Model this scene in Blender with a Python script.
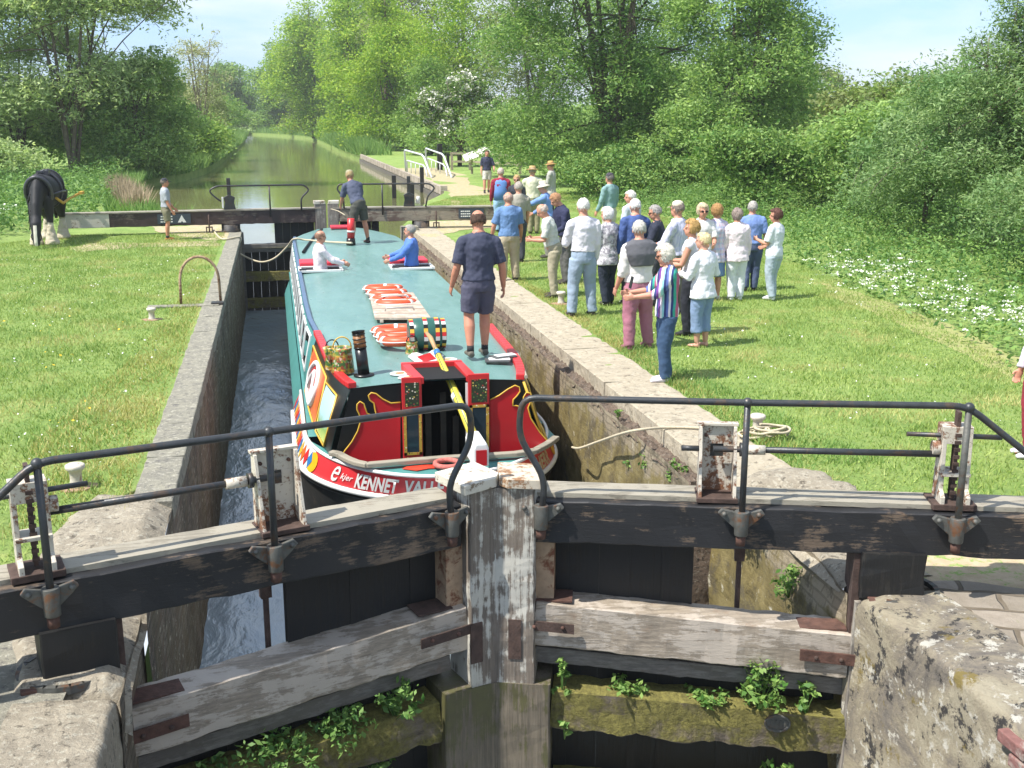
import bpy, bmesh, math, random
import numpy as np
from mathutils import Vector, Matrix, noise

random.seed(7); RNG = np.random.default_rng(11)
S = bpy.context.scene
for o in list(bpy.data.objects): bpy.data.objects.remove(o)
R = math.radians

# ---------------------------------------------------------------- camera, sky, sun, exposure
FPX, CAMH = 1100.0, 3.05
PITCH = math.atan((384-118)/FPX)
YAW = math.atan((512-271)/math.sqrt(FPX**2+266**2))
cam_d = bpy.data.cameras.new('camera'); cam = bpy.data.objects.new('camera', cam_d)
S.collection.objects.link(cam); S.camera = cam
cam.location = (0, 0, CAMH); cam.rotation_euler = (math.pi/2-PITCH, 0, -YAW)
cam_d.sensor_width = 36; cam_d.lens = FPX/1024*36; cam_d.clip_start = .05; cam_d.clip_end = 3000

SUN_EL, SUN_AZ = R(57), R(197)           # azimuth measured from +X counter-clockwise: the sun stands to the left, slightly behind the camera
sdir = Vector((math.cos(SUN_EL)*math.cos(SUN_AZ), math.cos(SUN_EL)*math.sin(SUN_AZ), math.sin(SUN_EL)))
W = bpy.data.worlds.new('World'); S.world = W; W.use_nodes = True
nt = W.node_tree; nt.nodes.clear()
wo = nt.nodes.new('ShaderNodeOutputWorld'); bg = nt.nodes.new('ShaderNodeBackground')
sky = nt.nodes.new('ShaderNodeTexSky'); sky.sky_type = 'NISHITA'; sky.sun_disc = False
sky.sun_elevation = SUN_EL; sky.sun_rotation = math.pi/2 - SUN_AZ
sky.air_density = 1.0; sky.dust_density = .5; sky.ozone_density = 2.5
tc = nt.nodes.new('ShaderNodeTexCoord'); mp = nt.nodes.new('ShaderNodeMapping'); mp.inputs['Scale'].default_value = (1.0, 1.0, 4.2); mp.inputs['Location'].default_value = (1.9, .6, .4)
nz = nt.nodes.new('ShaderNodeTexNoise'); nz.inputs['Scale'].default_value = 3.1; nz.inputs['Detail'].default_value = 9; nz.inputs['Roughness'].default_value = .56
cr = nt.nodes.new('ShaderNodeValToRGB'); cr.color_ramp.elements[0].position = .41; cr.color_ramp.elements[1].position = .60
cr.color_ramp.elements[0].color = (.05,.05,.05,1); cr.color_ramp.elements[1].color = (.95,.95,.95,1)
mx = nt.nodes.new('ShaderNodeMix'); mx.data_type = 'RGBA'
nt.links.new(tc.outputs['Generated'], mp.inputs['Vector']); nt.links.new(mp.outputs[0], nz.inputs['Vector'])
nt.links.new(nz.outputs[0], cr.inputs[0]); nt.links.new(cr.outputs[0], mx.inputs[0])
tn = nt.nodes.new('ShaderNodeMix'); tn.data_type = 'RGBA'; tn.blend_type = 'MULTIPLY'; tn.inputs[0].default_value = 1; sx = nt.nodes.new('ShaderNodeSeparateXYZ'); nt.links.new(tc.outputs['Generated'], sx.inputs[0]); tr = nt.nodes.new('ShaderNodeValToRGB'); tr.color_ramp.elements[0].position = .02; tr.color_ramp.elements[0].color = (.49,.60,.86,1); tr.color_ramp.elements[1].position = .40; tr.color_ramp.elements[1].color = (.98,.99,1,1); nt.links.new(sx.outputs[2], tr.inputs[0]); nt.links.new(tr.outputs[0], tn.inputs[7]); nt.links.new(sky.outputs[0], tn.inputs[6])
nt.links.new(tn.outputs[2], mx.inputs[6]); mx.inputs[7].default_value = (4.1, 4.5, 5.0, 1)
nt.links.new(mx.outputs[2], bg.inputs[0]); bg.inputs[1].default_value = .145
nt.links.new(bg.outputs[0], wo.inputs[0])
sl = bpy.data.lights.new('sun', 'SUN'); sl.energy = 4.6; sl.angle = R(.7); sl.color = (1, .955, .88)
sun = bpy.data.objects.new('sun', sl); S.collection.objects.link(sun)
sun.rotation_euler = sdir.to_track_quat('Z', 'Y').to_euler(); sun.location = (-20, -10, 40)
S.view_settings.view_transform = 'Standard'; S.view_settings.look = 'None'
S.view_settings.exposure = 0.77; S.view_settings.gamma = 1; S.view_settings.use_curve_mapping = False
S.render.engine = 'CYCLES'
S.cycles.max_bounces = 7; S.cycles.diffuse_bounces = 3; S.cycles.glossy_bounces = 3; S.cycles.transmission_bounces = 4; S.cycles.transparent_max_bounces = 4

# ---------------------------------------------------------------- measuring helpers (pixel of the photograph -> a point of the place)
cr_, cu_ = Vector((math.cos(YAW), -math.sin(YAW), 0)), None
cf_ = Vector((math.sin(YAW)*math.cos(PITCH), math.cos(YAW)*math.cos(PITCH), -math.sin(PITCH))); cu_ = cr_.cross(cf_)
def ray(px, py): return cr_*(px-512) + cu_*(384-py) + cf_*FPX
def onZ(px, py, z=0.0):
    d = ray(px, py); t = (z-CAMH)/d.z; return Vector((d.x*t, d.y*t, z))
def onY(px, py, y):
    d = ray(px, py); t = y/d.y; return Vector((d.x*t, y, CAMH+d.z*t))
def V(*a): return Vector(a)
def vnoise(p, s=1.0, seed=0.0): return noise.noise(Vector((p[0]*s+seed, p[1]*s-seed*.7, p[2]*s+seed*.3)))

# ---------------------------------------------------------------- materials
MATS = {}
def hexc(h):
    h = h.lstrip('#'); f = lambda c: ((c/255)/12.92 if c/255 <= .04045 else ((c/255+.055)/1.055)**2.4)
    return tuple(f(int(h[i:i+2], 16)) for i in (0, 2, 4)) + (1,)
class N:
    """tiny node-tree builder"""
    def __init__(s, name):
        s.m = bpy.data.materials.new(name); s.m.use_nodes = True; s.t = s.m.node_tree
        s.p = s.t.nodes['Principled BSDF']; s.co = s.t.nodes.new('ShaderNodeTexCoord').outputs['Object']
    def L(s, a, b): s.t.links.new(a, b)
    def val(s, x, inp):
        if hasattr(x, 'links'): s.L(x, inp)
        else: inp.default_value = x if not (isinstance(x, tuple) and len(x) == 3 and inp.type == 'RGBA') else x+(1,)
    def map(s, scale=(1,1,1), rot=(0,0,0), loc=(0,0,0), src=None):
        n = s.t.nodes.new('ShaderNodeMapping'); n.inputs['Scale'].default_value = scale; n.inputs['Rotation'].default_value = rot
        n.inputs['Location'].default_value = loc; s.L(src or s.co, n.inputs[0]); return n.outputs[0]
    def noise(s, scale, detail=4, rough=.55, src=None, dist=0.0):
        n = s.t.nodes.new('ShaderNodeTexNoise'); n.inputs['Scale'].default_value = scale; n.inputs['Detail'].default_value = detail
        n.inputs['Roughness'].default_value = rough; n.inputs['Distortion'].default_value = dist; s.L(src or s.co, n.inputs['Vector']); return n.outputs[0]
    def vor(s, scale, src=None, feature='F1', out='Distance', rnd=1.0):
        n = s.t.nodes.new('ShaderNodeTexVoronoi'); n.feature = feature; n.inputs['Scale'].default_value = scale
        n.inputs['Randomness'].default_value = rnd; s.L(src or s.co, n.inputs['Vector']); return n.outputs[out]
    def ramp(s, x, a, b, ca=(0,0,0,1), cb=(1,1,1,1), mode='LINEAR'):
        n = s.t.nodes.new('ShaderNodeValToRGB'); e = n.color_ramp.elements; n.color_ramp.interpolation = mode
        e[0].position = a; e[1].position = b; e[0].color = ca if len(ca) == 4 else ca+(1,); e[1].color = cb if len(cb) == 4 else cb+(1,); s.L(x, n.inputs[0]); return n.outputs[0]
    def stops(s, x, st, mode='LINEAR'):
        n = s.t.nodes.new('ShaderNodeValToRGB'); n.color_ramp.interpolation = mode; e = n.color_ramp.elements
        while len(e) < len(st): e.new(.5)
        for k, (p, c) in enumerate(st): e[k].position = p; e[k].color = c if len(c) == 4 else c+(1,)
        s.L(x, n.inputs[0]); return n.outputs[0]
    def mix(s, f, a, b, mode='MIX'):
        n = s.t.nodes.new('ShaderNodeMix'); n.data_type = 'RGBA'; n.blend_type = mode; n.clamp_factor = True
        s.val(f, n.inputs[0]); s.val(a, n.inputs[6]); s.val(b, n.inputs[7]); return n.outputs[2]
    def math(s, op, a, b=0.0, clamp=False):
        n = s.t.nodes.new('ShaderNodeMath'); n.operation = op; n.use_clamp = clamp; s.val(a, n.inputs[0]); s.val(b, n.inputs[1]); return n.outputs[0]
    def xyz(s, src=None):
        n = s.t.nodes.new('ShaderNodeSeparateXYZ'); s.L(src or s.co, n.inputs[0]); return n.outputs
    def geo(s, out): return s.t.nodes.new('ShaderNodeNewGeometry').outputs[out]
    def bump(s, h, strength=.4, dist=.02):
        n = s.t.nodes.new('ShaderNodeBump'); n.inputs['Strength'].default_value = strength; n.inputs['Distance'].default_value = dist
        s.L(h, n.inputs['Height']); s.L(n.outputs[0], s.p.inputs['Normal'])
    def out(s, col=None, rough=.7, metal=0.0, spec=None):
        if col is not None: s.val(col, s.p.inputs['Base Color'])
        s.val(rough, s.p.inputs['Roughness']); s.p.inputs['Metallic'].default_value = metal
        if spec is not None: s.p.inputs['Specular IOR Level'].default_value = spec
        return s.m
def plain(name, c, rough=.6, var=.12, scale=6, metal=0.0, bump=.15, dirt=None):
    key = (name, c)
    if key in MATS: return MATS[key]
    n = N(name); c = hexc(c) if isinstance(c, str) else (c if len(c) == 4 else c+(1,))
    f = n.noise(scale, 5, .6); lo = tuple(v*(1-var) for v in c[:3]); hi = tuple(min(1, v*(1+var)) for v in c[:3])
    col = n.ramp(f, .3, .7, lo, hi)
    if dirt: col = n.mix(n.ramp(n.noise(scale*.6, 7, .7, dist=.5), .52, .62), col, dirt)
    if bump: n.bump(n.noise(scale*4, 4, .6), bump, .01)
    MATS[key] = n.out(col, rough, metal); return MATS[key]

# ---------------------------------------------------------------- mesh helpers
class MB:
    def __init__(s): s.v = []; s.f = []; s.sm = []
    def add(s, vs, fs, smooth=False):
        b = len(s.v); s.v.extend([Vector(v) for v in vs]); s.f.extend([tuple(i+b for i in f) for f in fs]); s.sm.extend([smooth]*len(fs)); return s
    def box(s, c, size, M=None, sub=None):
        c = Vector(c); h = Vector(size)/2; M = M or Matrix.Identity(3)
        vs = [c + M @ Vector((x*h.x, y*h.y, z*h.z)) for x in (-1,1) for y in (-1,1) for z in (-1,1)]
        return s.add(vs, [(0,1,3,2),(4,6,7,5),(0,4,5,1),(2,3,7,6),(0,2,6,4),(1,5,7,3)])
    def bb(s, a, b): a, b = Vector(a), Vector(b); return s.box((a+b)/2, [abs(q) for q in (b-a)])
    def prism(s, poly, ext):
        """poly: planar 3-D points; ext: extrusion vector"""
        n = len(poly); e = Vector(ext); vs = [Vector(p) for p in poly] + [Vector(p)+e for p in poly]
        fs = [tuple(range(n))[::-1], tuple(range(n, 2*n))] + [(i, (i+1) % n, n+(i+1) % n, n+i) for i in range(n)]
        return s.add(vs, fs)
    def tube(s, pts, r, seg=8, side=None, cap=True, smooth=True, closed=False):
        """r: number, list of numbers, or list of (rx, ry) with side vector for rx"""
        pts = [Vector(p) for p in pts]; n = len(pts)
        if not isinstance(r, (list, tuple)): r = [r]*n
        rr = [(q, q) if not isinstance(q, (list, tuple)) else q for q in r]
        vs = []; prev = None
        for i, p in enumerate(pts):
            if closed: t = pts[(i+1) % n]-pts[i-1]
            else: t = pts[min(i+1, n-1)]-pts[max(i-1, 0)]
            t.normalize()
            if side is not None: a = Vector(side)
            elif prev is not None: a = prev
            else: a = Vector((0,0,1)) if abs(t.z) < .9 else Vector((1,0,0))
            a = a - t*a.dot(t)
            if a.length < 1e-5: a = Vector((1,0,0)) - t*t.x
            a.normalize(); b = t.cross(a); prev = a
            for k in range(seg):
                th = 2*math.pi*k/seg; vs.append(p + a*math.cos(th)*rr[i][0] + b*math.sin(th)*rr[i][1])
        fs = []
        for i in range(n if closed else n-1):
            j = (i+1) % n
            for k in range(seg):
                k2 = (k+1) % seg; fs.append((i*seg+k, i*seg+k2, j*seg+k2, j*seg+k))
        s.add(vs, fs, smooth)
        if cap and not closed:
            b = len(s.v)-len(vs); s.f.append(tuple(b+k for k in range(seg))[::-1]); s.f.append(tuple(b+(n-1)*seg+k for k in range(seg))); s.sm += [False, False]
        return s
    def cyl(s, a, b, r0, r1=None, seg=16): return s.tube([a, b], [r0, r0 if r1 is None else r1], seg)
    def ell(s, c, rad, M=None, seg=12, rings=8):
        c = Vector(c); rad = Vector(rad) if hasattr(rad, '__len__') else Vector((rad,)*3); M = M or Matrix.Identity(3)
        vs = [c+M@Vector((0,0,rad.z))]
        for i in range(1, rings):
            ph = math.pi*i/rings
            for k in range(seg):
                th = 2*math.pi*k/seg; vs.append(c+M@Vector((rad.x*math.sin(ph)*math.cos(th), rad.y*math.sin(ph)*math.sin(th), rad.z*math.cos(ph))))
        vs.append(c+M@Vector((0,0,-rad.z))); fs = [(0, 1+k, 1+(k+1) % seg) for k in range(seg)]
        for i in range(rings-2):
            for k in range(seg): a = 1+i*seg; fs.append((a+k, a+seg+k, a+seg+(k+1) % seg, a+(k+1) % seg))
        a = 1+(rings-2)*seg; l = len(vs)-1; fs += [(a+k, l, a+(k+1) % seg) for k in range(seg)]
        return s.add(vs, fs, True)
    def lathe(s, c, prof, seg=20, M=None):
        """prof: (radius, height) list, closed ends when radius 0"""
        c = Vector(c); M = M or Matrix.Identity(3); vs = []
        for r, h in prof:
            for k in range(seg): th = 2*math.pi*k/seg; vs.append(c+M@Vector((max(r, 1e-4)*math.cos(th), max(r, 1e-4)*math.sin(th), h)))
        fs = [(i*seg+k, i*seg+(k+1) % seg, (i+1)*seg+(k+1) % seg, (i+1)*seg+k) for i in range(len(prof)-1) for k in range(seg)]
        return s.add(vs, fs, True)
    def grid(s, fn, nu, nv, smooth=True):
        vs = [fn(i/nu, j/nv) for i in range(nu+1) for j in range(nv+1)]
        fs = [(i*(nv+1)+j, (i+1)*(nv+1)+j, (i+1)*(nv+1)+j+1, i*(nv+1)+j+1) for i in range(nu) for j in range(nv)]
        return s.add(vs, fs, smooth)
    def timber(s, a, b, w, h, side, nseg=12, amp=.006, seed=0, taper=1.0):
        """worn beam from a to b: w along 'side', h the other way, edges knocked about"""
        a, b = Vector(a), Vector(b); t = (b-a).normalized(); sd = Vector(side); sd = (sd-t*sd.dot(t)).normalized(); u = t.cross(sd)
        c = .05; prof = [(-1,-1+c),(-1+c,-1),(0,-1),(1-c,-1),(1,-1+c),(1,0),(1,1-c),(1-c,1),(0,1),(-1+c,1),(-1,1-c),(-1,0)]
        vs = []
        for i in range(nseg+1):
            f = i/nseg; p = a.lerp(b, f); k = 1+(taper-1)*f
            for x, y in prof:
                q = p + sd*x*w/2*k + u*y*h/2*k; d = vnoise(q, 5, seed)*amp + vnoise(q, 19, seed)*amp*.6
                vs.append(q + (sd*x+u*y)*d)
        m = len(prof); fs = [(i*m+k, i*m+(k+1) % m, (i+1)*m+(k+1) % m, (i+1)*m+k) for i in range(nseg) for k in range(m)]
        fs += [tuple(range(m))[::-1], tuple(nseg*m+k for k in range(m))]
        return s.add(vs, fs)
    def build(s, name, mat, parent=None, bevel=0, subsurf=0, loc=None):
        me = bpy.data.meshes.new(name); off = Vector((0,0,0))
        if parent is not None and loc is None:
            q = parent
            while q is not None: off = off + q.location; q = q.parent
        if loc is not None: off = Vector(loc)
        me.from_pydata([tuple(v-off) for v in s.v], [], s.f); me.polygons.foreach_set('use_smooth', s.sm); me.update()
        bm = bmesh.new(); bm.from_mesh(me); bmesh.ops.recalc_face_normals(bm, faces=bm.faces); bm.to_mesh(me); bm.free()
        for m in (mat if isinstance(mat, (list, tuple)) else [mat]): me.materials.append(m)
        o = bpy.data.objects.new(name, me); S.collection.objects.link(o); o.parent = parent
        if loc is not None and parent is None: o.location = loc
        if bevel:
            b = o.modifiers.new('bevel', 'BEVEL'); b.width = bevel; b.segments = 2; b.limit_method = 'ANGLE'; b.angle_limit = R(40)
        if subsurf: q = o.modifiers.new('subsurf', 'SUBSURF'); q.levels = q.render_levels = subsurf
        return o
def tag(o, label=None, cat=None, group=None, kind=None):
    if label: o['label'] = label
    if cat: o['category'] = cat
    if group: o['group'] = group
    if kind: o['kind'] = kind
    return o
def empty(name, loc, label=None, cat=None, group=None, rz=0):
    o = bpy.data.objects.new(name, None); S.collection.objects.link(o); o.location = loc; o.rotation_euler = (0,0,rz); o.empty_display_size = .1
    return tag(o, label, cat, group)
KIDS = {}
def children(o): return [c for c in bpy.data.objects if c.parent == o]
def copy_tree(o, parent=None):
    c = o.copy(); S.collection.objects.link(c); c.parent = parent
    for ch in children(o): copy_tree(ch, c)
    return c
def np_mesh(name, verts, faces, mat, parent=None, smooth=False):
    """verts (n,3) float, faces (m,k) int"""
    me = bpy.data.meshes.new(name); n, m, k = len(verts), len(faces), faces.shape[1]
    me.vertices.add(n); me.vertices.foreach_set('co', np.ascontiguousarray(verts, dtype=np.float32).ravel())
    me.loops.add(m*k); me.loops.foreach_set('vertex_index', np.ascontiguousarray(faces, dtype=np.int32).ravel())
    me.polygons.add(m); me.polygons.foreach_set('loop_start', np.arange(0, m*k, k, dtype=np.int32)); me.polygons.foreach_set('loop_total', np.full(m, k, dtype=np.int32))
    if smooth: me.polygons.foreach_set('use_smooth', np.ones(m, dtype=bool))
    me.update(calc_edges=True); me.materials.append(mat)
    o = bpy.data.objects.new(name, me); S.collection.objects.link(o); o.parent = parent; return o
# ---------------------------------------------------------------- shared materials
def wood_paint(name, base, paint, cover=.5, grain=(1,1,1), rough=.75, paint2=None, scale=1.0):
    """weathered timber: fine grain drawn out along the stretched axis, flaking paint on top"""
    n = N(name); g = n.map(grain); fine_ = tuple(q*(.45 if q == min(grain) and min(grain) < .5 else 1.6) for q in grain); g2 = n.map(fine_)
    gr = n.noise(30*scale, 9, .72, g2); fine = n.noise(110*scale, 4, .6, g2)
    b = hexc(base); dk = tuple(c*.5 for c in b[:3]); lt = tuple(min(1, c*1.22) for c in b[:3])
    wood = n.mix(n.ramp(gr, .32, .62), dk, lt); big = n.noise(2.4*scale, 6, .65); wood = n.mix(n.math('MULTIPLY', n.ramp(big, .4, .75), .55), wood, tuple(c*.62 for c in b[:3]))
    wood = n.mix(n.math('MULTIPLY', n.ramp(n.noise(5*scale, 5, .7, n.map(loc=(4,4,4))), .60, .72), .5), wood, (b[0]*.8, b[1]*.55, b[2]*.40))
    pk = n.math('ADD', n.math('ADD', n.math('MULTIPLY', n.noise(13*scale, 9, .78, g2), .42), n.math('MULTIPLY', n.noise(1.7*scale, 4, .6), .34)), n.math('MULTIPLY', n.noise(7*scale, 6, .7), .24))
    k = 1-cover; f = n.ramp(pk, .38+.24*k-.015, .38+.24*k+.02)
    pc = n.mix(n.noise(12, 3), hexc(paint), hexc(paint2 or paint)); col = n.mix(f, wood, pc)
    n.bump(n.math('ADD', n.math('ADD', gr, n.math('MULTIPLY', fine, .6)), n.math('MULTIPLY', f, .4)), .5, .006)
    return n.out(col, n.mix(f, (rough,)*3, (rough*.75,)*3))
M = {}
M['beam_black'] = wood_paint('black_painted_timber', '665748', '1d1d1f', .66, (.10,.6,1.4))
M['board_grey'] = wood_paint('weathered_walkway_board', '8a8374', '979080', .6, (.06,1,1))
M['rail_grey'] = wood_paint('bleached_oak_rail', '958979', 'b0a597', .5, (.10,.6,1.3))
M['rail_grey2'] = wood_paint('dark_sawn_timber', '6f6a63', '5b564f', .4, (.1,.6,1.1))
M['post_white'] = wood_paint('peeling_white_post', '756b60', 'c4c1b6', .46, (1.3,1.3,.14), paint2='a39f94')
M['post_grey'] = wood_paint('bare_grey_post', '7f786f', '9b958a', .35, (1.3,1.3,.14))
M['cap_white'] = wood_paint('chipped_white_cap', '86755f', 'c6c0b1', .68, (1,1,1))
M['cap_rust'] = wood_paint('rust_stained_white_cap', '96704f', 'c2b7a4', .58, (1,1,1))
M['black_board'] = wood_paint('tarred_board', '27241f', '141414', .6, (1.2,1.2,.12))
M['iron_white'] = wood_paint('white_iron_with_rust', '7a5238', 'c2baab', .60, (1,1,1), .6, scale=1.5)
M['iron_dark'] = plain('dark_iron', '3b3d3c', .5, .3, 20, .3, .3, hexc('4e3c30'))
M['galv'] = plain('dull_grey_iron', '5a5a55', .6, .25, 18, .3, .3, hexc('6a4a33'))
M['rail_iron'] = plain('handrail_iron', '3c3e40', .42, .2, 14, .35, .2, hexc('53463c'))
M['rust'] = plain('rusted_iron', '5a4036', .85, .4, 14, .1, .5)
M['rust_dark'] = plain('dark_rusted_iron', '4a3a33', .85, .4, 14, .1, .5)
M['rope'] = plain('pale_rope', 'b8ad93', .9, .2, 60)
M['white'] = plain('white_paint', 'd9d8d4', .45, .06, 8, 0, .05)

def m_mossy():
    n = N('moss_covered_timber'); g = n.map((.2,.8,1.2)); w = n.ramp(n.noise(20, 6, .7, g), .3, .7, hexc('3f372b'), hexc('85796a'))
    up = n.math('MULTIPLY', n.xyz(n.geo('Normal'))[2], .32); k = n.math('ADD', n.noise(4.2, 9, .72), up)
    moss = n.ramp(n.noise(30, 5, .7), .25, .75, hexc('4c4722'), hexc('8f8848'))
    col = n.mix(n.ramp(k, .38, .52), w, moss); n.bump(n.math('ADD', n.noise(60, 5, .7), n.ramp(k, .44, .6)), .9, .02); return n.out(col, .95)
M['mossy'] = m_mossy()

def m_brick(name='old_lock_brickwork', algae=.5, dark=.5):
    n = N(name); x = n.xyz(); cb = n.t.nodes.new('ShaderNodeCombineXYZ')
    n.L(n.math('ADD', x[1], x[0]), cb.inputs[0]); n.L(x[2], cb.inputs[1])
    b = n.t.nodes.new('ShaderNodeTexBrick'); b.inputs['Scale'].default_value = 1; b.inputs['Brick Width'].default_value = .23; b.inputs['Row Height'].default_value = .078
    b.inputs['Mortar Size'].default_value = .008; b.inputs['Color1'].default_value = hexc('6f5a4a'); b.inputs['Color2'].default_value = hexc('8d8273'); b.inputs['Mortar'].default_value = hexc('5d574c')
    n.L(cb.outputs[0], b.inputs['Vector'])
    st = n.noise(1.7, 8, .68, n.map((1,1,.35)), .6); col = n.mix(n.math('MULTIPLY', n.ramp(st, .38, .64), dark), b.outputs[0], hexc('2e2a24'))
    al = n.math('ADD', n.noise(2.3, 7, .66, n.map((1,1,.5), loc=(3,1,2))), n.math('MULTIPLY', x[2], -.12))
    col = n.mix(n.math('MULTIPLY', n.ramp(al, .46, .72), algae), col, hexc('6d6135'))
    col = n.mix(n.ramp(n.noise(11, 6, .7), .60, .66), col, hexc('b0a993'))
    n.bump(n.math('ADD', n.math('MULTIPLY', b.outputs['Fac'], -1), n.noise(18, 6, .7)), .8, .03); return n.out(col, .9)
M['brick'] = m_brick(); M['brick_dark'] = m_brick('dark_damp_brickwork', .35, .8)  # the second has heavier dark staining and less algae
def m_algae():
    n = N('algae_stained_brickwork'); a = n.noise(3.5, 9, .7, None, .5); x = n.xyz(); cb = n.t.nodes.new('ShaderNodeCombineXYZ'); n.L(n.math('ADD', x[1], x[0]), cb.inputs[0]); n.L(x[2], cb.inputs[1])
    b = n.t.nodes.new('ShaderNodeTexBrick'); b.inputs['Scale'].default_value = 1; b.inputs['Brick Width'].default_value = .23; b.inputs['Row Height'].default_value = .078; b.inputs['Mortar Size'].default_value = .010
    b.inputs['Color1'].default_value = hexc('8c7f69'); b.inputs['Color2'].default_value = hexc('998d76'); b.inputs['Mortar'].default_value = hexc('7f745f'); n.L(cb.outputs[0], b.inputs['Vector'])
    low = n.stops(a, [(.28, hexc('42381f')), (.45, hexc('6f6238')), (.6, hexc('84774c')), (.75, hexc('8d846a'))])
    k = n.math('ADD', n.math('MULTIPLY', x[2], -.8), n.math('MULTIPLY', n.noise(2.2, 8, .7), 1.3)); col = n.mix(n.ramp(k, .85, 1.15), b.outputs[0], low)
    col = n.mix(n.math('MULTIPLY', n.ramp(n.noise(2.6, 9, .75, n.map(loc=(2,5,1))), .52, .60), .75), col, hexc('544c3d')); col = n.mix(n.ramp(n.noise(6, 9, .75, n.map(loc=(7,2,1))), .60, .66), col, hexc('b9b29c'))
    n.bump(n.math('ADD', n.math('MULTIPLY', b.outputs['Fac'], -.35), n.noise(14, 8, .75)), .9, .03); return n.out(col, .9)
M['algae'] = m_algae()
def m_stone(name, a, b, lich=.5, sc=1.0, dirt='4f4a42'):
    n = N(name); f = n.noise(3*sc, 9, .68); col = n.ramp(f, .3, .7, hexc(a), hexc(b))
    col = n.mix(n.ramp(n.noise(8*sc, 9, .75, dist=.4), .54, .62), col, hexc(dirt))
    col = n.mix(n.math('MULTIPLY', n.ramp(n.noise(13*sc, 6, .7, n.map(loc=(5,5,5))), .55, .60), lich), col, hexc('c9c4b2'))
    n.bump(n.math('ADD', n.noise(30*sc, 8, .75), n.math('MULTIPLY', n.noise(7*sc, 5, .6), 2)), .8, .02); return n.out(col, .92)
M['coping_tan'] = m_stone('pale_worn_coping', '9c917d', 'b5aa94', .3, 1.2, '756c5c')
M['coping_grey'] = m_stone('grey_lichened_coping', '77746a', '94907f', .35, 1.6, '63605a')
M['quoin_stone'] = m_stone('pitted_pale_stone', '857c6c', 'a89e8b', .35, 1.7, '5d564a')
M['broken'] = m_stone('crumbled_brick_edge', '4b4038', '7c6a5a', .2, 3, '2b2521')
def m_quoinwall():
    n = N('patched_lichened_stonework'); a = n.noise(1.9, 10, .72, dist=.6); b = n.noise(5.5, 9, .75, n.map(loc=(4,2,7)))
    col = n.stops(a, [(.30, hexc('5d5a58')), (.44, hexc('8c8375')), (.52, hexc('a59a83')), (.60, hexc('b5ab93')), (.72, hexc('8f846d'))])
    col = n.mix(n.ramp(b, .55, .59), col, hexc('3f3c3a')); col = n.mix(n.ramp(n.noise(3.3, 8, .7, n.map(loc=(9,1,1))), .60, .65), col, hexc('8a7a45'))
    col = n.mix(n.ramp(n.noise(7, 9, .75, n.map(loc=(1,8,1))), .56, .60), col, hexc('d2cdbf'))
    n.bump(n.math('ADD', a, n.noise(24, 9, .75)), 1.0, .045); return n.out(col, .92)
M['quoin_wall'] = m_quoinwall()

def m_grass():
    n = N('mown_grass'); a = n.noise(1.1, 6, .6); b = n.noise(9, 8, .75); c = n.noise(60, 5, .7)
    col = n.mix(n.ramp(a, .35, .66), hexc('73903e'), hexc('95a958')); col = n.mix(n.math('MULTIPLY', n.ramp(b, .45, .68), .55), col, hexc('557a34'))
    col = n.mix(n.math('MULTIPLY', n.ramp(n.noise(2.6, 7, .7, n.map(loc=(3,9,0))), .56, .72), .55), col, hexc('a9ad68'))
    col = n.mix(n.math('MULTIPLY', n.ramp(c, .5, .7), .35), col, hexc('b2c27c'))
    n.bump(n.math('ADD', c, n.math('MULTIPLY', n.noise(5, 5), 3)), 1, .03); return n.out(col, .9)
M['grass'] = m_grass()
def leafmat(name, dark, light, trans=.35, hue=None, sc=.5, rough=.55, bias=.0):
    n = N(name); rnd = n.geo('Random Per Island'); big = n.noise(sc, 3, .6)
    f = n.math('ADD', n.math('MULTIPLY', rnd, .55), n.math('MULTIPLY', big, .5+bias)); col = n.ramp(f, .28, .82, hexc(dark), hexc(light))
    if hue: col = n.mix(n.ramp(n.noise(sc*1.7, 2, .5, n.map(loc=(7,3,1))), .52, .66), col, hexc(hue))
    n.out(col, rough, 0, .3); t = n.t.nodes.new('ShaderNodeBsdfTranslucent'); n.L(n.mix(1.0, col, (1.05,1.08,.72,1), 'MULTIPLY'), t.inputs[0])
    ms = n.t.nodes.new('ShaderNodeMixShader'); ms.inputs[0].default_value = trans; n.L(n.p.outputs[0], ms.inputs[1]); n.L(t.outputs[0], ms.inputs[2])
    n.L(ms.outputs[0], n.t.nodes['Material Output'].inputs[0]); return n.m
M['blade'] = leafmat('grass_blades', '698a3e', 'acba68', .3, 'b6b274', .6)
M['blade_long'] = leafmat('rough_grass', '56803a', '94b062', .3, None, .5)
M['nettle'] = leafmat('nettle_leaves', '476e34', '86a65a', .3, None, .8)
M['umbel'] = plain('cow_parsley_flower', 'e4e7d8', .8, .05, 3, 0, 0)
M['straw'] = leafmat('dead_stems', '8d7c62', 'bda98c', .1)
M['bark'] = m_stone('grey_brown_bark', '4a4036', '6f6455', .1, 2)
M['bark_pale'] = m_stone('pale_bark', '6b6152', '8d826e', .2, 2)
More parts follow.
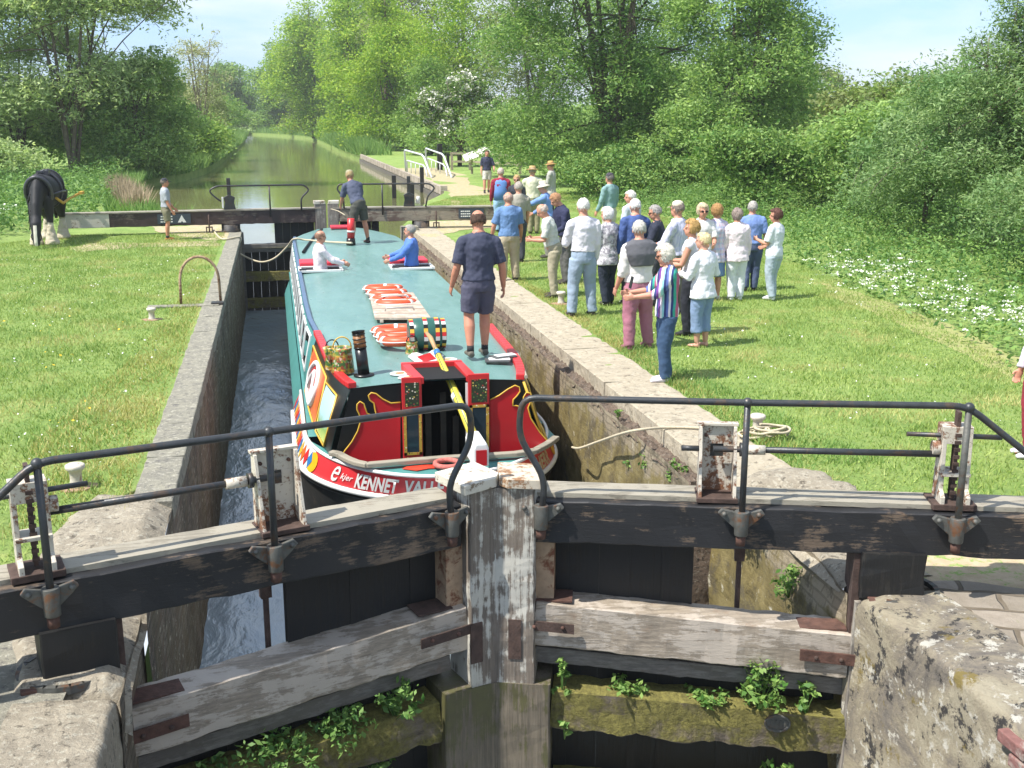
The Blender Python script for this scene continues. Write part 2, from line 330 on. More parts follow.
# ---------------------------------------------------------------- the setting: ground, water, paths
XL, XR = -.97, 3.5          # lock chamber faces
WU, WC = -.45, -2.2         # water levels: upper pound, chamber
def shift(y): return 0 if y < 175 else -((y-175)**2)*.0020
def xl(y):
    pts = [(-40,XL),(31.8,XL),(33,-1.7),(35,-3.2),(38,-4.3),(45,-5.2),(52,-6.2),(59,-6.6),(66,-5.0),(75,-4.2),(90,-4.0),(120,-4.0),(900,-4.0)]
    return float(np.interp(y, [p[0] for p in pts], [p[1] for p in pts])) + shift(y)
def xr(y):
    pts = [(-40,XR),(31.8,XR),(34,4.0),(37,4.6),(42,5.7),(46,6.9),(48,7.2),(94,7.25),(110,6.8),(900,6.6)]
    return float(np.interp(y, [p[0] for p in pts], [p[1] for p in pts])) + shift(y)
ys = list(np.concatenate([np.linspace(-30, 5, 8), np.arange(6, 60, .5), np.arange(60, 130, 2), np.arange(130, 262, 6)]))
g = MB()
def dip(y): return -.12*max(0, min(1, (8.3-y)/1.2))
def gz(x, y):
    if y < 8.3: return dip(y)
    if y > 33 and abs(x-1.5) > 3: return .05*vnoise((x,y,0), .25)
    return 0
def side_sheet(fn, sgn, lim):
    xs = [0,.05,.12,.3,.6,1,1.6,2.4,3.5,5,7,10,14,20,30,50,90,160,300,600]
    rows = []
    for y in ys:
        e = fn(y); r = [V(e, y, -3.0 if y > 32 else -.15), V(e, y, -.02+dip(y))] + [V(e+sgn*q, y, (dip(y) if q < .5 else gz(e+sgn*q, y))) for q in xs]; rows.append(r)
    n = len(rows[0]); vs = [p for r in rows for p in r]
    g.add(vs, [(i*n+j, (i+1)*n+j, (i+1)*n+j+1, i*n+j+1) for i in range(len(rows)-1) for j in range(n-1)], True)
side_sheet(lambda y: xl(y)-(.14 if 9 < y < 31.8 else .5 if y < 31.8 else 0), -1, 600); side_sheet(lambda y: xr(y)+(.30 if 8.9 < y < 31.8 else .62 if y < 31.8 else 0), 1, 600)
g.add([V(-700,256,0),V(700,256,0),V(700,1500,0),V(-700,1500,0)], [(0,1,2,3)])
tag(g.build('ground', M['grass']), kind='structure')

def m_water(name, c, rough, bump, sc, stretch=(1,1,1), dist=.06):
    n = N(name); col = n.ramp(n.noise(.3, 3), .3, .7, tuple(v*.8 for v in hexc(c)[:3]), hexc(c))
    a = n.map(stretch); h = n.math('ADD', n.noise(sc, 5, .62, a, .4), n.math('MULTIPLY', n.noise(sc*.27, 3, .5, a), 1.6)); n.bump(h, bump, dist)
    n.p.inputs['IOR'].default_value = 1.45; return n.out(col, rough, 0, .9)
w = MB().add([V(-14,31.25,WU),V(30,31.25,WU),V(30,262,WU),V(-60,262,WU)], [(0,1,2,3)])
tag(w.build('canal_water', m_water('upper_pound_water', '7a7a52', .05, .10, 1.6, (1,.5,1), .05)), kind='structure')
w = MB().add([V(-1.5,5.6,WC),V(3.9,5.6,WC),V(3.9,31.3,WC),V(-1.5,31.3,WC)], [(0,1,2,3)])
tag(w.build('chamber_water', m_water('lock_chamber_water', '97a5aa', .05, .36, 2.6, (1,.5,1), .09)), kind='structure')  # pale blue-grey base colour stands in for sky mirrored in the water
w = MB().add([V(-3,-25,-4.1),V(6,-25,-4.1),V(6,6.6,-4.1),V(-3,6.6,-4.1)], [(0,1,2,3)])
tag(w.build('lower_water', m_water('lower_pound_water', '2c3020', .05, .4, 3)), kind='structure')

# worn earth paths and paving as thin sheets
def m_earth():
    n = N('worn_earth'); f = n.noise(5, 9, .7); col = n.ramp(f, .3, .7, hexc('9c8a6c'), hexc('bfae92')); col = n.mix(n.ramp(n.noise(9, 8, .75), .52, .6), col, hexc('7f9a4c'))
    n.bump(n.noise(40, 6, .7), .6, .01); return n.out(col, .95)
M['earth'] = m_earth()
def m_worn():
    n = N('worn_lawn'); f = n.noise(6, 9, .75); n.bump(n.noise(40, 6, .7), .6, .01); return n.out(n.ramp(f, .35, .65, hexc('84924c'), hexc('9d9668')), .95)
M['worn'] = m_worn()
def m_pave():
    n = N('worn_stone_paving'); w = n.map((1,1,1), (0,0,.42)); nz_ = n.t.nodes.new('ShaderNodeTexNoise'); nz_.inputs['Scale'].default_value = 3; n.L(w, nz_.inputs['Vector']); q = n.t.nodes.new('ShaderNodeVectorMath'); q.operation = 'MULTIPLY_ADD'; n.L(nz_.outputs['Color'], q.inputs[0]); q.inputs[1].default_value = (.10,.10,.10); n.L(w, q.inputs[2])
    b = n.t.nodes.new('ShaderNodeTexBrick'); b.inputs['Scale'].default_value = 1; b.inputs['Brick Width'].default_value = .46; b.inputs['Row Height'].default_value = .27; b.inputs['Mortar Size'].default_value = .022; b.inputs['Mortar Smooth'].default_value = .4
    b.inputs['Color1'].default_value = hexc('a3988a'); b.inputs['Color2'].default_value = hexc('8a8174'); b.inputs['Mortar'].default_value = hexc('655a4a'); n.L(q.outputs[0], b.inputs['Vector'])
    col = n.mix(n.math('MULTIPLY', n.ramp(n.noise(6, 9, .75), .42, .66), .6), b.outputs[0], hexc('7d7364')); col = n.mix(n.ramp(n.noise(2.4, 7, .7), .57, .64), col, hexc('76864a'))
    n.bump(n.math('ADD', n.math('MULTIPLY', b.outputs['Fac'], -1), n.noise(26, 8, .75)), .8, .02); return n.out(col, .92)
M['pave'] = m_pave()
def ragged(name, pts, mat, z, amp=.12, sub=6):
    P = []
    for i, p in enumerate(pts):
        q = pts[(i+1) % len(pts)]
        for k in range(sub):
            f = k/sub; x = p[0]+(q[0]-p[0])*f; y = p[1]+(q[1]-p[1])*f; P.append(V(x+amp*vnoise((x,y,1), 2.3), y+amp*vnoise((x,y,5), 2.3), z))
    bm = bmesh.new(); f = bm.faces.new([bm.verts.new(p) for p in P]); f.normal_update()
    if f.normal.z < 0: f.normal_flip()
    bmesh.ops.triangulate(bm, faces=bm.faces); me = bpy.data.meshes.new(name); bm.to_mesh(me); bm.free(); me.materials.append(mat)
    o = bpy.data.objects.new(name, me); S.collection.objects.link(o); return tag(o, kind='structure')
def pz(*q): return [tuple(onZ(a, b)[:2]) for a, b in q]
ragged('earth_path', pz((70,248),(95,243),(170,243),(218,240),(222,246),(150,247),(110,250),(75,253)), M['earth'], .004, .15)
ragged('lock_apron', pz((150,226),(222,222),(232,226),(234,240),(205,240),(160,233)), M['earth'], .008, .1)
ragged('far_bank_path', [(6.0,38),(6.9,44.6),(7.3,47),(7.6,70),(10,70),(10.3,60),(9.0,52),(9.6,46),(10.9,40.5),(9.3,45),(8.3,47),(8.2,43.5)][:9]+[(10.4,46),(9.2,44.5),(8.0,44)], M['earth'], .004, .15)
ragged('gate_apron', [(3.75,31.6),(4.3,33.3),(6.2,33.6),(8.0,33.2),(7.4,31.5),(5.2,30.6),(4.2,29.2),(4.38,28.3),(3.75,28.2)], M['earth'], .008, .12)
ragged('quay_paving', [(4.0,6.5),(4.7,6.3),(5.4,5.9),(7.5,5.2),(7.5,2.5),(4.0,2.5)], M['pave'], -.112, .10)
ragged('left_quay_paving', [(-1.3,7.05),(-2.0,7.0),(-2.1,6.2),(-2.6,5.4),(-4.2,5.2),(-4.2,2.5),(-1.3,2.5)], M['coping_grey'], -.112, .10)
ragged('bare_earth', [(3.95,7.05),(4.7,7.15),(5.6,6.9),(6.6,6.2),(7.4,5.9),(6.9,5.2),(5.4,5.8),(4.7,6.2),(3.95,6.45)], M['earth'], -.116, .10)
ragged('worn_track', pz((820,283),(850,290),(890,303),(950,325),(1024,360),(1075,388),(1075,412),(1000,372),(930,340),(870,312),(835,298)), M['worn'], .003, .12)
for k, (a, b, c) in enumerate([(6.3,9.4,.22)]):
    ragged('bare_patch', [(a+c*math.cos(t)*.8, b+c*math.sin(t)) for t in np.linspace(0, 2*math.pi, 7)[:-1]], M['worn'], .004, .25)
# ---------------------------------------------------------------- lock chamber walls
def rough_sheet(mb, fn, nu, nv, amp, sc, nrm, seed=0):
    nrm = Vector(nrm); mb.grid(lambda u, v: (lambda p: p+nrm*(vnoise(p, sc, seed)*amp+vnoise(p, sc*3.1, seed)*amp*.45))(Vector(fn(u, v))), nu, nv)
lw = empty('lock_wall', (XL, 6, 0)); tag(lw, 'left wall of the lock chamber, dark damp brickwork under a grey stone coping', 'lock wall', 'walls of the lock chamber')
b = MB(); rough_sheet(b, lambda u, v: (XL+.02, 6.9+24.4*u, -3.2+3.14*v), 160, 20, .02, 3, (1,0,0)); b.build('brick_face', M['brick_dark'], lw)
# a shallow gate recess behind the open quoin
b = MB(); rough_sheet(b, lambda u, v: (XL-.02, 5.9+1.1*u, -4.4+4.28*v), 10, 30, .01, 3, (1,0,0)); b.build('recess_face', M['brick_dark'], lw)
def coping(mb, x0, x1, y0, y1, z0, z1, L, seed, amp=.012, chip=0):
    y = y0; k = 0
    while y < y1-.05:
        e = min(y+L*(1+.3*vnoise((y,seed,0), 1)), y1); w = abs(x1-x0)
        c = V((x0+x1)/2, (y+e)/2, (z0+z1)/2); 
        mb.timber(V(c.x, y+.006, c.z), V(c.x, e-.006, c.z), w, z1-z0, (1,0,0), max(3, int((e-y)/.15)), amp, seed+k); y = e; k += 1
b = MB(); coping(b, XL-.30, XL+.03, 8.9, 31.4, -.16, .012, 1.25, 3); b.build('coping', M['coping_grey'], lw)
# near end: one big weathered stone, domed
b = MB(); rough_sheet(b, lambda u, v: (XL-.62-.25*math.sin(3*v)*(1-u)+.64*u, 6.0+3.1*v, dip(6.0+3.1*v)+.045-.10*max(0, u-.8)/.2-.6*max(0, .12-u)-.25*max(0, 1-v/.03)), 40, 60, .045, 1.9, (0,0,1), 4)
b.build('quoin_coping', M['quoin_stone'], lw)
rw = empty('lock_wall', (XR, 6, 0)); tag(rw, 'right wall of the lock chamber, algae stained brickwork below a wide pale coping with a crumbling edge', 'lock wall', 'walls of the lock chamber')
b = MB(); rough_sheet(b, lambda u, v: (XR, 8.8+22.5*u, -3.2+3.09*v), 170, 24, .035, 3, (-1,0,0), 2); b.build('brick_face', M['algae'], rw)
b = MB(); rough_sheet(b, lambda u, v: (XR+.24, 6.42+2.43*u, -4.2+4.05*v+.12*min(1,u*2)*v), 30, 46, .06, 2.2, (-1,0,0), 6); b.build('recess_face', M['algae'], rw)
b = MB(); rough_sheet(b, lambda u, v: (XR+.30*u, 8.8, -4.2+4.1*v), 6, 46, .04, 3, (0,-1,0), 6); b.build('return_face', M['broken'], rw)
b = MB()   # crumbling brick ledge between the face and the coping
b.grid(lambda u, v: (lambda y: V(XR-.01+.30*v + (.05*vnoise((y, v, 3), 5) if v > .9 else 0), y, -.17+.02*v + .05*vnoise((y, v, 0), 7)+.045*vnoise((y*2, v, 0), 14) + (.10 if v > .95 else 0)))(8.8+22.4*u), 400, 7, False)
b.build('broken_ledge', M['broken'], rw)
b = MB(); ends = 7.6
coping(b, XR+.20, XR+.90, 8.2, 31.4, -.20, .012, 1.9, 9, .018); b.build('coping', M['coping_tan'], rw)
b = MB(); rough_sheet(b, lambda u, v: (XR+.22+.8*u, 6.5+1.9*v, dip(6.5+1.9*v)+.03-.09*max(0,.12-u)/.12-.05*max(0,u-.85)/.15), 30, 40, .03, 1.8, (0,0,1), 8); b.build('quoin_coping', M['quoin_stone'], rw)
# downstream of the gates
dw = empty('quay_wall', (3.8, 5, 0)); tag(dw, 'massive lichened stone quay wall with a few red bricks, at the near right corner', 'stone wall')
def shoulder(xf, sg, y0, y1, zt, zb):
    """one skin: flat top, worn round shoulder, face"""
    def fn(u, v):
        y = y0+(y1-y0)*u; w = .035*math.sin(u*9)-.25*max(0, 1-u/.025)
        if v < .22: return (xf+sg*(.55-.50*v/.22), y, zt+w-.03*v/.22)
        if v < .36: a = (v-.22)/.14*math.pi/2; return (xf+sg*(.05-.05*math.sin(a)), y, zt+w-.03-.06*(1-math.cos(a)))
        return (xf, y, zt+w-.09+(zb-zt-w+.09)*((v-.36)/.64))
    return fn
b = MB(); f0 = shoulder(3.74, 1, 6.38, 1.2, -.09, -4.4); rough_sheet(b, f0, 130, 170, .032, 2.6, (-.6,0,.7), 3); b.build('stone_face', M['quoin_wall'], dw)
m_rb = plain('worn_red_brick', '7b5650', .95, .35, 9, 0, .8, hexc('948a80'))
b = MB()
for j in range(4):
    for i in range(6):
        y = 4.58-.235*i-(.11 if j % 2 else 0); z = -.20-.082*j
        if i == 0 and j > 1: continue
        b.box((3.735+.012*random.random(), y, z), (.10, .222, .070))
b.build('red_brick_patch', m_rb, dw, bevel=.008)
dl = empty('quay_wall', (-1.1, 5, 0)); tag(dl, 'pitted pale stone quay corner below the left gate, at the bottom left', 'stone wall')
b = MB(); rough_sheet(b, shoulder(-1.0, -1, 6.05, 1.2, -.09, -4.4), 120, 150, .026, 3.2, (.6,0,.7), 3); b.build('stone_face', M['quoin_stone'], dl)

# ---------------------------------------------------------------- lock gates
class Frame:
    def __init__(s, m, th, side): a = R(th); s.m = Vector((m[0], m[1], 0)); s.d = V(side*math.cos(a), -math.sin(a), 0); s.n = V(-side*math.sin(a), -math.cos(a), 0); s.side = side
    def P(s, q, o, z): return s.m + s.d*q + s.n*o + V(0,0,z)
    def rot(s): return Matrix((s.d, s.n, V(0,0,1))).transposed()
    def box(s, mb, s0, s1, o0, o1, z0, z1): mb.box(s.P((s0+s1)/2, (o0+o1)/2, (z0+z1)/2), (abs(s1-s0), abs(o1-o0), abs(z1-z0)), s.rot())
def handrail(fr, parent, pts, r, mat, name='handrail', o=.08):
    P = [fr.P(a, o, z) for a, z in pts]; Q = []                       # rounded bends
    for i, p in enumerate(P):
        if 0 < i < len(P)-1:
            a = (P[i-1]-p); c = (P[i+1]-p); k = min(.10, a.length*.45, c.length*.45); a.normalize(); c.normalize()
            for t in (0,.25,.5,.75,1): Q.append((p+a*k)*(1-t)**2 + p*2*t*(1-t) + (p+c*k)*t*t)
        else: Q.append(p)
    return MB().tube(Q, r, 10).build(name, mat, parent)
def bracket(fr, parent, s, z0=.45, o=.05, sz=1.0):
    b = MB(); b.cyl(fr.P(s, o+.05, z0-.13*sz), fr.P(s, o+.05, z0+.04*sz), .046*sz, .050*sz, 12)
    for sg in (-1, 1):
        b.prism([fr.P(s+sg*.03, o, z0+.02), fr.P(s+sg*.13*sz, o, z0+.045*sz), fr.P(s+sg*.155*sz, o, z0+.015), fr.P(s+sg*.11*sz, o, z0-.03), fr.P(s+sg*.03, o, z0-.10*sz)], fr.n*.035)
        b.ell(fr.P(s+sg*.115*sz, o+.04, z0+.012), (.018,.018,.018))
    br = b.build('rail_bracket', M['galv'], parent, bevel=.004)
    c = MB(); c.cyl(fr.P(s, o+.05, z0-.20*sz), fr.P(s, o+.05, z0-.13*sz), .034*sz, .036*sz, 6); c.build('nut', M['rust'], br); return br
def paddle_box(fr, parent, s0, s1, z0=.53, z1=1.0, o=-.16):
    t = .022; b = MB(); d0, d1 = o-.10, o+.10
    # tapered side cheeks, back plate with a square hole, foot flange
    for sx in (s0, s1-t):
        b.prism([fr.P(sx, d0, z0), fr.P(sx, d1, z0), fr.P(sx, d1-.13, z1), fr.P(sx, d0, z1)], fr.d*t)
    mid, hz, hh = (s0+s1)/2, z0+(z1-z0)*.62, .045
    for a, c, e, f in ((s0+t, s1-t, z0, hz-hh), (s0+t, s1-t, hz+hh, z1-.002), (s0+t, mid-hh, hz-hh, hz+hh), (mid+hh, s1-t, hz-hh, hz+hh)): fr.box(b, a, c, d0, d0+t, e, f)
    fr.box(b, s0-.012, s1+.012, d0-.01, d0+.05, z1, z1+.02)
    pb = b.build('paddle_frame', M['iron_white'], parent, bevel=.003)
    f = MB(); fr.box(f, s0-.012, s1+.012, d0-.02, d1+.02, z0-.028, z0+.004); f.build('foot_plate', M['rust_dark'], pb, bevel=.003)
    for sg in (s0+.05, s1-.05): k = MB(); k.cyl(fr.P(sg, d0+t, z1-.07), fr.P(sg, d0+t+.02, z1-.07), .012, .012, 8); k.build('bolt', M['rust'], pb)
    k = MB(); fr.box(k, mid-.046, mid+.046, d0-.004, d0+t-.006, hz-hh, hz+hh); k.build('hole_shade_plate', M['iron_dark'], pb); return pb  # dark plate fills the square hole, its colour standing in for shade
def rack_gear(fr, parent, s0, s1, z0=.53, z1=1.03, o=-.17):
    b = MB(); d0, d1 = o-.085, o+.085; t = .03
    for sx in (s0, s1-t): b.prism([fr.P(sx, d0, z0), fr.P(sx, d1+.04, z0), fr.P(sx, d1+.04, z0+.06), fr.P(sx, d1-.02, z0+.10), fr.P(sx, d1-.03, z1), fr.P(sx, d0+.03, z1)], fr.d*t)
    fr.box(b, s0, s1, d0, d1-.03, z1-.09, z1+.03); fr.box(b, s0, s1, d0, d1, z0+.19, z0+.215)
    b.cyl(fr.P(s0-.05, o, z1-.13), fr.P(s0, o, z1-.13), .05, .05, 10)
    pb = b.build('rack_housing', M['iron_white'], parent, bevel=.004)
    f = MB(); fr.box(f, s0-.045, s1+.045, d0-.03, d1+.05, z0-.03, z0+.012); f.build('foot_plate', M['rust_dark'], pb, bevel=.004)
    k = MB(); mid = (s0+s1)/2; fr.box(k, mid-.012, mid+.012, o-.02, o+.05, z0+.03, z1+.13)
    for i in range(9): fr.box(k, mid-.02, mid+.02, o+.05, o+.062, z0+.06+i*.05, z0+.085+i*.05)
    k.build('toothed_rack', M['rust_dark'], pb)
    k = MB(); k.cyl(fr.P(s0-.22, o+.0, z1-.04), fr.P(s1+.20, o+.0, z1-.05), .016, .019, 8); k.build('spindle', M['rail_iron'], pb); return pb

M['foot'] = wood_paint('damp_stained_board', '6c6355', '45402f', .5, (1.3,1.3,.14), paint2='5b5a34')
def gate(side, lab):
    fr = Frame((1.36, 7.05), 17.2, side); base = fr.P(0, 0, 0); t = empty('lock_gate', (base.x, base.y, 0)); tag(t, lab, 'lock gate', 'pair of near lock gates')
    z = lambda s_, a, b_: a+(b_-a)*s_/2.5
    # balance beam
    b = MB(); b.timber(fr.P(.24, -.17, .345), fr.P(6.6, -.17, .325), .34, .30, fr.n, 60, .012, side*3); bm_ = b.build('balance_beam', M['beam_black'], t)
    b = MB(); b.timber(fr.P(.26, -.215, .512), fr.P(6.5, -.215, .495), .25, .035, fr.n, 60, .003, side*5); b.build('walkway_board', M['board_grey'], t)
    # mitre post, its sheath and cap
    w = .20 if side < 0 else .30; 
    b = MB(); b.timber(fr.P(w/2+.008, -.10, -.86), fr.P(w/2+.008, -.10, .60), w-.01, .34, fr.d, 26, .010, side*7); b.build('mitre_post', M['post_white'], t)
    b = MB(); b.timber(fr.P(.215, -.11, -4.0), fr.P(.215, -.11, -.85), .40, .38, fr.d, 30, .010, side*9); b.build('sheathed_foot', M['foot'], t)
    a = R(6 if side < 0 else -8); c = fr.P(w/2+(.02 if side < 0 else .03), -.10, .64); ww = (.33 if side < 0 else .29)
    Mr = fr.rot() @ Matrix.Rotation(a, 3, 'Z') @ Matrix.Rotation(R(3), 3, 'Y')
    b = MB(); hw, hd, cz = ww/2, .19, .035
    oct_ = [(-hw,-hd),(hw,-hd),(hw,hd*.62),(hw*.55,hd),(-hw,hd)] if side < 0 else [(-hw,-hd),(hw*.9,-hd),(hw,hd),(-hw*.6,hd),(-hw,hd*.7)]
    b.prism([c+Mr@V(x*side, y, -cz) for x, y in oct_], Mr@V(0,0,2*cz)); b.build('post_cap', M['cap_white'] if side < 0 else M['cap_rust'], t, bevel=.006)
    b = MB(); fr.box(b, w, w+.13, -.24, -.06, -.34, .19); b.build('inner_stile', plain('rusty_cream_iron', 'a0876c', .8, .25, 12, .05, .4, hexc('6b3f28')), t, bevel=.005)
    # rails
    b = MB(); b.timber(fr.P(w, -.13, -.42), fr.P(2.48, -.13, -.575), .27, .325, fr.n, 40, .010, side*11); b.build('middle_rail', M['rail_grey'], t)
    b = MB(); b.timber(fr.P(.3, -.17, -.69), fr.P(2.48, -.17, -.84), .2, .12, fr.n, 40, .008, side*12); b.build('under_rail', M['rail_grey2'], t)
    b = MB(); b.timber(fr.P(.42, -.13, -1.075), fr.P(2.50, -.13, -1.19), .28, .30, fr.n, 60, .022, side*13); lr = b.build('lower_rail', M['mossy'], t)
    b = MB(); b.timber(fr.P(.42, -.13, -1.85), fr.P(2.50, -.13, -1.95), .28, .34, fr.n, 30, .02, side*14); b.build('bottom_rail', M['mossy'], t)
    if side > 0:
        d = MB(); c = fr.P(2.02, .02, -1.10); d.tube([c+fr.d*.085*math.cos(q)+V(0,0,.06*math.sin(q)) for q in np.linspace(0, 2*math.pi, 25)[:-1]], .010, 6, closed=True)
        d.prism([c+fr.d*.08*math.cos(q)+V(0,0,.055*math.sin(q))-fr.n*.012 for q in np.linspace(0, 2*math.pi, 21)[:-1]], fr.n*.01)
        for k in range(4): fr.box(d, 1.975+k*.03, 1.985+k*.03, .008, .024, -1.125, -1.075)
        d.build('maker_roundel', M['galv'], lr)
    # planking: vertical boards, open above the middle rail near the heel (the paddle window)
    b = MB(); s_ = .30; k = 0
    while s_ < 2.45:
        e = min(s_+.222, 2.45); top = .20 if e < 1.50 else (-.40-.06*(s_/2.4))
        fr.box(b, s_, e-.0005, -.30-.006*(k % 2), -.24-.006*(k % 2), -4.0, top); s_ = e; k += 1
    b.build('planking', M['black_board'], t)
    # heel post
    b = MB(); b.timber(fr.P(2.565, -.13, -4.0), fr.P(2.60, -.13, -.16), .22, .30, fr.d, 24, .012, side*15); hp = b.build('heel_post', M['post_grey'] if side > 0 else M['rail_grey2'], t)
    b = MB(); b.timber(fr.P(2.72, -.16, -.12), fr.P(2.72, -.16, .205), .42, .40, fr.d, 6, .008, side); b.build('heel_collar', M['black_board'], t)
    b = MB(); fr.box(b, 2.47, 2.52, -.26, -.02, -.62, .20); b.build('heel_strip', M['rust_dark'], t)
    b = MB(); P = [fr.P(2.78+.27*math.cos(q), -.10+.26*math.sin(q), -.105) for q in np.linspace(-.9, 2.0, 12)]
    for i in range(len(P)-1): b.box((P[i]+P[i+1])/2, ((P[i+1]-P[i]).length+.01, .035, .05), Matrix((((P[i+1]-P[i]).normalized()), V(0,0,1).cross((P[i+1]-P[i]).normalized()), V(0,0,1))).transposed())
    b.build('anchor_strap', M['galv'], t)
    b = MB(); fr.box(b, 2.56, 2.76, .04, .11, -.16, -.10); fr.box(b, 2.86, 3.06, .03, .10, -.135, -.09); b.build('anchor_wedge', M['rust'], t, bevel=.006)
    # straps
    b = MB(); z0 = -.40 if side > 0 else -.42
    def strap(mb, s0, s1, za, zb, h, o=.012): mb.prism([fr.P(s0, o, za-h/2), fr.P(s1, o, zb-h/2), fr.P(s1, o, zb+h/2), fr.P(s0, o, za+h/2)], fr.n*.014)
    strap(b, .13, .58, -.395, -.425, .07, .075 if False else .05); 
    fr.box(b, .12, .21, .062, .080, -.66, -.36); st = b.build('corner_strap', M['rust_dark'], t)
    k = MB(); [k.ell(fr.P(q, .072, -.41), (.014,)*3) for q in (.3,.5)]; k.build('bolt', M['rust'], st)
    b = MB(); strap(b, 2.14, 2.66, -.555, -.595, .085, .028); st = b.build('heel_strap', M['rust'], t, bevel=.003); k = MB(); [k.ell(fr.P(q, .046, -.57-.01*i), (.016,)*3) for i, q in enumerate((2.25,2.42,2.6))]; k.build('bolt', M['rust_dark'], st)
    b = MB(); fr.box(b, .30, .56, -.22, -.02, -.262, -.250); b.build('top_plate', M['rust'] if side > 0 else M['rust_dark'], t); 
    b = MB(); fr.box(b, 2.14, 2.46, -.20, -.03, -.40, -.385); b.build('top_plate', M['rust'], t)
    # handrail and its three posts
    hz = 1.22 if side < 0 else 1.245
    pts = [(.345,.40),(.37,.68),(.19,.98),(.21,hz),(1.7,hz),(2.86 if side < 0 else 3.08, hz+.01),(3.30 if side < 0 else 3.62,.86 if side < 0 else .84),(3.45 if side < 0 else 3.75,.50)]
    handrail(fr, t, pts, .0225, M['rail_iron'])
    for s_ in (1.56 if side < 0 else 1.69, 2.85 if side < 0 else 3.09):
        MB().tube([fr.P(s_, .08, .38), fr.P(s_, .08, hz)], .022, 10).build('rail_post', M['rail_iron'] if s_ < 2 else M['galv'] if side > 0 else M['rail_iron'], t)
        MB().ell(fr.P(s_, .08, hz), (.034,.034,.034)).build('rail_joint', M['rail_iron'], t)
    for s_ in (.345, 1.56 if side < 0 else 1.69, 2.85 if side < 0 else 3.09, 3.45 if side < 0 else 3.75): bracket(fr, t, s_, .455, .03)
    # paddle gear
    if side > 0: a0, a1, g0, g1 = 1.41, 1.665, 3.005, 3.20
    else: a0, a1, g0, g1 = 1.30, 1.585, 2.79, 2.99
    paddle_box(fr, t, a0, a1); rack_gear(fr, t, g0, g1)
    b = MB(); b.cyl(fr.P(a1-.16, -.17, .85), fr.P(g0, -.17, .855), .022, .024, 10); b.cyl(fr.P(a1+.02, -.17, .85), fr.P(a1+.05, -.17, .85), .05, .05, 10)
    if side > 0: b.cyl(fr.P(a0-.12, -.17, .85), fr.P(a0, -.17, .85), .02, .02, 8)
    sh = b.build('drive_shaft', M['rail_iron'], t); b = MB(); b.cyl(fr.P(a1+.06, -.17, .85), fr.P(a1+.19, -.17, .85), .035, .034, 12); b.build('sleeve', M['iron_white'], sh)
    b = MB(); q = 1.52 if side < 0 else 1.74; b.cyl(fr.P(q, -.33, -.9), fr.P(q, -.33, .2), .02, .02, 8); fr.box(b, q-.035, q+.035, -.36, -.30, -.02, .2); b.build('paddle_rod', M['rust_dark'], t)
    return t
gate(-1, 'left leaf of the near lock gates, balance beam running out at the left edge')
gate(1, 'right leaf of the near lock gates, with the oval roundel on its mossy rail')

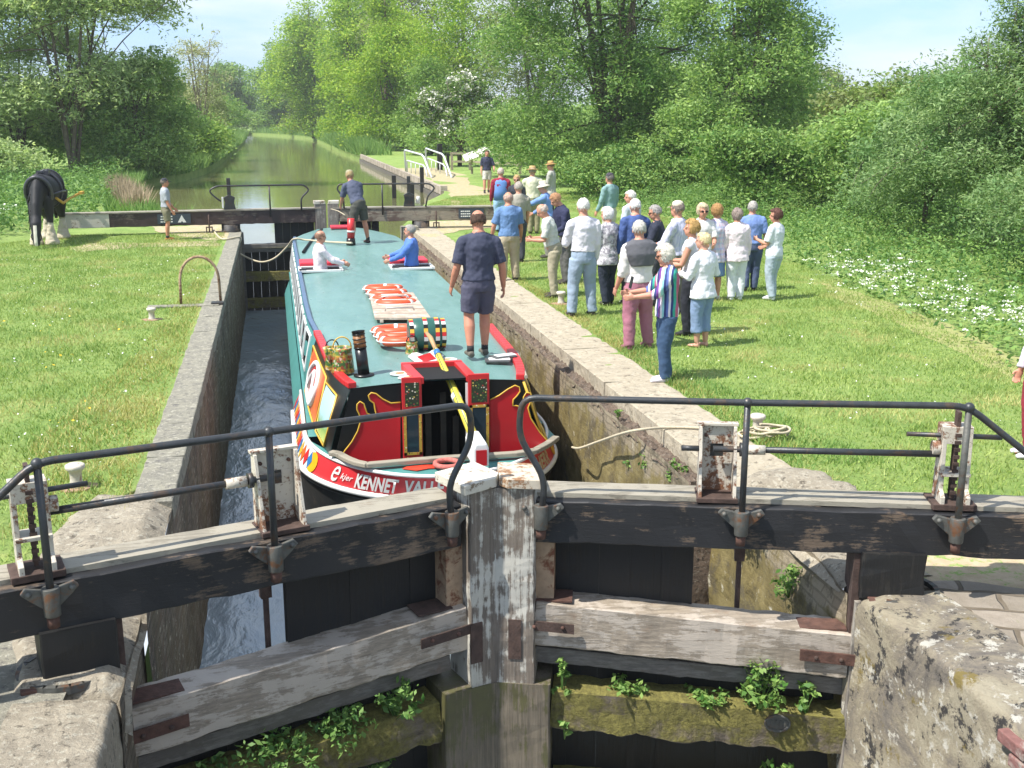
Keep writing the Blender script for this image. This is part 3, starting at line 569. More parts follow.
# far gates
m_farbeam = wood_paint('mottled_old_beam', '8d8474', '5f4e44', .45, (.15,1,1)); m_farbeam2 = wood_paint('dark_brown_beam', '6b5f55', '3b2d2b', .7, (.15,1,1))
def far_gate(side, lab):
    fr = Frame((1.40, 31.42), 4.5, side); base = fr.P(0, 0, 0); t = empty('lock_gate', (base.x, base.y, 0)); tag(t, lab, 'lock gate', 'pair of far lock gates')
    L = 6.95 if side < 0 else 5.6
    b = MB(); b.timber(fr.P(.15, -.17, .40), fr.P(L if side > 0 else 5.75, -.17, .40), .34, .36, fr.n, 50, .012, side); bm_ = b.build('balance_beam', m_farbeam if side > 0 else m_farbeam2, t)
    if side < 0: b = MB(); b.timber(fr.P(5.75, -.17, .40), fr.P(L, -.17, .40), .345, .365, fr.n, 8, .006, 5); b.build('white_beam_end', M['cap_white'], bm_)
    b = MB(); b.timber(fr.P(.15, -.17, .60), fr.P(L-.02, -.17, .60), .38, .035, fr.n, 50, .004, side); b.build('walkway_board', M['board_grey'], t)
    b = MB(); b.timber(fr.P(.17, -.15, -3.5), fr.P(.17, -.15, .72), .30, .32, fr.d, 12, .01, side*3); b.build('mitre_post', M['post_grey'], t)
    b = MB(); c = fr.P(.19, -.15, .76); b.box(c, (.30, .34, .09), fr.rot()); b.build('post_cap', M['cap_white'], t, bevel=.012)
    b = MB(); s_ = .34; k = 0
    while s_ < 2.30:
        e = min(s_+.22, 2.30); fr.box(b, s_+.003, e-.003, -.32-.006*(k % 2), -.26-.006*(k % 2), -3.4, .20 if (e < 1.58) else -.42); s_ = e; k += 1
    b.build('planking', M['black_board'], t)
    for a, h in ((-.46,.22),(-1.25,.26),(-2.0,.26)): MB().timber(fr.P(.3,-.13,a), fr.P(2.4,-.13,a), .26, h, fr.n, 20, .012, a).build('cross_rail', M['mossy'] if a < -1 else M['rail_grey2'], t)
    b = MB(); b.timber(fr.P(2.42,-.13,-3.4), fr.P(2.42,-.13,-.02), .24, .30, fr.d, 12, .01, 4); b.build('heel_post', M['rail_grey2'], t)
    b = MB(); b.lathe(fr.P(2.62,-.17,-.02), [(0,0),(.27,0),(.27,.05),(.25,.07),(.25,.23),(0,.23)], 20); b.build('heel_collar', M['beam_black'], t)
    b = MB(); b.box(fr.P(2.9, .05, .03), (.5,.06,.05), fr.rot()); b.build('anchor_strap', M['galv'], t)
    hz = 1.26; gp = 2.92
    handrail(fr, t, [(.48,.6),(.47,.90),(.16 if side < 0 else .30,1.12),(.36,hz),(1.6,hz),(gp-.05,hz),(gp+.12,1.14),(gp-.10,.92),(gp-.16,.62)] if side > 0 else [(.70,.55),(.70,.90),(.46,1.12),(.62,hz),(1.9,hz),(2.95,hz),(3.16,1.14),(3.02,.98),(2.85,.85)], .024, M['rail_iron'], o=.03)
    MB().tube([fr.P(1.55, .03, .4), fr.P(1.55, .03, hz)], .022, 8).build('rail_post', M['rail_iron'], t)
    gs = 2.62 if side < 0 else 2.30
    b = MB(); b.prism([fr.P(gs-.16,-.24,.62), fr.P(gs+.16,-.24,.62), fr.P(gs+.12,-.24,.80), fr.P(gs+.15,-.24,.94), fr.P(gs,-.24,1.02), fr.P(gs-.15,-.24,.94), fr.P(gs-.12,-.24,.80)], fr.n*.16)
    fr.box(b, gs-.05, gs+.05, -.22, -.12, .95, 1.46); pg = b.build('paddle_gear', M['iron_dark'], t, bevel=.008)
    if side < 0: c = MB(); fr.box(c, gs+.16, gs+.20, -.24, -.08, .66, .95); c.build('white_side_plate', M['white'], pg)
    else: c = MB(); c.lathe(fr.P(gs+.26,-.16,.80), [(0,-.1),(.05,-.1),(.06,.06),(.03,.1),(0,.1)], 10); c.build('white_catch', M['white'], pg)
    # notice plate: pale lines of text and a pale triangle on dark blue
    ps = 4.10 if side < 0 else 4.05; pl = MB(); fr.box(pl, ps-.43, ps+.43, .012, .024, .28, .54) if side < 0 else fr.box(pl, ps-.36, ps+.36, .012, .024, .27, .55)
    plate = pl.build('notice_plate', plain('slate_blue_sign', '39424b', .5, .05), bm_)
    q = MB()
    for k in range(3):
        x0, x1 = (ps+.04, ps+.36) if side < 0 else (ps-.30, ps-.02)
        n = 5
        for i in range(n):
            a = x0+(x1-x0)*i/n; fr.box(q, a, a+(x1-x0)/n*(.86 if (i+k) % 3 else .7), .022, .028, .32+k*.07, .352+k*.07)
    cx = ps-.20 if side < 0 else ps+.19
    q.prism([fr.P(cx-.11,.023,.31), fr.P(cx-.03,.023,.31), fr.P(cx,.023,.35), fr.P(cx+.03,.023,.31), fr.P(cx+.11,.023,.31), fr.P(cx,.023,.51)], fr.n*.006)
    q.build('notice_lettering', M['white'], plate)
    b = MB(); q0 = 3.20 if side < 0 else 3.05; b.cyl(fr.P(q0,.05,.02), fr.P(q0,.05,.5), .02, .02, 8); fr.box(b, q0-.09,q0-.06,.03,.07,-.02,.15); fr.box(b, q0+.06,q0+.09,.03,.07,-.02,.15); fr.box(b, q0-.09, q0+.09,.03,.07,.15,.18); b.build('beam_stay', M['rust_dark'], t)
    return t
far_gate(-1, 'left leaf of the far lock gates, its balance beam ending in white beside the horse')
far_gate(1, 'right leaf of the far lock gates, mottled balance beam crossing behind the spectators')
# brick piers carrying the far gates
for sx, lab in ((-1, 'stone pier under the left far gate, at the head of the lock'), (1, 'white faced stone pier under the right far gate')):
    x = XL-.02 if sx < 0 else XR+.02; b = MB(); rough_sheet(b, lambda u, v: (x, 31.2+.9*u, -3.2+3.2*v), 8, 20, .015, 3, (-sx,0,0)); rough_sheet(b, lambda u, v: (x+sx*.6*u, 32.1, -3.2+3.2*v), 8, 20, .015, 3, (0,1,0)); rough_sheet(b, lambda u, v: (x+sx*.6*u, 31.2+.9*v, .005), 8, 8, .01, 3, (0,0,1))
    tag(b.build('gate_pier', M['coping_grey'], loc=(x,31.2,0)), lab, 'stone pier')
b = MB(); rough_sheet(b, lambda u, v: (3.52+.32*u, 30.55, -.5+.62*v), 6, 8, .012, 4, (0,-1,0)); b.bb((3.54,30.56,-.3),(3.86,30.95,.13)); tag(b.build('stone_block', M['coping_grey'], loc=(3.7,30.7,0), bevel=.02), 'pale squared stone block at the head of the right lock wall', 'stone block')
# ---------------------------------------------------------------- the horse-drawn trip boat
BX, RZ = 1.71, .10
boat = empty('passenger_boat', (BX, 20, WC)); tag(boat, 'long wide-beam trip boat with teal roof and red painted stern lying in the lock', 'canal boat')
def m_roof():
    n = N('teal_roof_paint'); lo = n.noise(1.1, 5, .6, n.map((1,.35,1))); sm = n.noise(6, 9, .75, n.map((1.4,.5,1))); col = n.ramp(lo, .3, .7, hexc('557a74'), hexc('6b8f89'))
    col = n.mix(n.math('MULTIPLY', n.ramp(sm, .52, .68), .45), col, hexc('87a09a')); col = n.mix(n.math('MULTIPLY', n.ramp(n.noise(3.1, 9, .8, n.map(loc=(3,3,0))), .57, .66), .35), col, hexc('45645f'))
    col = n.mix(n.math('MULTIPLY', n.ramp(n.noise(46, 3, .6, n.map((1,.15,1))), .62, .70), .25), col, hexc('93aaa6')); n.bump(n.math('ADD', n.math('MULTIPLY', n.noise(1.6, 3), 2), n.noise(30, 4)), .10, .01)
    return n.out(col, n.ramp(sm, .35, .7, (.26,.26,.26,1), (.52,.52,.52,1)))
c_teal = m_roof(); c_teal2 = plain('teal_hull_paint', '4b8682', .45, .10, 3, 0, .08)
c_red = plain('scarlet_paint', 'c22c2e', .38, .08, 4, 0, .05); c_dred = plain('crimson_panel_paint', 'b31d25', .35, .10, 1.6, 0, .05); c_black = plain('black_gloss_paint', '141516', .32, .2, 4, 0, .05)
c_white = plain('cream_white_paint', 'dcdcd8', .4, .04, 4, 0, .05); c_yel = plain('yellow_line_paint', 'cda43a', .45, .10, 8, 0, .05); c_navy = plain('blue_edge_paint', '4d6480', .35, .1, 4, 0, .05)
c_tar = plain('tarred_hull', '262624', .6, .3, 5, 0, .3, hexc('4b4236')); c_glass = plain('dark_window_glass', '11161a', .08, .1, 2, 0, 0)
def roof_hw(y): return float(np.interp(y, [12.1,12.35,12.6,13.0,13.4,14,14.6,15.4,16.4,18,27.6,28.4,29.4,30.6], [.985,1.045,1.09,1.14,1.17,1.195,1.215,1.25,1.31,1.33,1.33,1.28,1.02,.62]))
def foot_hw(y): return float(np.interp(y, [12.1,12.6,13.2,14,15,16,28,29.5,30.6], [1.24,1.31,1.36,1.39,1.41,1.42,1.42,1.12,.60]))
FZ = -.67
def side(y, t, sg, o=0.0):
    """cabin side: t 0 at the foot .. 1 at the roof edge; o outwards"""
    x = foot_hw(y)+(roof_hw(y)-foot_hw(y))*t + .03*math.sin(math.pi*t) + o; return V(BX+sg*x, y, FZ+(RZ-.02-FZ)*t)
Ys = [12.1+(i/60)**1*18.5 for i in range(61)]; Ys = sorted(set([12.1,12.35,12.6,13.0,13.4]+Ys))
b = MB()   # cambered roof
def roofp(y, u): hw = roof_hw(y); return V(BX+hw*u, y, RZ+.045*(1-u*u))
n = len(Ys)-1; b.grid(lambda a, v: roofp(Ys[int(round(a*n))], -1+2*v), n, 10); roof = b.build('roof', c_teal, boat)
b = MB()   # cabin sides
for sg in (-1, 1): b.grid(lambda a, v: side(Ys[int(round(a*n))], v, sg), n, 6)
b.add([side(30.6,0,-1), side(30.6,0,1), side(30.6,1,1), side(30.6,1,-1)], [(0,1,2,3)])
cabin = b.build('cabin_side', c_teal2, boat)
yy = [12.1,12.35,12.6,13.0,13.4,14,14.6,15.2]   # black ground of the decorated stern quarters
for sg in (-1, 1): MB().grid(lambda a, v: side(yy[int(round(a*7))], v, sg, .006), 7, 6).build('black_quarter', c_black, boat)
def edge_strip(y0, y1, mat, name, w=.10, h=.07):
    for sg in (-1, 1):
        if sg > 0 and name == 'blue_roof_rail': continue
        ee = MB(); q = [y0+(y1-y0)*i/24 for i in range(25)]
        for i in range(24):
            a, c = V(BX+sg*(roof_hw(q[i])-.02), q[i], RZ+.035), V(BX+sg*(roof_hw(q[i+1])-.02), q[i+1], RZ+.035); d = (c-a).normalized()
            ee.box((a+c)/2, ((c-a).length*1.03, w, h), Matrix((d, V(0,0,1).cross(d), V(0,0,1))).transposed())
        ee.build(name, mat, boat, bevel=.01)
edge_strip(12.1, 15.35 , c_red, 'red_roof_rail'); edge_strip(15.36, 28.2, c_navy, 'blue_roof_rail', .07, .05)
# windows: dark panes between white pillars
for sg in (-1, 1):
    y = 15.75; k = 0
    while y < 27.6:
        p0, p1 = y, y+.78
        b = MB()
        for a, c, t0, t1 in ((p0,p1,.22,.27),(p0,p1,.87,.92),(p0,p0+.09,.27,.87),(p1-.09,p1,.27,.87)):
            P = [side(a,t0,sg,.02), side(c,t0,sg,.02), side(c,t1,sg,.02), side(a,t1,sg,.02)]; b.prism(P, V(-sg*.018,0,0))
        wf = b.build('window', c_white, boat); g_ = MB(); g_.prism([side(p0+.09,.27,sg,.012), side(p1-.09,.27,sg,.012), side(p1-.09,.87,sg,.012), side(p0+.09,.87,sg,.012)], V(-sg*.008,0,0)); g_.build('pane', c_glass, wf)
        y += .96; k += 1
# hull: rings from the gunwale down, round stern towards the camera
def ring(z):
    t = max(0, min(1, (-.68-z)/.32)); t2 = max(0, min(1, (-1.0-z)/1.3))
    hw = 1.465+.135*t-.12*t2; bb_ = 2.05-.14*t-1.15*t2; yc = 13.25; out = []
    for i in range(41):
        f = math.pi*i/40; cx, sy = math.cos(f), math.sin(f); p = 1.0
        out.append(V(BX-hw*abs(cx)**p*(1 if cx > 0 else -1), yc-bb_*abs(sy)**p, z))
    R_ = [V(BX+hw*k, y, z) for y, k in ((14.5,1),(15.4,1),(26.5,1),(28.2,.9),(29.5,.66),(30.5,.30),(30.9,.06))]
    L_ = [V(BX-hw*k, y, z) for y, k in ((30.9,.06),(30.5,.30),(29.5,.66),(28.2,.9),(26.5,1),(15.4,1),(14.5,1))]
    return L_+out+R_
def band(z0, z1, k, o0=0, o1=0, i0=0, i1=None):
    mb = MB(); rs = []
    for i in range(k+1):
        z = z0+(z1-z0)*i/k; r = ring(z); off = o0+(o1-o0)*i/k; cen = V(BX, 20, z)
        if off:
            rr = []
            for j, p in enumerate(r):
                a, c = r[max(j-1, 0)], r[min(j+1, len(r)-1)]; tt = (c-a).normalized(); nn = V(tt.y*-1, tt.x, 0)
                if nn.dot(p-V(BX, min(p.y+.001, 20) if p.y > 13.25 else 13.25+.6, z)) < 0: nn = -nn
                rr.append(p+nn*off)
            r = rr
        rs.append(r[i0:i1])
    m = len(rs[0]); mb.add([p for r in rs for p in r], [(i*m+j, i*m+j+1, (i+1)*m+j+1, (i+1)*m+j) for i in range(k) for j in range(m-1)], True); return mb
band(-.70, -1.02, 3).build('hull_side', c_teal2, boat)
band(-1.02, -2.6, 10).build('hull_bottom', c_tar, boat)
band(-.70, -1.03, 3, .014, .014, 11, 45).build('red_name_band', plain('bright_red_band', 'cf343a', .4, .08, 4, 0, .05), boat)
def strake(z, r, name, mat, i0=5, i1=50, off=.015):
    R0 = ring(z); P = []
    for j in range(i0, i1):
        a, c = R0[j-1], R0[min(j+1, len(R0)-1)]; tt = (c-a).normalized(); nn = V(-tt.y, tt.x, 0)
        if nn.dot(R0[j]-V(BX, max(R0[j].y, 13.9), z)) < 0: nn = -nn
        P.append(R0[j]+nn*off)
    return MB().tube(P, r, 8).build(name, mat, boat)
strake(-.70, .022, 'upper_white_strake', c_white); strake(-1.0, .032, 'lower_white_strake', c_white)
strake(-1.055, .028, 'lower_strake', c_black)
# white quarter with coloured lozenges along both stern quarters
for sl_ in ((5,13),(43,51)):
    bb2 = band(-.72, -.98, 1, .015, .015, *sl_); bb2.build('white_quarter_band', c_white, boat)
R0 = ring(-.72); R1 = ring(-.98)
cols = [c_red, plain('mid_blue_paint', '2f6fa8', .4, .1), c_yel, plain('orange_paint', 'd8642a', .4, .1)]
for sgi, (ia, ib) in enumerate(((5,12),(43,50))):
    mbs = [MB() for _ in cols]; k = 0
    for j in range(ia, ib):
        nsub = max(1, int((R0[j]-R0[j+1]).length/.15))
        for q in range(nsub):
            f = (q+.5)/nsub
            a = R0[j].lerp(R0[j+1], f); c = R1[j].lerp(R1[j+1], f); tt = (R0[j+1]-R0[j]).normalized(); nn = V(-tt.y, tt.x, 0)
            if nn.dot(a-V(BX, max(a.y, 13.9), 0)) < 0: nn = -nn
            m = (a+c)/2+nn*.022; u = (a-c)*.42; w_ = tt*.075
            MB().prism([m+u, m+w_, m-u, m-w_], nn*.004).build('painted_lozenge', cols[k % 4], boat); k += 1
# red and yellow ends of the name band
def band_point(i, v, off):
    j = int(i); f = i-j; a = R0[j].lerp(R0[j+1], f); c = R1[j].lerp(R1[j+1], f); tt = (R0[j+1]-R0[j]).normalized(); nn = V(-tt.y, tt.x, 0)
    if nn.dot(a-V(BX, max(a.y, 13.9), 0)) < 0: nn = -nn
    return c.lerp(a, v)+nn*off
for i0, s_ in ((12.1,1),(42.4,-1)):
    mb = MB(); P = [band_point(i0+1.0*math.cos(q)*.9, .5+.46*math.sin(q), .022) for q in np.linspace(0, 2*math.pi, 17)[:-1]]; nn = (P[0]-V(BX, 14.5, P[0].z)).normalized(); mb.prism(P, nn*.004); mb.build('yellow_rosette', plain('golden_paint', 'e0a522', .4, .1), boat)
# lettering bent round the stern
arc = [0]; 
for j in range(7, 48): arc.append(arc[-1]+(R1[j+1]-R1[j]).length)
def arc_to_i(sv):
    for k in range(len(arc)-1):
        if sv <= arc[k+1]: return 7+k+(sv-arc[k])/(arc[k+1]-arc[k])
    return 47.9
def letters(txt, s0, width, v0, v1, name, mat, shear=0, parent=None, off_=.034):
    cu = bpy.data.curves.new('txt', 'FONT'); cu.body = txt; cu.size = 1; cu.extrude = 0; cu.offset = off_; cu.resolution_u = 3; cu.shear = shear; cu.space_character = 1.04
    o = bpy.data.objects.new('txt', cu); S.collection.objects.link(o); bpy.context.view_layer.update()
    me = bpy.data.meshes.new_from_object(o.evaluated_get(bpy.context.evaluated_depsgraph_get())); bpy.data.objects.remove(o)
    bm = bmesh.new(); bm.from_mesh(me); xs = [v.co.x for v in bm.verts]; yv = [v.co.y for v in bm.verts]; x0, x1, y0, y1 = min(xs), max(xs), min(yv), max(yv)
    for _ in range(2): bmesh.ops.subdivide_edges(bm, edges=[e for e in bm.edges if e.calc_length() > .12], cuts=1)
    bmesh.ops.triangulate(bm, faces=bm.faces)
    for v in bm.verts:
        v.co = band_point(arc_to_i(s0+width*(v.co.x-x0)/(x1-x0)), v0+(v1-v0)*(v.co.y-y0)/(y1-y0), .024) - boat.location
    bm.to_mesh(me); bm.free(); me.materials.clear(); me.materials.append(mat)
    o = bpy.data.objects.new(name, me); S.collection.objects.link(o); o.parent = boat; return o
tot = arc[-1]
def arc_of_px(px):   # where along the stern the photo's lettering stands
    best = min(range(800), key=lambda k: abs((lambda p: proj(p)[0]-px)(band_point(7+k/800*33, .5, .02)))); i = 7+best/800*33; j = int(i)-7; return arc[j]+(i-int(i))*(arc[j+1]-arc[j])
def proj(p):
    v = p-V(0,0,CAMH); w_ = v.dot(cf_); return 512+FPX*v.dot(cr_)/w_, 384-FPX*v.dot(cu_)/w_
a0, a1 = arc_of_px(356), arc_of_px(398); letters('KENNET', a0, a1-a0, .14, .84, 'name_lettering', c_white)
b0 = arc_of_px(404); letters('VALLEY', b0, (a1-a0)*1.02, .14, .84, 'name_lettering', c_white)
e0 = arc_of_px(332.5); letters('e', e0, arc_of_px(339.5)-e0, .16, .90, 'script_letter', c_white, .35, None, .005)
e0 = arc_of_px(341); letters('kjer', e0, arc_of_px(353)-e0, .28, .66, 'script_letter', c_white, .3, None, .01)
e0 = arc_of_px(537); letters('HERR', e0, max(.3, arc_of_px(561)-e0), .10, .82, 'name_lettering', plain('cream_gold_letters', 'c9b08a', .5, .1))
# stern deck, wooden rail round it
T = ring(-.69)[10:46]; CP = [onZ(a, c+1, -.69) for a, c in ((331,451),(338,453),(347,458),(357,462),(367,464),(390,462),(417,459.5),(450,457),(485,455),(515,453),(535,450),(548,443),(556,436))]
def along(Q, f): k = f*(len(Q)-1); j = min(int(k), len(Q)-2); return Q[j].lerp(Q[j+1], k-j)
b = MB(); b.grid(lambda u, v: along(T, u).lerp(along(CP, u), v), 50, 2, False); b.add([V(BX-1.1,12.1,-.93), V(BX+1.1,12.1,-.93), V(BX+.5,11.75,-.93), V(BX-.5,11.75,-.93)], [(0,1,2,3)])
for sg in (-1, 1): b.add([V(BX+sg*1.3,13.0,-.695), V(BX+sg*1.46,13.0,-.695), V(BX+sg*1.46,28,-.695), V(BX+sg*1.3,28,-.695)], [(0,1,2,3)])
b.build('deck', c_teal2, boat)
P = [onZ(a, c+1, -.63) for a, c in ((331,452),(338,453),(347,458),(357,462),(367,464),(390,462),(417,459.5),(450,457),(485,455),(515,453),(535,450),(548,443),(556,437))]
b = MB(); q = []
for i in range(len(P)-1):
    d = (P[i+1]-P[i]).normalized(); b.box((P[i]+P[i+1])/2, ((P[i+1]-P[i]).length+.02, .09, .055), Matrix((d, V(0,0,1).cross(d), V(0,0,1))).transposed())
b.build('wooden_coaming', M['board_grey'], boat, bevel=.012)
# stern bulkhead
YB = 12.1
bl = lambda x, z: V(x, YB, z)
pt = lambda px, py, o=0: (lambda p: V(p.x, YB-o, p.z))(onY(px, py, YB))
b = MB(); hwt = roof_hw(12.1); L0, L1, Rr0, Rr1 = BX-hwt, BX-1.25, BX+hwt, BX+1.25; DX0, DX1 = 1.53, 2.06; ZB = -.95
for poly in ([(L1,ZB),(DX0,ZB),(DX0,RZ+.03),(L0,RZ)], [(DX1,ZB),(Rr1,ZB),(Rr0,RZ),(DX1,RZ+.03)]): b.prism([bl(x, z) for x, z in poly], V(0,.03,0))
b.build('stern_bulkhead', c_black, boat)
def zpix(x, y): return (280+x/3.657, 320+y/3.657)
Lp = [(440,300),(405,303),(375,288),(350,268),(333,265),(323,275),(328,292),(343,303),(346,320),(352,345),(335,348),(318,340),(312,322),(306,305),(292,297),(282,307),(281,325),(290,345),(294,370),(284,405),(262,445),(238,475),(228,490),(262,512),(320,525),(440,510)]
Rp = [(768,290),(800,275),(832,252),(858,238),(874,244),(877,260),(866,276),(852,290),(850,312),(862,312),(884,318),(888,300),(890,280),(900,264),(914,266),(920,282),(914,302),(906,320),(916,358),(948,408),(985,448),(975,470),(940,488),(768,492)]
for poly in (Lp, Rp):
    P = [pt(*zpix(x, y), .012) for x, y in poly]; m = MB().prism(P, V(0,.010,0)); rp = m.build('red_scroll_panel', c_dred, boat)
    k = len(P)-(2 if poly is Lp else 2); MB().tube([p-V(0,.004,0) for p in P[:k]], .0085, 6).build('yellow_outline', c_yel, rp)
# doors folded flat either side of the doorway
def paint_flowers(name, base):
    n = N(name); v = n.vor(34, None, 'F1', 'Distance'); cc = n.vor(34, None, 'F1', 'Color'); h = n.xyz(cc)[0]
    col = n.stops(h, [(0, hexc('3c5f2c')), (.3, hexc('a8443a')), (.5, hexc('c9b25a')), (.68, hexc('5c7d3a')), (.85, hexc('d8cdb8'))], 'CONSTANT')
    return n.out(n.mix(n.ramp(v, .25, .36), col, hexc(base)), .45)
m_fl = paint_flowers('painted_roses', '2b3322'); m_fl2 = paint_flowers('painted_roses_on_yellow', 'b58f38'); m_fl3 = paint_flowers('painted_roses_on_red', '8e2a22')
for (p0, p1) in (((401,378),(422.5,458)), ((467.5,374.5),(489,453))):
    a, c = pt(*p0, .03), pt(*p1, .03); x0, x1, z1, z0 = a.x, c.x, a.z, c.z; b = MB(); b.bb((x0, YB-.045, z0-.06), (x1, YB-.012, z1+.01)); d = b.build('cabin_door', c_red, boat, bevel=.004)
    zm = z1-(z1-z0)*.37; b = MB(); b.bb((x0+.035, YB-.053, zm+.03), (x1-.03, YB-.046, z1-.05)); b.build('rose_painting', m_fl, d)
    for aa, cc_ in (((x0+.012, zm),(x0+.045, z0+.06)), ((x1-.04, zm),(x1-.008, z0+.06)), ((x0+.012, zm),(x1-.008, zm-.03)), ((x0+.012, z0+.09),(x1-.008, z0+.06))):
        b = MB(); b.bb((aa[0], YB-.055, cc_[1]), (cc_[0], YB-.046, aa[1])); b.build('gold_frame', m_fl2, d)
    b = MB(); b.bb((x0+.047, YB-.051, z0+.09), (x1-.042, YB-.046, zm-.03)); b.build('dark_panel', plain('dark_door_panel', '28343c', .15, .1), d)
    b = MB(); b.bb((x0+.03, YB-.051, z0-.05), (x1-.03, YB-.046, z0+.04)); b.build('rose_painting', m_fl3, d)
b = MB(); b.bb((DX0-.30, YB-.03, RZ+.02), (DX0, YB+.30, RZ+.075)) ; b = MB()
b.bb((1.37, YB+.62, RZ+.01), (2.10, YB+.70, RZ+.12)); b.prism([V(1.37,YB+.66,RZ+.04), V(1.47,YB+.66,RZ+.04), V(1.55,YB-.04,RZ+.02), V(1.44,YB-.04,RZ+.02)], V(0,0,.075)); b.prism([V(2.00,YB+.66,RZ+.04), V(2.10,YB+.66,RZ+.04), V(2.15,YB-.04,RZ+.02), V(2.04,YB-.04,RZ+.02)], V(0,0,.075))
b.build('red_hatch_slide', c_red, boat, bevel=.006)
b = MB(); b.add([V(1.50,YB-.01,RZ+.062), V(2.08,YB-.01,RZ+.062), V(2.03,YB+.63,RZ+.062), V(1.46,YB+.63,RZ+.062)], [(0,1,2,3)]); b.build('hatch_shade_sheet', plain('interior_shade_black', '0d0d0d', .9, .1), boat)  # black sheet over the closed roof, painted as the darkness of an opening
b = MB(); b.bb((DX0, YB+.9, -1.4), (DX1, YB+.95, RZ+.0)); b.bb((DX0-.02, YB, -1.4), (DX0-.01, YB+.9, RZ)); b.bb((DX1+.01, YB, -1.4), (DX1+.02, YB+.9, RZ)); b.build('cabin_interior', plain('interior_shade_black', '0d0d0d', .9, .1), boat)  # near-black walls: the cabin's shade is put into their colour
b = MB()
for x, z1 in ((1.62,-.28),(1.80,-.12),(1.95,-.42)): b.bb((x, YB+.45, -1.2), (x+.07, YB+.5, z1))
b.bb((1.6, YB+.5, -.36), (1.98, YB+.52, -.28)); b.build('cabin_fittings', plain('dark_brown_cabin_wood', '4a4038', .7, .3), boat)  # fittings in dark brown wood, tone varied at random
b = MB(); b.bb((DX1-.03, YB-.02, -.8), (DX1-.005, YB+.0, RZ)); b.build('door_jamb', c_white, boat)
# side pictures: red panel with a portrait oval, then a landscape with yellow border
for sg in (-1, 1):
    def pic(y0, y1, t0, t1, y0b=None, y1b=None, o=.014):
        k = 8; y0b = y0 if y0b is None else y0b; y1b = y1 if y1b is None else y1b; mb = MB()
        mb.grid(lambda u, v: side(y0+(y1-y0)*u+(y0b-y0+(y1b-y1-y0b+y0)*u)*(1-v), t0+(t1-t0)*v, sg, o), k, 5, True); return mb
    n = N('painted_landscape'); x = n.xyz(); f = n.noise(4, 6, .7)
    col = n.stops(n.math('ADD', n.math('MULTIPLY', x[2], .9), n.math('ADD', n.math('MULTIPLY', f, .35), -1.12)), [(.0, hexc('3f7f33')), (.32, hexc('86ad4c')), (.46, hexc('b7c46a')), (.6, hexc('7fa25a')), (.75, hexc('a9ccd6'))])
    m_land = n.out(col, .4)
    pp = pic(12.42, 13.05, .06, .80).build('landscape_painting', m_land, boat)
    cor = [side(12.40,.03,sg,.02), side(13.07,.03,sg,.02), side(13.07,.83,sg,.02), side(12.40,.83,sg,.02)]
    MB().tube(cor, .014, 6, closed=True).build('yellow_border', c_yel, pp)
    n = N('orange_red_panel'); m_or = n.out(n.ramp(n.noise(2.2, 4), .35, .65, hexc('c2442c'), hexc('d5803e')), .4)
    pp = pic(13.20, 15.10, .06, .86).build('red_side_panel', m_or, boat)
    MB().tube([side(13.17,.03,sg,.02), side(14.2,.02,sg,.02), side(15.15,.03,sg,.02), side(15.15,.88,sg,.02), side(14.2,.88,sg,.02), side(13.17,.88,sg,.02)], .014, 6, closed=True).build('yellow_border', c_yel, pp)
    MB().tube([side(14.2+.55*math.cos(q)-.12*math.sin(q), .47+.36*math.sin(q), sg, .022) for q in np.linspace(0, 2*math.pi, 33)[:-1]], .035, 6, closed=True).build('portrait_oval', c_white, pp)
    MB().prism([side(14.2+.50*math.cos(q)-.1*math.sin(q), .47+.31*math.sin(q), sg, .016) for q in np.linspace(0, 2*math.pi, 25)[:-1]], V(sg*.004,0,0)).build('portrait_ground', plain('portrait_red', 'a8302c', .4, .2), pp)
    MB().tube([side(y, t, sg, .026) for y, t in ((14.55,.3),(14.4,.55),(14.2,.68),(14.05,.55),(14.1,.35),(13.95,.25),(13.9,.5))], .03, 6).build('portrait_figure', c_white, pp)
# rudder head and tiller
rh = MB(); c = onY(479, 456, 11.0); rx = c.x
rh.prism([V(rx-.085,10.86,-.52), V(rx+.085,10.86,-.52), V(rx+.085,10.86,-.32), V(rx+.06,10.86,-.26), V(rx-.06,10.86,-.26), V(rx-.085,10.86,-.32)], V(-.03,.34,.05))
rh.bb((rx-.05,10.95,-1.9), (rx+.05,11.3,-.5)); rud = rh.build('rudder_head', c_white, boat, bevel=.02)
MB().prism([V(rx-.058,10.855,-.50), V(rx+.058,10.855,-.50), V(rx+.058,10.855,-.33), V(rx-.058,10.855,-.33)], V(0,-.006,0)).build('red_end', c_dred, rud)
n = N('striped_tiller'); x = n.xyz(); col = n.stops(n.math('FRACT', n.math('MULTIPLY', x[1], .9)), [(0, hexc('d8c23a')), (.80, hexc('d8c23a')), (.82, hexc('e0e0dc')), (.9, hexc('8f2c2c'))], 'CONSTANT'); m_til = n.out(hexc('d9c74c'), .35)
p0, p1 = V(rx-.01, 11.25, -.30), onZ(436, 350, .30); p2 = p1+(p1-p0)*.16
tl = MB().tube([p0, p0.lerp(p1, .5)+V(0,0,.02), p1], [.055,.044,.034], 12).build('tiller', m_til, boat)
off = V(-.030,0,.040); MB().tube([p0+off*1.1, p0.lerp(p1,.5)+V(0,0,.02)+off*.95, p1+off*.72], [.006,.005,.005], 6).build('dark_stripe', plain('grey_green_stripe', '3f5a4a', .4, .1), tl)
MB().tube([p0.lerp(p1,.93), p0.lerp(p1,.985)], [.043,.040], 12).build('blue_band', plain('mid_blue_paint', '2f6fa8', .4, .1), tl)
MB().tube([p1, p2, p2+V(-.02,.22,.02)], [.024,.03,.022], 10).build('bare_handle', plain('scrubbed_ash_handle', 'b08d62', .6, .15, 10), tl)
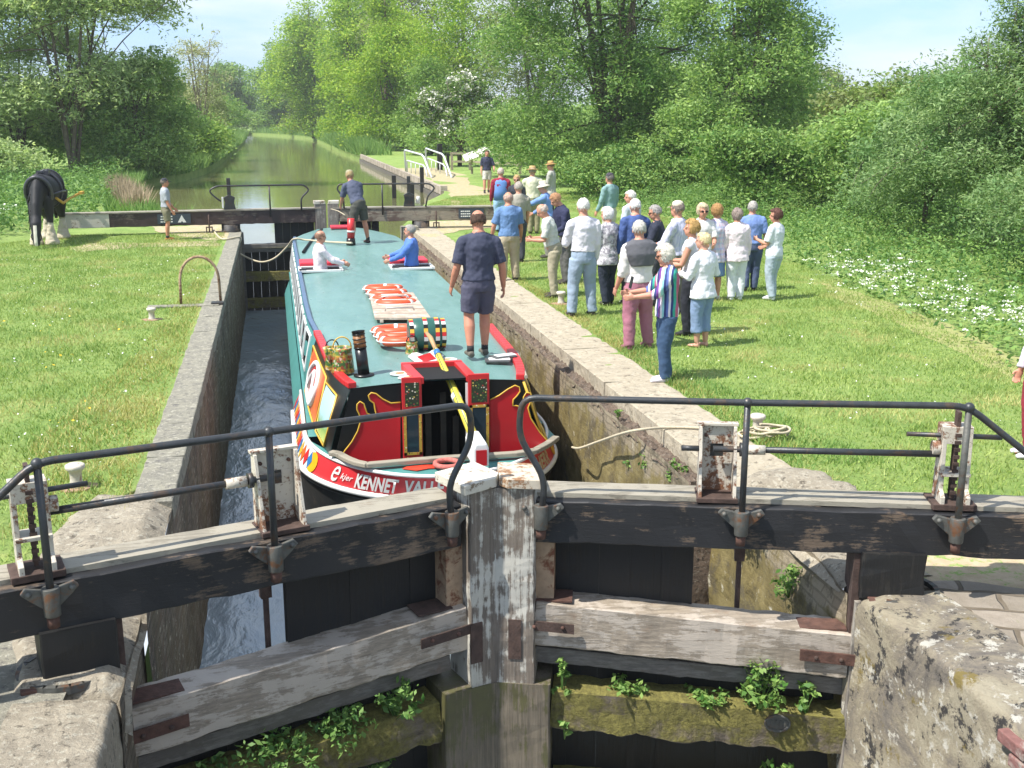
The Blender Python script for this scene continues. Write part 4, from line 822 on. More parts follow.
MB().tube([p0.lerp(p1,.40), p0.lerp(p1,.45)], .058, 12).build('white_collar', c_white, tl)
# ropework ring and red/white ornament beside the rudder head, red heart on the deck
b = MB(); c0 = V(rx-.28, 11.42, -.655); b.tube([c0+V(.13*math.cos(q), .13*math.sin(q), .02) for q in np.linspace(0, 2*math.pi, 21)[:-1]], .03, 8, closed=True); b.build('coiled_fender', plain('red_rope', 'b8655c', .8, .3, 30), boat)
c0 = onZ(427, 468, -.68); b = MB(); b.prism([c0+V(-.27,.02,0), c0+V(-.20,.10,0), c0+V(-.02,.11,0), c0+V(.20,.06,0), c0+V(.22,-.05,0), c0+V(.02,-.03,0), c0+V(-.12,-.08,0)], V(0,0,.006)); b.build('red_deck_motif', plain('vermilion_paint', 'c5402c', .4, .1), boat)
# chimney
cb = onZ(364, 375, RZ+.03); tp = cb+V(-.05,.03,.52); b = MB(); b.tube([cb, cb.lerp(tp, .62)], [.068,.068], 20); ch = b.build('chimney', c_black, boat)
b = MB(); b.tube([cb.lerp(tp,.62), cb.lerp(tp,.92)], [.071,.071], 20); b.build('brass_bands', plain('tarnished_brass_bands', '8c5e34', .45, .35, 26), ch)
b = MB(); 
for f in (.62,.72,.82,.92): b.tube([cb.lerp(tp,f), cb.lerp(tp,f+.018)], [.078,.078], 20)
b.tube([cb.lerp(tp,.94), tp], [.071,.078], 20, cap=False); b.tube([cb.lerp(tp,.94), tp], [.06,.068], 20, cap=False); b.build('chimney_rim', c_black, ch)
b = MB(); b.lathe(cb-V(0,0,.03), [(0,.02),(.12,.02),(.12,.04),(.07,.05)], 20); b.build('chimney_collar', c_black, ch)
# side hatches, red cushioned lids
def hatch(px, lab):
    a, c = onZ(px[0], 272, RZ+.04), onZ(px[1], 268, RZ+.04); hx0, hx1 = a.x, c.x; return hx0, hx1
for hx0, hx1 in ((.42, 1.20), (2.22, 3.0)):
    b = MB(); b.bb((hx0, 22.3, RZ+.055), (hx1, 22.95, RZ+.14)); b.build('hatch_lid', plain('cerise_lid', 'c22f40', .5, .08), boat, bevel=.02)
    b = MB()
    for q in ((hx0-.02, 21.62, hx1+.02, 21.68),(hx0-.02, 22.22, hx1+.02, 22.28),(hx0-.04,21.62,hx0+.02,22.28),(hx1-.02,21.62,hx1+.04,22.28)): b.bb((q[0],q[1],RZ+.03), (q[2],q[3],RZ+.075))
    f = b.build('hatch_frame', c_white, boat, bevel=.005); b = MB(); b.add([V(hx0,21.68,RZ+.052), V(hx1,21.68,RZ+.052), V(hx1,22.22,RZ+.052), V(hx0,22.22,RZ+.052)], [(0,1,2,3)]); b.build('hatch_shade_sheet', plain('interior_shade_black', '0d0d0d', .9, .1), f)  # black sheet inside the frame paints the shade of an open hatch
    b = MB(); b.bb((hx0-.03, 21.63, RZ+.045), (hx0+.10, 21.72, RZ+.10)); b.build('latch', c_black, f)
b = MB(); b.bb((1.42, 29.9, RZ+.06), (2.05, 30.4, RZ+.13)); b.build('fore_hatch', plain('cerise_lid', 'c22f40', .5, .08), boat, bevel=.02)
b = MB(); b.tube([onZ(322,229,RZ+.04), onZ(316,234,RZ+.05), onZ(303,252,RZ+.05)], .03, 8); b.build('dark_fore_rail', c_black, boat)
b = MB(); q0 = onZ(517,352,RZ+.05); q1 = onZ(526,377,RZ+.04); b.tube([q0, q1], .022, 6); b.build('bleached_pole', plain('bleached_pole', 'a39a88', .7, .2), boat)
b = MB(); q = [12.1+.5*i for i in range(33)]; b.tube([side(y, .02, 1, .05) for y in q], .018, 6); b.tube([side(12.12, 0, 1, .02), side(12.1, 1, 1, .02)], .016, 6); b.build('rubbing_strip', c_yel, boat)

# ---------------------------------------------------------------- things lying on the roof
def bands(name, st, axis=0, sc=1.0, rest='2f6b60'):
    """checked / banded paint of canal ware"""
    n = N(name); x = n.xyz()[axis]; col = n.stops(n.math('FRACT', n.math('MULTIPLY', x, sc)), st, 'CONSTANT'); return n, col
wb = empty('water_barrel', onZ(428, 352, RZ+.03)); tag(wb, 'green water barrel lying across the roof with chequered bands, behind the tiller', 'barrel')
c0 = wb.location + V(0,.12,.215); Mx = Matrix.Rotation(R(90), 3, 'Y') @ Matrix.Rotation(0, 3, 'Z')
prof = [(0,-.24),(.165,-.24),(.185,-.235),(.205,-.12),(.212,0),(.205,.12),(.185,.235),(.165,.24),(0,.24)]
MB().lathe(c0, prof, 28, Mx).build('barrel_body', plain('bottle_green_barrel', '2b5a50', .35, .1), wb)
def ringband(x, r, w, mat_seq, name, parent, seg=24):
    for q, mt in enumerate(mat_seq):
        b = MB()
        for k in range(seg):
            if k % len(mat_seq) != q: continue
            a0, a1 = 2*math.pi*k/seg, 2*math.pi*(k+1)/seg
            P = [c0+V(x+dx, rr*math.cos(a), rr*math.sin(a)) for dx, a, rr in ((-w/2,a0,r),(w/2,a0,r),(w/2,a1,r),(-w/2,a1,r))]; ax = ((P[0]+P[2])/2-c0-V(x,0,0)).normalized(); b.prism(P, ax*.006)
        b.build(name, mt, parent)
for x, r in ((-.205,.194),(-.03,.210),(.12,.207),(.205,.194)): ringband(x, r, .052, (c_white, c_black, c_yel, c_red), 'chequered_band', wb)
b = MB(); b.bb(c0+V(-.2,-.17,-.215), c0+V(-.14,.17,-.15)); b.bb(c0+V(.14,-.17,-.215), c0+V(.2,.17,-.15)); b.build('barrel_cradle', c_black, wb)
def ware(name, px, py, r, h, lab, kind):
    base = onZ(px, py, RZ+.035); t = empty(name, base); tag(t, lab, 'watering can' if kind == 'can' else 'jug')
    n = N('canal_ware_'+name); z = n.xyz()[2]; ph = n.vor(38, None, 'F1', 'Color'); hx = n.xyz(ph)[0]
    fl = n.stops(hx, [(0, hexc('40652f')), (.3, hexc('c9a53c')), (.5, hexc('a8352c')), (.7, hexc('7d9a4c')), (.88, hexc('ddd2b8'))], 'CONSTANT')
    bd = n.stops(n.math('DIVIDE', z, h), [(0, hexc('a8893c')), (.08, hexc('a8352c')), (.14, hexc('a8893c')), (.2, hexc('345a34')), (.55, hexc('b4442f')), (.68, hexc('b59a4a')), (.74, hexc('345a34')), (.95, hexc('a8893c'))], 'CONSTANT')
    mt = n.out(n.mix(.55, bd, fl), .35)
    MB().lathe(base, [(0,0),(r,0),(r*1.02,h*.03),(r*.92,h*.5),(r*.82,h*.86),(r*.86,h),(r*.80,h),(r*.76,h*.8),(0,h*.78)], 22).build('body', mt, t)
    if kind == 'can':
        MB().tube([base+V(-r*.8,0,h*.25), base+V(-r*1.3,-.02,h*.7), base+V(-r*1.5,-.03,h*1.05)], [.022,.018,.026], 10).build('spout', mt, t)
    b = MB(); b.tube([base+V(r*.78*math.cos(q), 0, h+r*.9*math.sin(q)) for q in np.linspace(0, math.pi, 11)], .008, 6); b.build('handle', c_yel if kind == 'can' else c_black, t); return t
ware('painted_water_can', 343, 372, .135, .30, 'painted water can with roses beside the black chimney', 'can')
ware('painted_jug', 333, 369, .095, .27, 'slimmer painted jug standing left of the water can', 'jug')
ware('small_painted_pot', 412, 354, .085, .16, 'small painted pot against the end of the green barrel', 'jug')
def mat_disc(name, px, py, rx_, ry_, lab, c1, c2, cat='plate'):
    base = onZ(px, py, RZ+.045); n = N('paint_'+name); d = n.t.nodes.new('ShaderNodeVectorMath'); d.operation = 'LENGTH'; n.L(n.map((1/rx_,1/ry_,0)), d.inputs[0])
    col = n.stops(n.math('ADD', d.outputs['Value'], n.math('MULTIPLY', n.noise(30, 2), .3)), [(0, hexc(c2)), (.45, hexc('5f7f49')), (.62, hexc(c1)), (1.0, hexc('c9cbd0'))], 'CONSTANT'); mt = n.out(col, .4)
    b = MB(); P = [base+V(rx_*math.cos(q), ry_*math.sin(q), 0) for q in np.linspace(0, 2*math.pi, 27)[:-1]]; b.prism(P, V(0,0,.012))
    o = b.build(name, mt, loc=base, bevel=.004); return tag(o, lab, cat, 'painted plates on the roof')
mat_disc('painted_plate', 400, 374, .12, .11, 'oval painted plate on the roof with blue rim, left of the hatch slide', 'd5c8b8', 'c46a3a')
mat_disc('painted_plate', 409, 378, .13, .09, 'paler plate lying in front of the blue rimmed one', 'e2ddd0', '9aa06a')
mat_disc('painted_plate', 447, 360, .13, .10, 'painted plate with orange centre right of the tiller', 'e2ddd0', 'd08a3a')
b = MB(); q = [onZ(x, y, RZ+.058) for x, y in ((408,357),(414,352),(425,356),(433,350),(444,356),(437,361),(428,365),(416,363))]; b.prism(q, V(0,0,.010)); lc = b.build('crochet_mat', c_white, loc=q[0]); tag(lc, 'white star shaped mat with red middle under the tiller', 'mat')
b = MB(); q = [onZ(x, y, RZ+.070) for x, y in ((417,357),(430,353),(436,359),(424,362))]; b.prism(q, V(0,0,.006)); b.build('red_middle', c_dred, lc)
b = MB(); q0 = onZ(486,358,RZ+.05); 
for k in range(2): b.box(q0+V(.10+.10*k,-.20+.12*k,.01+.02*k), (.30,.20,.012), Matrix.Rotation(R(-8+25*k), 3, 'Z'))
pb = b.build('open_book', plain('grey_book_cover', '4b4d4c', .5, .2), loc=q0); tag(pb, 'small open book lying face down by the walking man', 'book')
b = MB()
for k in range(2): b.box(q0+V(.13+.10*k,-.19+.12*k,.024+.02*k), (.26,.13,.008), Matrix.Rotation(R(-8+25*k), 3, 'Z'))
b.build('pages', c_white, pb)
# lifebuoys leaning one on the next
m_or = plain('orange_lifebuoy', 'd8532c', .45, .12, 5, 0, .05)
def lifebuoy(c, tilt, rz, lab):
    t = empty('lifebuoy', c); tag(t, lab, 'lifebuoy', 'orange lifebuoys laid out on the roof'); Mr = Matrix.Rotation(R(rz), 3, 'Z') @ Matrix.Rotation(R(tilt), 3, 'X')
    rr = .285; b = MB(); b.tube([V(*c)+Mr@V(rr*math.cos(q), rr*math.sin(q), 0) for q in np.linspace(0, 2*math.pi, 33)[:-1]], .062, 12, closed=True); b.build('ring', m_or, t)
    for a in (80,200,320):
        b = MB(); ps = [V(*c)+Mr@V(rr*math.cos(R(a+w)), rr*math.sin(R(a+w)), 0) for w in (-6,0,6)]; b.tube(ps, .067, 12); b.build('white_tape', c_white, t)
    b = MB(); b.tube([V(*c)+Mr@V((rr+.068+.02*math.sin(2*q)**2)*math.cos(q), (rr+.068+.02*math.sin(2*q)**2)*math.sin(q), 0) for q in np.linspace(0, 2*math.pi, 41)[:-1]], .008, 5, closed=True); b.build('grab_line', c_white, t)
ords = ['farthest', 'second farthest', 'third from the bow', 'last before the slatted board']
for k, (px, py) in enumerate(((383,285),(387,289.5),(391,294.5),(395,299))):
    c = onZ(px, py, RZ+.16); lifebuoy((c.x, c.y, RZ+.10), -5, -4, ['orange lifebuoy at the far end of the overlapping row on the roof','orange lifebuoy second from the far end of the row','orange lifebuoy third from the far end, overlapped by the next','orange lifebuoy whose near edge meets the grey slatted board'][k])
for k, (px, py) in enumerate(((396,326),(400,332),(404,338))):
    c = onZ(px, py, RZ+.16); lifebuoy((c.x, c.y, RZ+.10+.02*k), -5, 4, ['orange lifebuoy just in front of the slatted board','orange lifebuoy between two others left of the green barrel','orange lifebuoy nearest the stern, touching the green barrel'][k])
b = MB(); c = [onZ(*q, RZ+.10) for q in ((369,294),(413,294),(431,320),(375,320))]
gb = empty('slatted_board', c[0]); tag(gb, 'grey slatted gangway board lying flat between the two rows of lifebuoys', 'gangplank')
for i in range(6):
    f0, f1 = i/6+.008, (i+1)/6-.008; b = MB(); P = [c[0].lerp(c[3], f0), c[1].lerp(c[2], f0), c[1].lerp(c[2], f1), c[0].lerp(c[3], f1)]; b.prism(P, V(0,0,.03)); b.build('slat', plain('bleached_slat', 'a99887', .8, .18, 9, 0, .3, hexc('c8bdb0')), gb)
b = MB(); 
for f in (.12,.88): b.prism([c[0].lerp(c[1], f-.03), c[0].lerp(c[1], f+.03), c[3].lerp(c[2], f+.03), c[3].lerp(c[2], f-.03)], V(0,0,-.04))
b.build('runner', plain('bleached_slat', 'a99887', .8, .18), gb)
for f in (.3,.75):
    b = MB(); m0 = c[0].lerp(c[3], f).lerp(c[1].lerp(c[2], f), .5)+V(0,0,.03); b.tube([m0+V(-.22,0,0), m0+V(-.20,0,.05), m0+V(.20,0,.05), m0+V(.22,0,0)], .010, 6); b.build('handle', plain('dull_metal', 'a8a6a2', .4, .1, 6, .7), gb)
b = MB(); b.bb(c[0].lerp(c[2], .22)+V(.1,-.04,.035), c[0].lerp(c[2], .22)+V(.32,.08,.04)); b.build('red_label', plain('faded_red_label', 'b5696a', .6, .1), gb)
# ropes
def rope(pts, r, name, lab, n=14, cat='rope'):
    P = [Vector(p) for p in pts]; Q = []
    for i in range(len(P)-1):
        p0, p1, p2, p3 = P[max(i-1,0)], P[i], P[i+1], P[min(i+2,len(P)-1)]
        for k in range(n):
            t = k/n; Q.append(.5*((2*p1)+(p2-p0)*t+(2*p0-5*p1+4*p2-p3)*t*t+(3*p1-p0-3*p2+p3)*t**3))
    Q.append(P[-1]); o = MB().tube(Q, r, 7).build(name, M['rope'], loc=P[0]); return tag(o, lab, cat)
rope([onZ(212,229)+V(0,0,.03), onZ(222,240)+V(0,0,.03), V(-.93,29.6,.02), onY(237,250,29.4), onY(248,258,29.2), onY(262,262,28.9), onY(275,258,28.7), onY(287,247,28.4), onZ(294,239,RZ+.10), onZ(306,240,RZ+.08), onZ(330,242,RZ+.08), onZ(352,243,RZ+.12)], .024, 'mooring_rope', 'thick pale rope sagging from the left far corner to the boat roof')
rope([V(3.28,12.0,-.72), onY(580,448,11.6), onY(600,441,11.1), onZ(632,431,.03), onZ(670,427.5,.03), onZ(700,428,.04), onZ(733,431,.05)], .014, 'mooring_line', 'thin pale line from the stern of the boat across the right coping')
cb_ = onZ(752,437,.03); P = []
for k in range(90):
    a = k*.30; r_ = .12+.10*math.sin(k*.31)+.06*math.sin(k*.13+1); P.append(cb_+V(.12+r_*1.3*math.cos(a), -.05+r_*.8*math.sin(a), .01+.0009*k+.008*math.sin(k)))
rope(P, .013, 'coiled_rope', 'untidy heap of rope coiled round the white bollard on the right bank', 3)
rope([onY(345,217,29.4)+V(0,0,.05), onY(338,211,30.4), onY(331,209,31.2)], .012, 'gate_line', 'thin line running from the far gate cap to the man at the bow', 4)
# ---------------------------------------------------------------- bollards, hoop, landing stage, rails, fence
def bollard(p, s, lab):
    t = empty('mooring_bollard', p); tag(t, lab, 'bollard', 'small white mooring bollards beside the lock')
    mt = plain('chipped_white_iron', 'c4bcae', .6, .12, 9, 0, .4, hexc('80543c'))
    MB().lathe(p, [(0,.0),(.070*s,.0),(.062*s,.03*s),(.052*s,.07*s),(.052*s,.15*s),(.075*s,.175*s),(.085*s,.19*s),(.085*s,.215*s),(.07*s,.225*s),(0,.228*s)], 20).build('head', mt, t)
    q = MB(); P = [Vector(p)+V(.17*s*math.cos(a)*(1+.2*math.sin(3*a)), .13*s*math.sin(a), -.02) for a in np.linspace(0, 2*math.pi, 19)[:-1]]; q.prism(P, V(0,0,.035)); q.build('stone_base', plain('rusty_stone_base', '9d7f68', .9, .2), t, bevel=.008)
for p, s, l in ((onZ(77,488), .95, 'white mooring bollard on a rusty base, nearest on the left lawn'), (onZ(152,320), .85, 'small white bollard on the left lawn, below the rusty hoop'), (onZ(561,304), .95, 'white bollard at the feet of the man in cream trousers'), (onZ(757,434), .9, 'white bollard with rope coiled round it on the right bank')): bollard(p, s, l)
p0, p1 = onZ(181,305), onZ(221,303); c = (p0+p1)/2; w2 = (p1-p0).length/2; P = [p0+V(0,0,-.02), p0+V(.01,0,.40)]+[V(c.x-w2*.96*math.cos(q), c.y, .42+.38*math.sin(q)) for q in np.linspace(.15, math.pi-.15, 13)]+[p1+V(-.01,0,.40), p1+V(0,0,-.02)]
ho = MB().tube(P, .024, 9).build('ladder_hoop', plain('rusty_cream_iron', 'a0876c', .8, .25, 12, .05, .4, hexc('6b3f28')), loc=c); tag(ho, 'rusty arched hoop rail over the ladder on the left coping', 'hoop rail')
b = MB(); b.bb((-2.15,18.72,0), (-1.0,18.92,.03)); tag(b.build('stone_slab', M['coping_grey'], loc=(-1.6,18.8,0), bevel=.01), 'narrow flush stone slab between the feet of the hoop', 'stone slab')
b = MB(); b.bb((-1.13,18.78,-.02),(-.93,18.95,.06)); tag(b.build('iron_shoe', M['iron_dark'], loc=(-1.03,18.85,0), bevel=.01), 'dark iron shoe at the right foot of the hoop', 'iron fitting')
for px, py, rr, lab in ((788,470,.32,'rounded grey boulder behind the right gate walkway'), (825,478,.22,'small grey stone half sunk in grass right of the boulder')):
    p = onZ(px, py+12); b = MB(); b.grid(lambda u, v: (lambda q: p+V(q.x*rr*1.25, q.y*rr*.8, q.z*rr*.30)*(1+.12*vnoise(q*2+p, 1.2)))(V(math.cos(2*math.pi*u)*math.sin(math.pi*v/2), math.sin(2*math.pi*u)*math.sin(math.pi*v/2), math.cos(math.pi*v/2))), 24, 8); tag(b.build('boulder', M['quoin_stone'], loc=p), lab, 'stone')
# timber faced landing on the right bank
lt = empty('landing_stage', (7.2, 60, 0)); tag(lt, 'grey timber faced landing edge along the right bank above the lock', 'landing stage')
b = MB()
for i in range(23): y = 47.6+2*i; b.timber(V(7.14,y,-.02), V(7.14,y+1.96,-.02), .16, .34, (1,0,0), 4, .01, i)
b.build('waling', M['rail_grey'], lt)
b = MB(); b.bb((6.98,47.4,-1.2),(7.26,47.7,.22)); b.build('end_post', M['rail_grey'], lt)
b = MB(); b.bb((7.02,48,-1.4),(7.06,94,-.22)); b.build('lower_boards', M['rail_grey2'], lt)
for px, py, h, lab in ((394,188,.55,'dark fender post standing in the water, left of the white rails'), (422,183,.75,'short dark mooring post in front of the first white rail'), (412,193,.35,'stubby post with a pale cap at the landing edge'), (448,168,.9,'dark post behind the second white rail')):
    p = onZ(px, py); b = MB(); b.bb(p+V(-.09,-.09,-.8), p+V(.09,.09,h)); tag(b.build('mooring_post', M['black_board'], loc=p, bevel=.01), lab, 'post', 'posts along the landing')
mw = plain('white_tube_rail', 'cfd3d6', .4, .08)
def bridge_rail(x0, y0, x1, y1, lab):
    """white tube rail: tall frame with a sloping near end and a lower inner rail"""
    P0, P1 = onZ(x0, y0), onZ(x1, y1); d = (P1-P0); L = d.length; d.normalize(); t = empty('footway_rail', P1); tag(t, lab, 'white rail', 'pair of white rails at the landing')
    A = lambda f, z: P0+d*L*f+V(0,0,z)
    MB().tube([A(.04,0), A(0,1.15), A(.02,1.25), A(.66,1.12), A(.74,1.0), A(1.0,0)], .05, 8).build('top_rail', mw, t)
    MB().tube([A(.10,0), A(.08,.62), A(.10,.68), A(.70,.58), A(.78,.45), A(.84,0)], .04, 8).build('inner_rail', mw, t)
    for f in (.25,.42,.58): MB().tube([A(f,0), A(f,.62)], .025, 6).build('baluster', mw, t)
bridge_rail(405, 172, 432, 178, 'white tubular rail nearer the water, sloping down at its near end'); bridge_rail(426, 169, 452, 178, 'white tubular rail on the landward side, beside the path')
ft = empty('timber_fence', onZ(485,170)); tag(ft, 'low bleached post and rail fence beside the information board', 'fence')
fp = [onZ(452,170), onZ(470,170), onZ(486,171), onZ(500,172), onZ(520,174)]; mf = plain('bleached_fence', '9a8f7c', .85, .2)
for p in fp: MB().bb(p+V(-.07,-.07,0), p+V(.07,.07,1.05)).build('post', mf, ft)
for i in range(4):
    for h in (.5,.98): MB().timber(fp[i]+V(0,-.09,h), fp[i+1]+V(0,-.09,h), .12, .05, (0,0,1), 3, .004, i).build('rail', mf, ft)
p = onZ(472,174); ib = empty('information_board', p); tag(ib, 'tilted pale lectern board on a post by the fence', 'information board')
MB().bb(p+V(-.06,-.05,0), p+V(.06,.05,1.0)).build('post', mf, ib)
Mr = Matrix.Rotation(R(-20), 3, 'Y') @ Matrix.Rotation(R(35), 3, 'X'); MB().box(p+V(.25,-.05,1.1), (1.5,.60,.06), Mr).build('panel', plain('pale_board', 'd5d2c8', .5, .1), ib)
p = onZ(440,170); b = MB(); b.bb(p+V(-.15,-.15,0), p+V(.15,.15,1.55)); tag(b.build('notice_post', M['black_board'], loc=p), 'dark square post behind the white rails', 'post')
# ---------------------------------------------------------------- people
FOLD = bpy.data.textures.new('folds', 'CLOUDS'); FOLD.noise_scale = .085; FOLD.noise_depth = 3
CURL = bpy.data.textures.new('curls', 'CLOUDS'); CURL.noise_scale = .028; CURL.noise_depth = 4
def skinmat(c='c48d74'): return plain('skin_'+c, c, .55, .10, 9, 0, .1)
def cloth(c, name='cloth'): return plain(name+'_'+c, c, .85, .08, 7, 0, .25)
def m_stripe(key, cols, sc, axis=0):
    if key in MATS: return MATS[key]
    n = N(key); x = n.xyz(); v = n.math('ADD', x[axis], n.math('MULTIPLY', x[1-axis], .35)); v = n.math('ADD', v, n.math('MULTIPLY', n.noise(4, 2), .015)); f = n.math('FRACT', n.math('MULTIPLY', v, sc))
    k = len(cols); col = n.stops(f, [(i/k, hexc(c)) for i, c in enumerate(cols)], 'CONSTANT'); MATS[key] = n.out(col, .85); return MATS[key]
def m_plaid(key, base, a, b, sc=14):
    if key in MATS: return MATS[key]
    n = N(key); x = n.xyz(); f = n.math('GREATER_THAN', n.math('FRACT', n.math('MULTIPLY', n.math('ADD', x[0], x[1]), sc)), .62); g_ = n.math('GREATER_THAN', n.math('FRACT', n.math('MULTIPLY', x[2], sc)), .62)
    col = n.mix(n.math('MULTIPLY', f, .6), hexc(base), hexc(a)); col = n.mix(n.math('MULTIPLY', g_, .5), col, hexc(b)); MATS[key] = n.out(col, .85); return MATS[key]
def m_blotch(key, a, b, sc=14):
    if key in MATS: return MATS[key]
    n = N(key); MATS[key] = n.out(n.ramp(n.noise(sc, 4, .7, dist=1.0), .46, .52, hexc(a), hexc(b)), .85); return MATS[key]
def remesh(o, v, smooth=3, fold=0, tex=None):
    m = o.modifiers.new('join', 'REMESH'); m.mode = 'VOXEL'; m.voxel_size = v; m.use_smooth_shade = True
    q = o.modifiers.new('smooth', 'SMOOTH'); q.factor = .5; q.iterations = smooth
    if fold: d = o.modifiers.new('folds', 'DISPLACE'); d.texture = tex or FOLD; d.strength = fold; d.mid_level = .5; d.texture_coords = 'LOCAL'
    return o
def hand(mb, w, fd, pn, s, curl=.5, side_=1):
    """w wrist, fd direction of the forearm, pn palm normal (fingers curl towards it): palm, four fingers and a thumb"""
    fd = fd.normalized(); pn = (pn-fd*pn.dot(fd)).normalized(); ac = fd.cross(pn)*side_
    k = s
    mb.tube([w-fd*.01, w+fd*.035*k, w+fd*.085*k], [(.026*k,.017*k),(.040*k,.017*k),(.040*k,.013*k)], 10, side=ac)
    for i, L in enumerate((.068,.076,.070,.054)):
        x = (-.031+.0207*i)*k; b0 = w+fd*.075*k+ac*x; r_ = .0090*k; a1 = curl*.6; a2 = curl*1.5; d1 = fd*math.cos(a1)+pn*math.sin(a1)+ac*(i-1.5)*.06; d2 = fd*math.cos(a2)+pn*math.sin(a2)
        mb.tube([b0, b0+d1*L*.5*k+d1*.01, b0+d1*L*.5*k+d2*L*.6*k], [r_*1.05, r_, r_*.85], 8)
    t0 = w+fd*.025*k-ac*.030*k; d1 = (fd*.7-ac*.7+pn*.35).normalized(); d2 = (fd*.95-ac*.15+pn*.5).normalized()
    mb.tube([t0, t0+d1*.034*k, t0+d1*.034*k+d2*.03*k], [.0125*k,.011*k,.0095*k], 8)
def person(loc, yaw, H, lab, shirt=None, sleeve='short', trousers=None, legs='long', hair='c8c4bc', hstyle='short', hat=None, build=1.0, belly=0.0, stoop=0, head=(0,0), armL=(4,8,12,0), armR=(4,8,12,0), stance=.09, stride=0, skin='c48d74', shoes='3a352f', glasses=None, extra=None, fem=False, hem=.48, near=True, lift=0, name='person', belt=None, cut=None):
    """yaw 0 looks away along the lock, 90 to the left, 180 towards the camera. arms: (forward, outward, elbow bend, inward) in degrees"""
    loc = Vector(loc); t = empty(name, loc, None, None, None, R(yaw)); tag(t, lab, 'woman' if fem else 'man')
    h = H; vb = .0085 if near else .012; vc = .013 if near else .016; sk = skinmat(skin)
    def mk(mb, nm, mat, parent=t, v=None, fold=0, smooth=3, tex=None):
        if cut:                                                # a figure standing in a hatch: nothing below the roof
            pass
        o = mb.build(nm, mat, None); o.parent = parent
        if v: remesh(o, v, smooth, fold, tex)
        return o
    pr = random.Random(int(loc.x*1000)+int(H*977)); sway = pr.uniform(-3.5, 3.5); armL = tuple(q+pr.uniform(-4, 4) for q in armL); armR = tuple(q+pr.uniform(-4, 4) for q in armR); head = (head[0]+pr.uniform(-14, 14), head[1]+pr.uniform(-3, 8)); shift_ = pr.uniform(-.014, .014)
    St = Matrix.Rotation(R(sway), 3, 'Y') @ Matrix.Rotation(R(-stoop), 3, 'X'); hipc = V(0,0,.51*h)
    U = lambda p: hipc + St @ (Vector(p)-hipc)
    sw = (.096 if fem else .108)*h*(.8+.2*build)
    zr = lambda f: U(V(0, 0, f*h))
    TOR = [(.475,.088,.062),(.53,.094,.068),(.60,.080,.060),(.68,.088,.064),(.75,.098,.066),(.79,.092,.056),(.82,.070,.046),(.84,.046,.038),(.86,.036,.034)]
    if fem: TOR = [(.475,.098,.070),(.53,.098,.072),(.60,.076,.058),(.68,.084,.066),(.74,.092,.072),(.795,.090,.055),(.83,.056,.040),(.855,.032,.031)]
    def torso(mb, z0, z1, g_, extra_=0):
        P, Rr = [], []; ii = lambda k: float(np.interp(z0, [q[0] for q in TOR], [q[k] for q in TOR]))
        for f, rx, ry in ([(z0, ii(1), ii(2))] if z0 > .48 else [])+TOR:
            if f < z0-.001 or f > z1+.001: continue
            bz = max(0, 1-abs(f-.60)/.13); P.append(U(V(0, (belly*bz*.5)*h+.004*h, f*h))); Rr.append(((rx*build+g_)*h, (ry*build+g_+belly*bz*.5)*h))
        mb.tube(P, Rr, 20, side=V(1,0,0))
    # arms
    J = {}
    for sg, a in ((-1, armL), (1, armR)):
        pf, ab, fl, inw = [R(q) for q in a]; sh = U(V(sg*sw, 0, .785*h)); ud = V(sg*math.sin(ab), math.sin(pf)*math.cos(ab), -math.cos(pf)*math.cos(ab)); ud = Matrix.Rotation(R(-stoop*.5), 3, 'X') @ ud
        el = sh+ud*.175*h; p2 = pf+fl; fdv = V(sg*(math.sin(ab)*.5)-sg*math.sin(inw), math.sin(p2), -math.cos(p2)).normalized(); wr = el+fdv*.150*h
        pn = V(-sg, .15, 0) if fl < 40 else V(-sg*.5, 0, .9); J[sg] = (sh, el, wr, fdv, pn)
    # legs
    K = {}
    for sg in (-1, 1):
        st = stride*sg; hp = V(sg*.052*h, 0, .49*h); an = V(sg*stance*.5*h*1.1+shift_*h, st*.13*h+sg*shift_*1.6*h, .045*h+(.03*h*abs(stride) if st < 0 else 0)); kn = hp.lerp(an, .48)+V(sg*.004*h, .018*h+abs(stride)*.035*h, 0); K[sg] = (hp, kn, an)
    # the body: one continuous figure
    b = MB(); torso(b, .47, .86, 0)
    nk = zr(.845); hy, hp_ = R(head[0]), R(head[1]); Hm = Matrix.Rotation(hy, 3, 'Z') @ Matrix.Rotation(-hp_, 3, 'X') @ Matrix.Rotation(R(-stoop*.45), 3, 'X')
    hc = nk + Matrix.Rotation(R(-stoop*.6), 3, 'X') @ V(0,.012*h,.022*h) + Hm @ V(0,.006*h,.055*h)
    b.tube([zr(.83), nk, nk.lerp(hc, .55)], [.042*h*build**.5,.034*h,.033*h], 14)
    HS = 1.09; F = lambda x, y, z: hc+Hm@V(x*h*HS, y*h*HS, z*h*HS)
    b.ell(F(0,-.004,.012), (.0435*h*HS,.054*h*HS,.054*h*HS), Hm, 16, 12); b.ell(F(0,.012,-.022), (.036*h*HS,.040*h*HS,.042*h*HS), Hm, 14, 10); b.ell(F(0,.030,-.046), (.018*h,.016*h,.014*h), Hm)
    b.tube([F(0,.046,.010), F(0,.057,-.010), F(0,.048,-.017)], [.006*h,.0095*h,.010*h], 8)
    for sg in (-1, 1): b.ell(F(sg*.0445,-.004,-.004), (.007*h,.013*h,.020*h), Hm); b.ell(F(sg*.020,.040,.012), (.014*h,.010*h,.005*h), Hm)
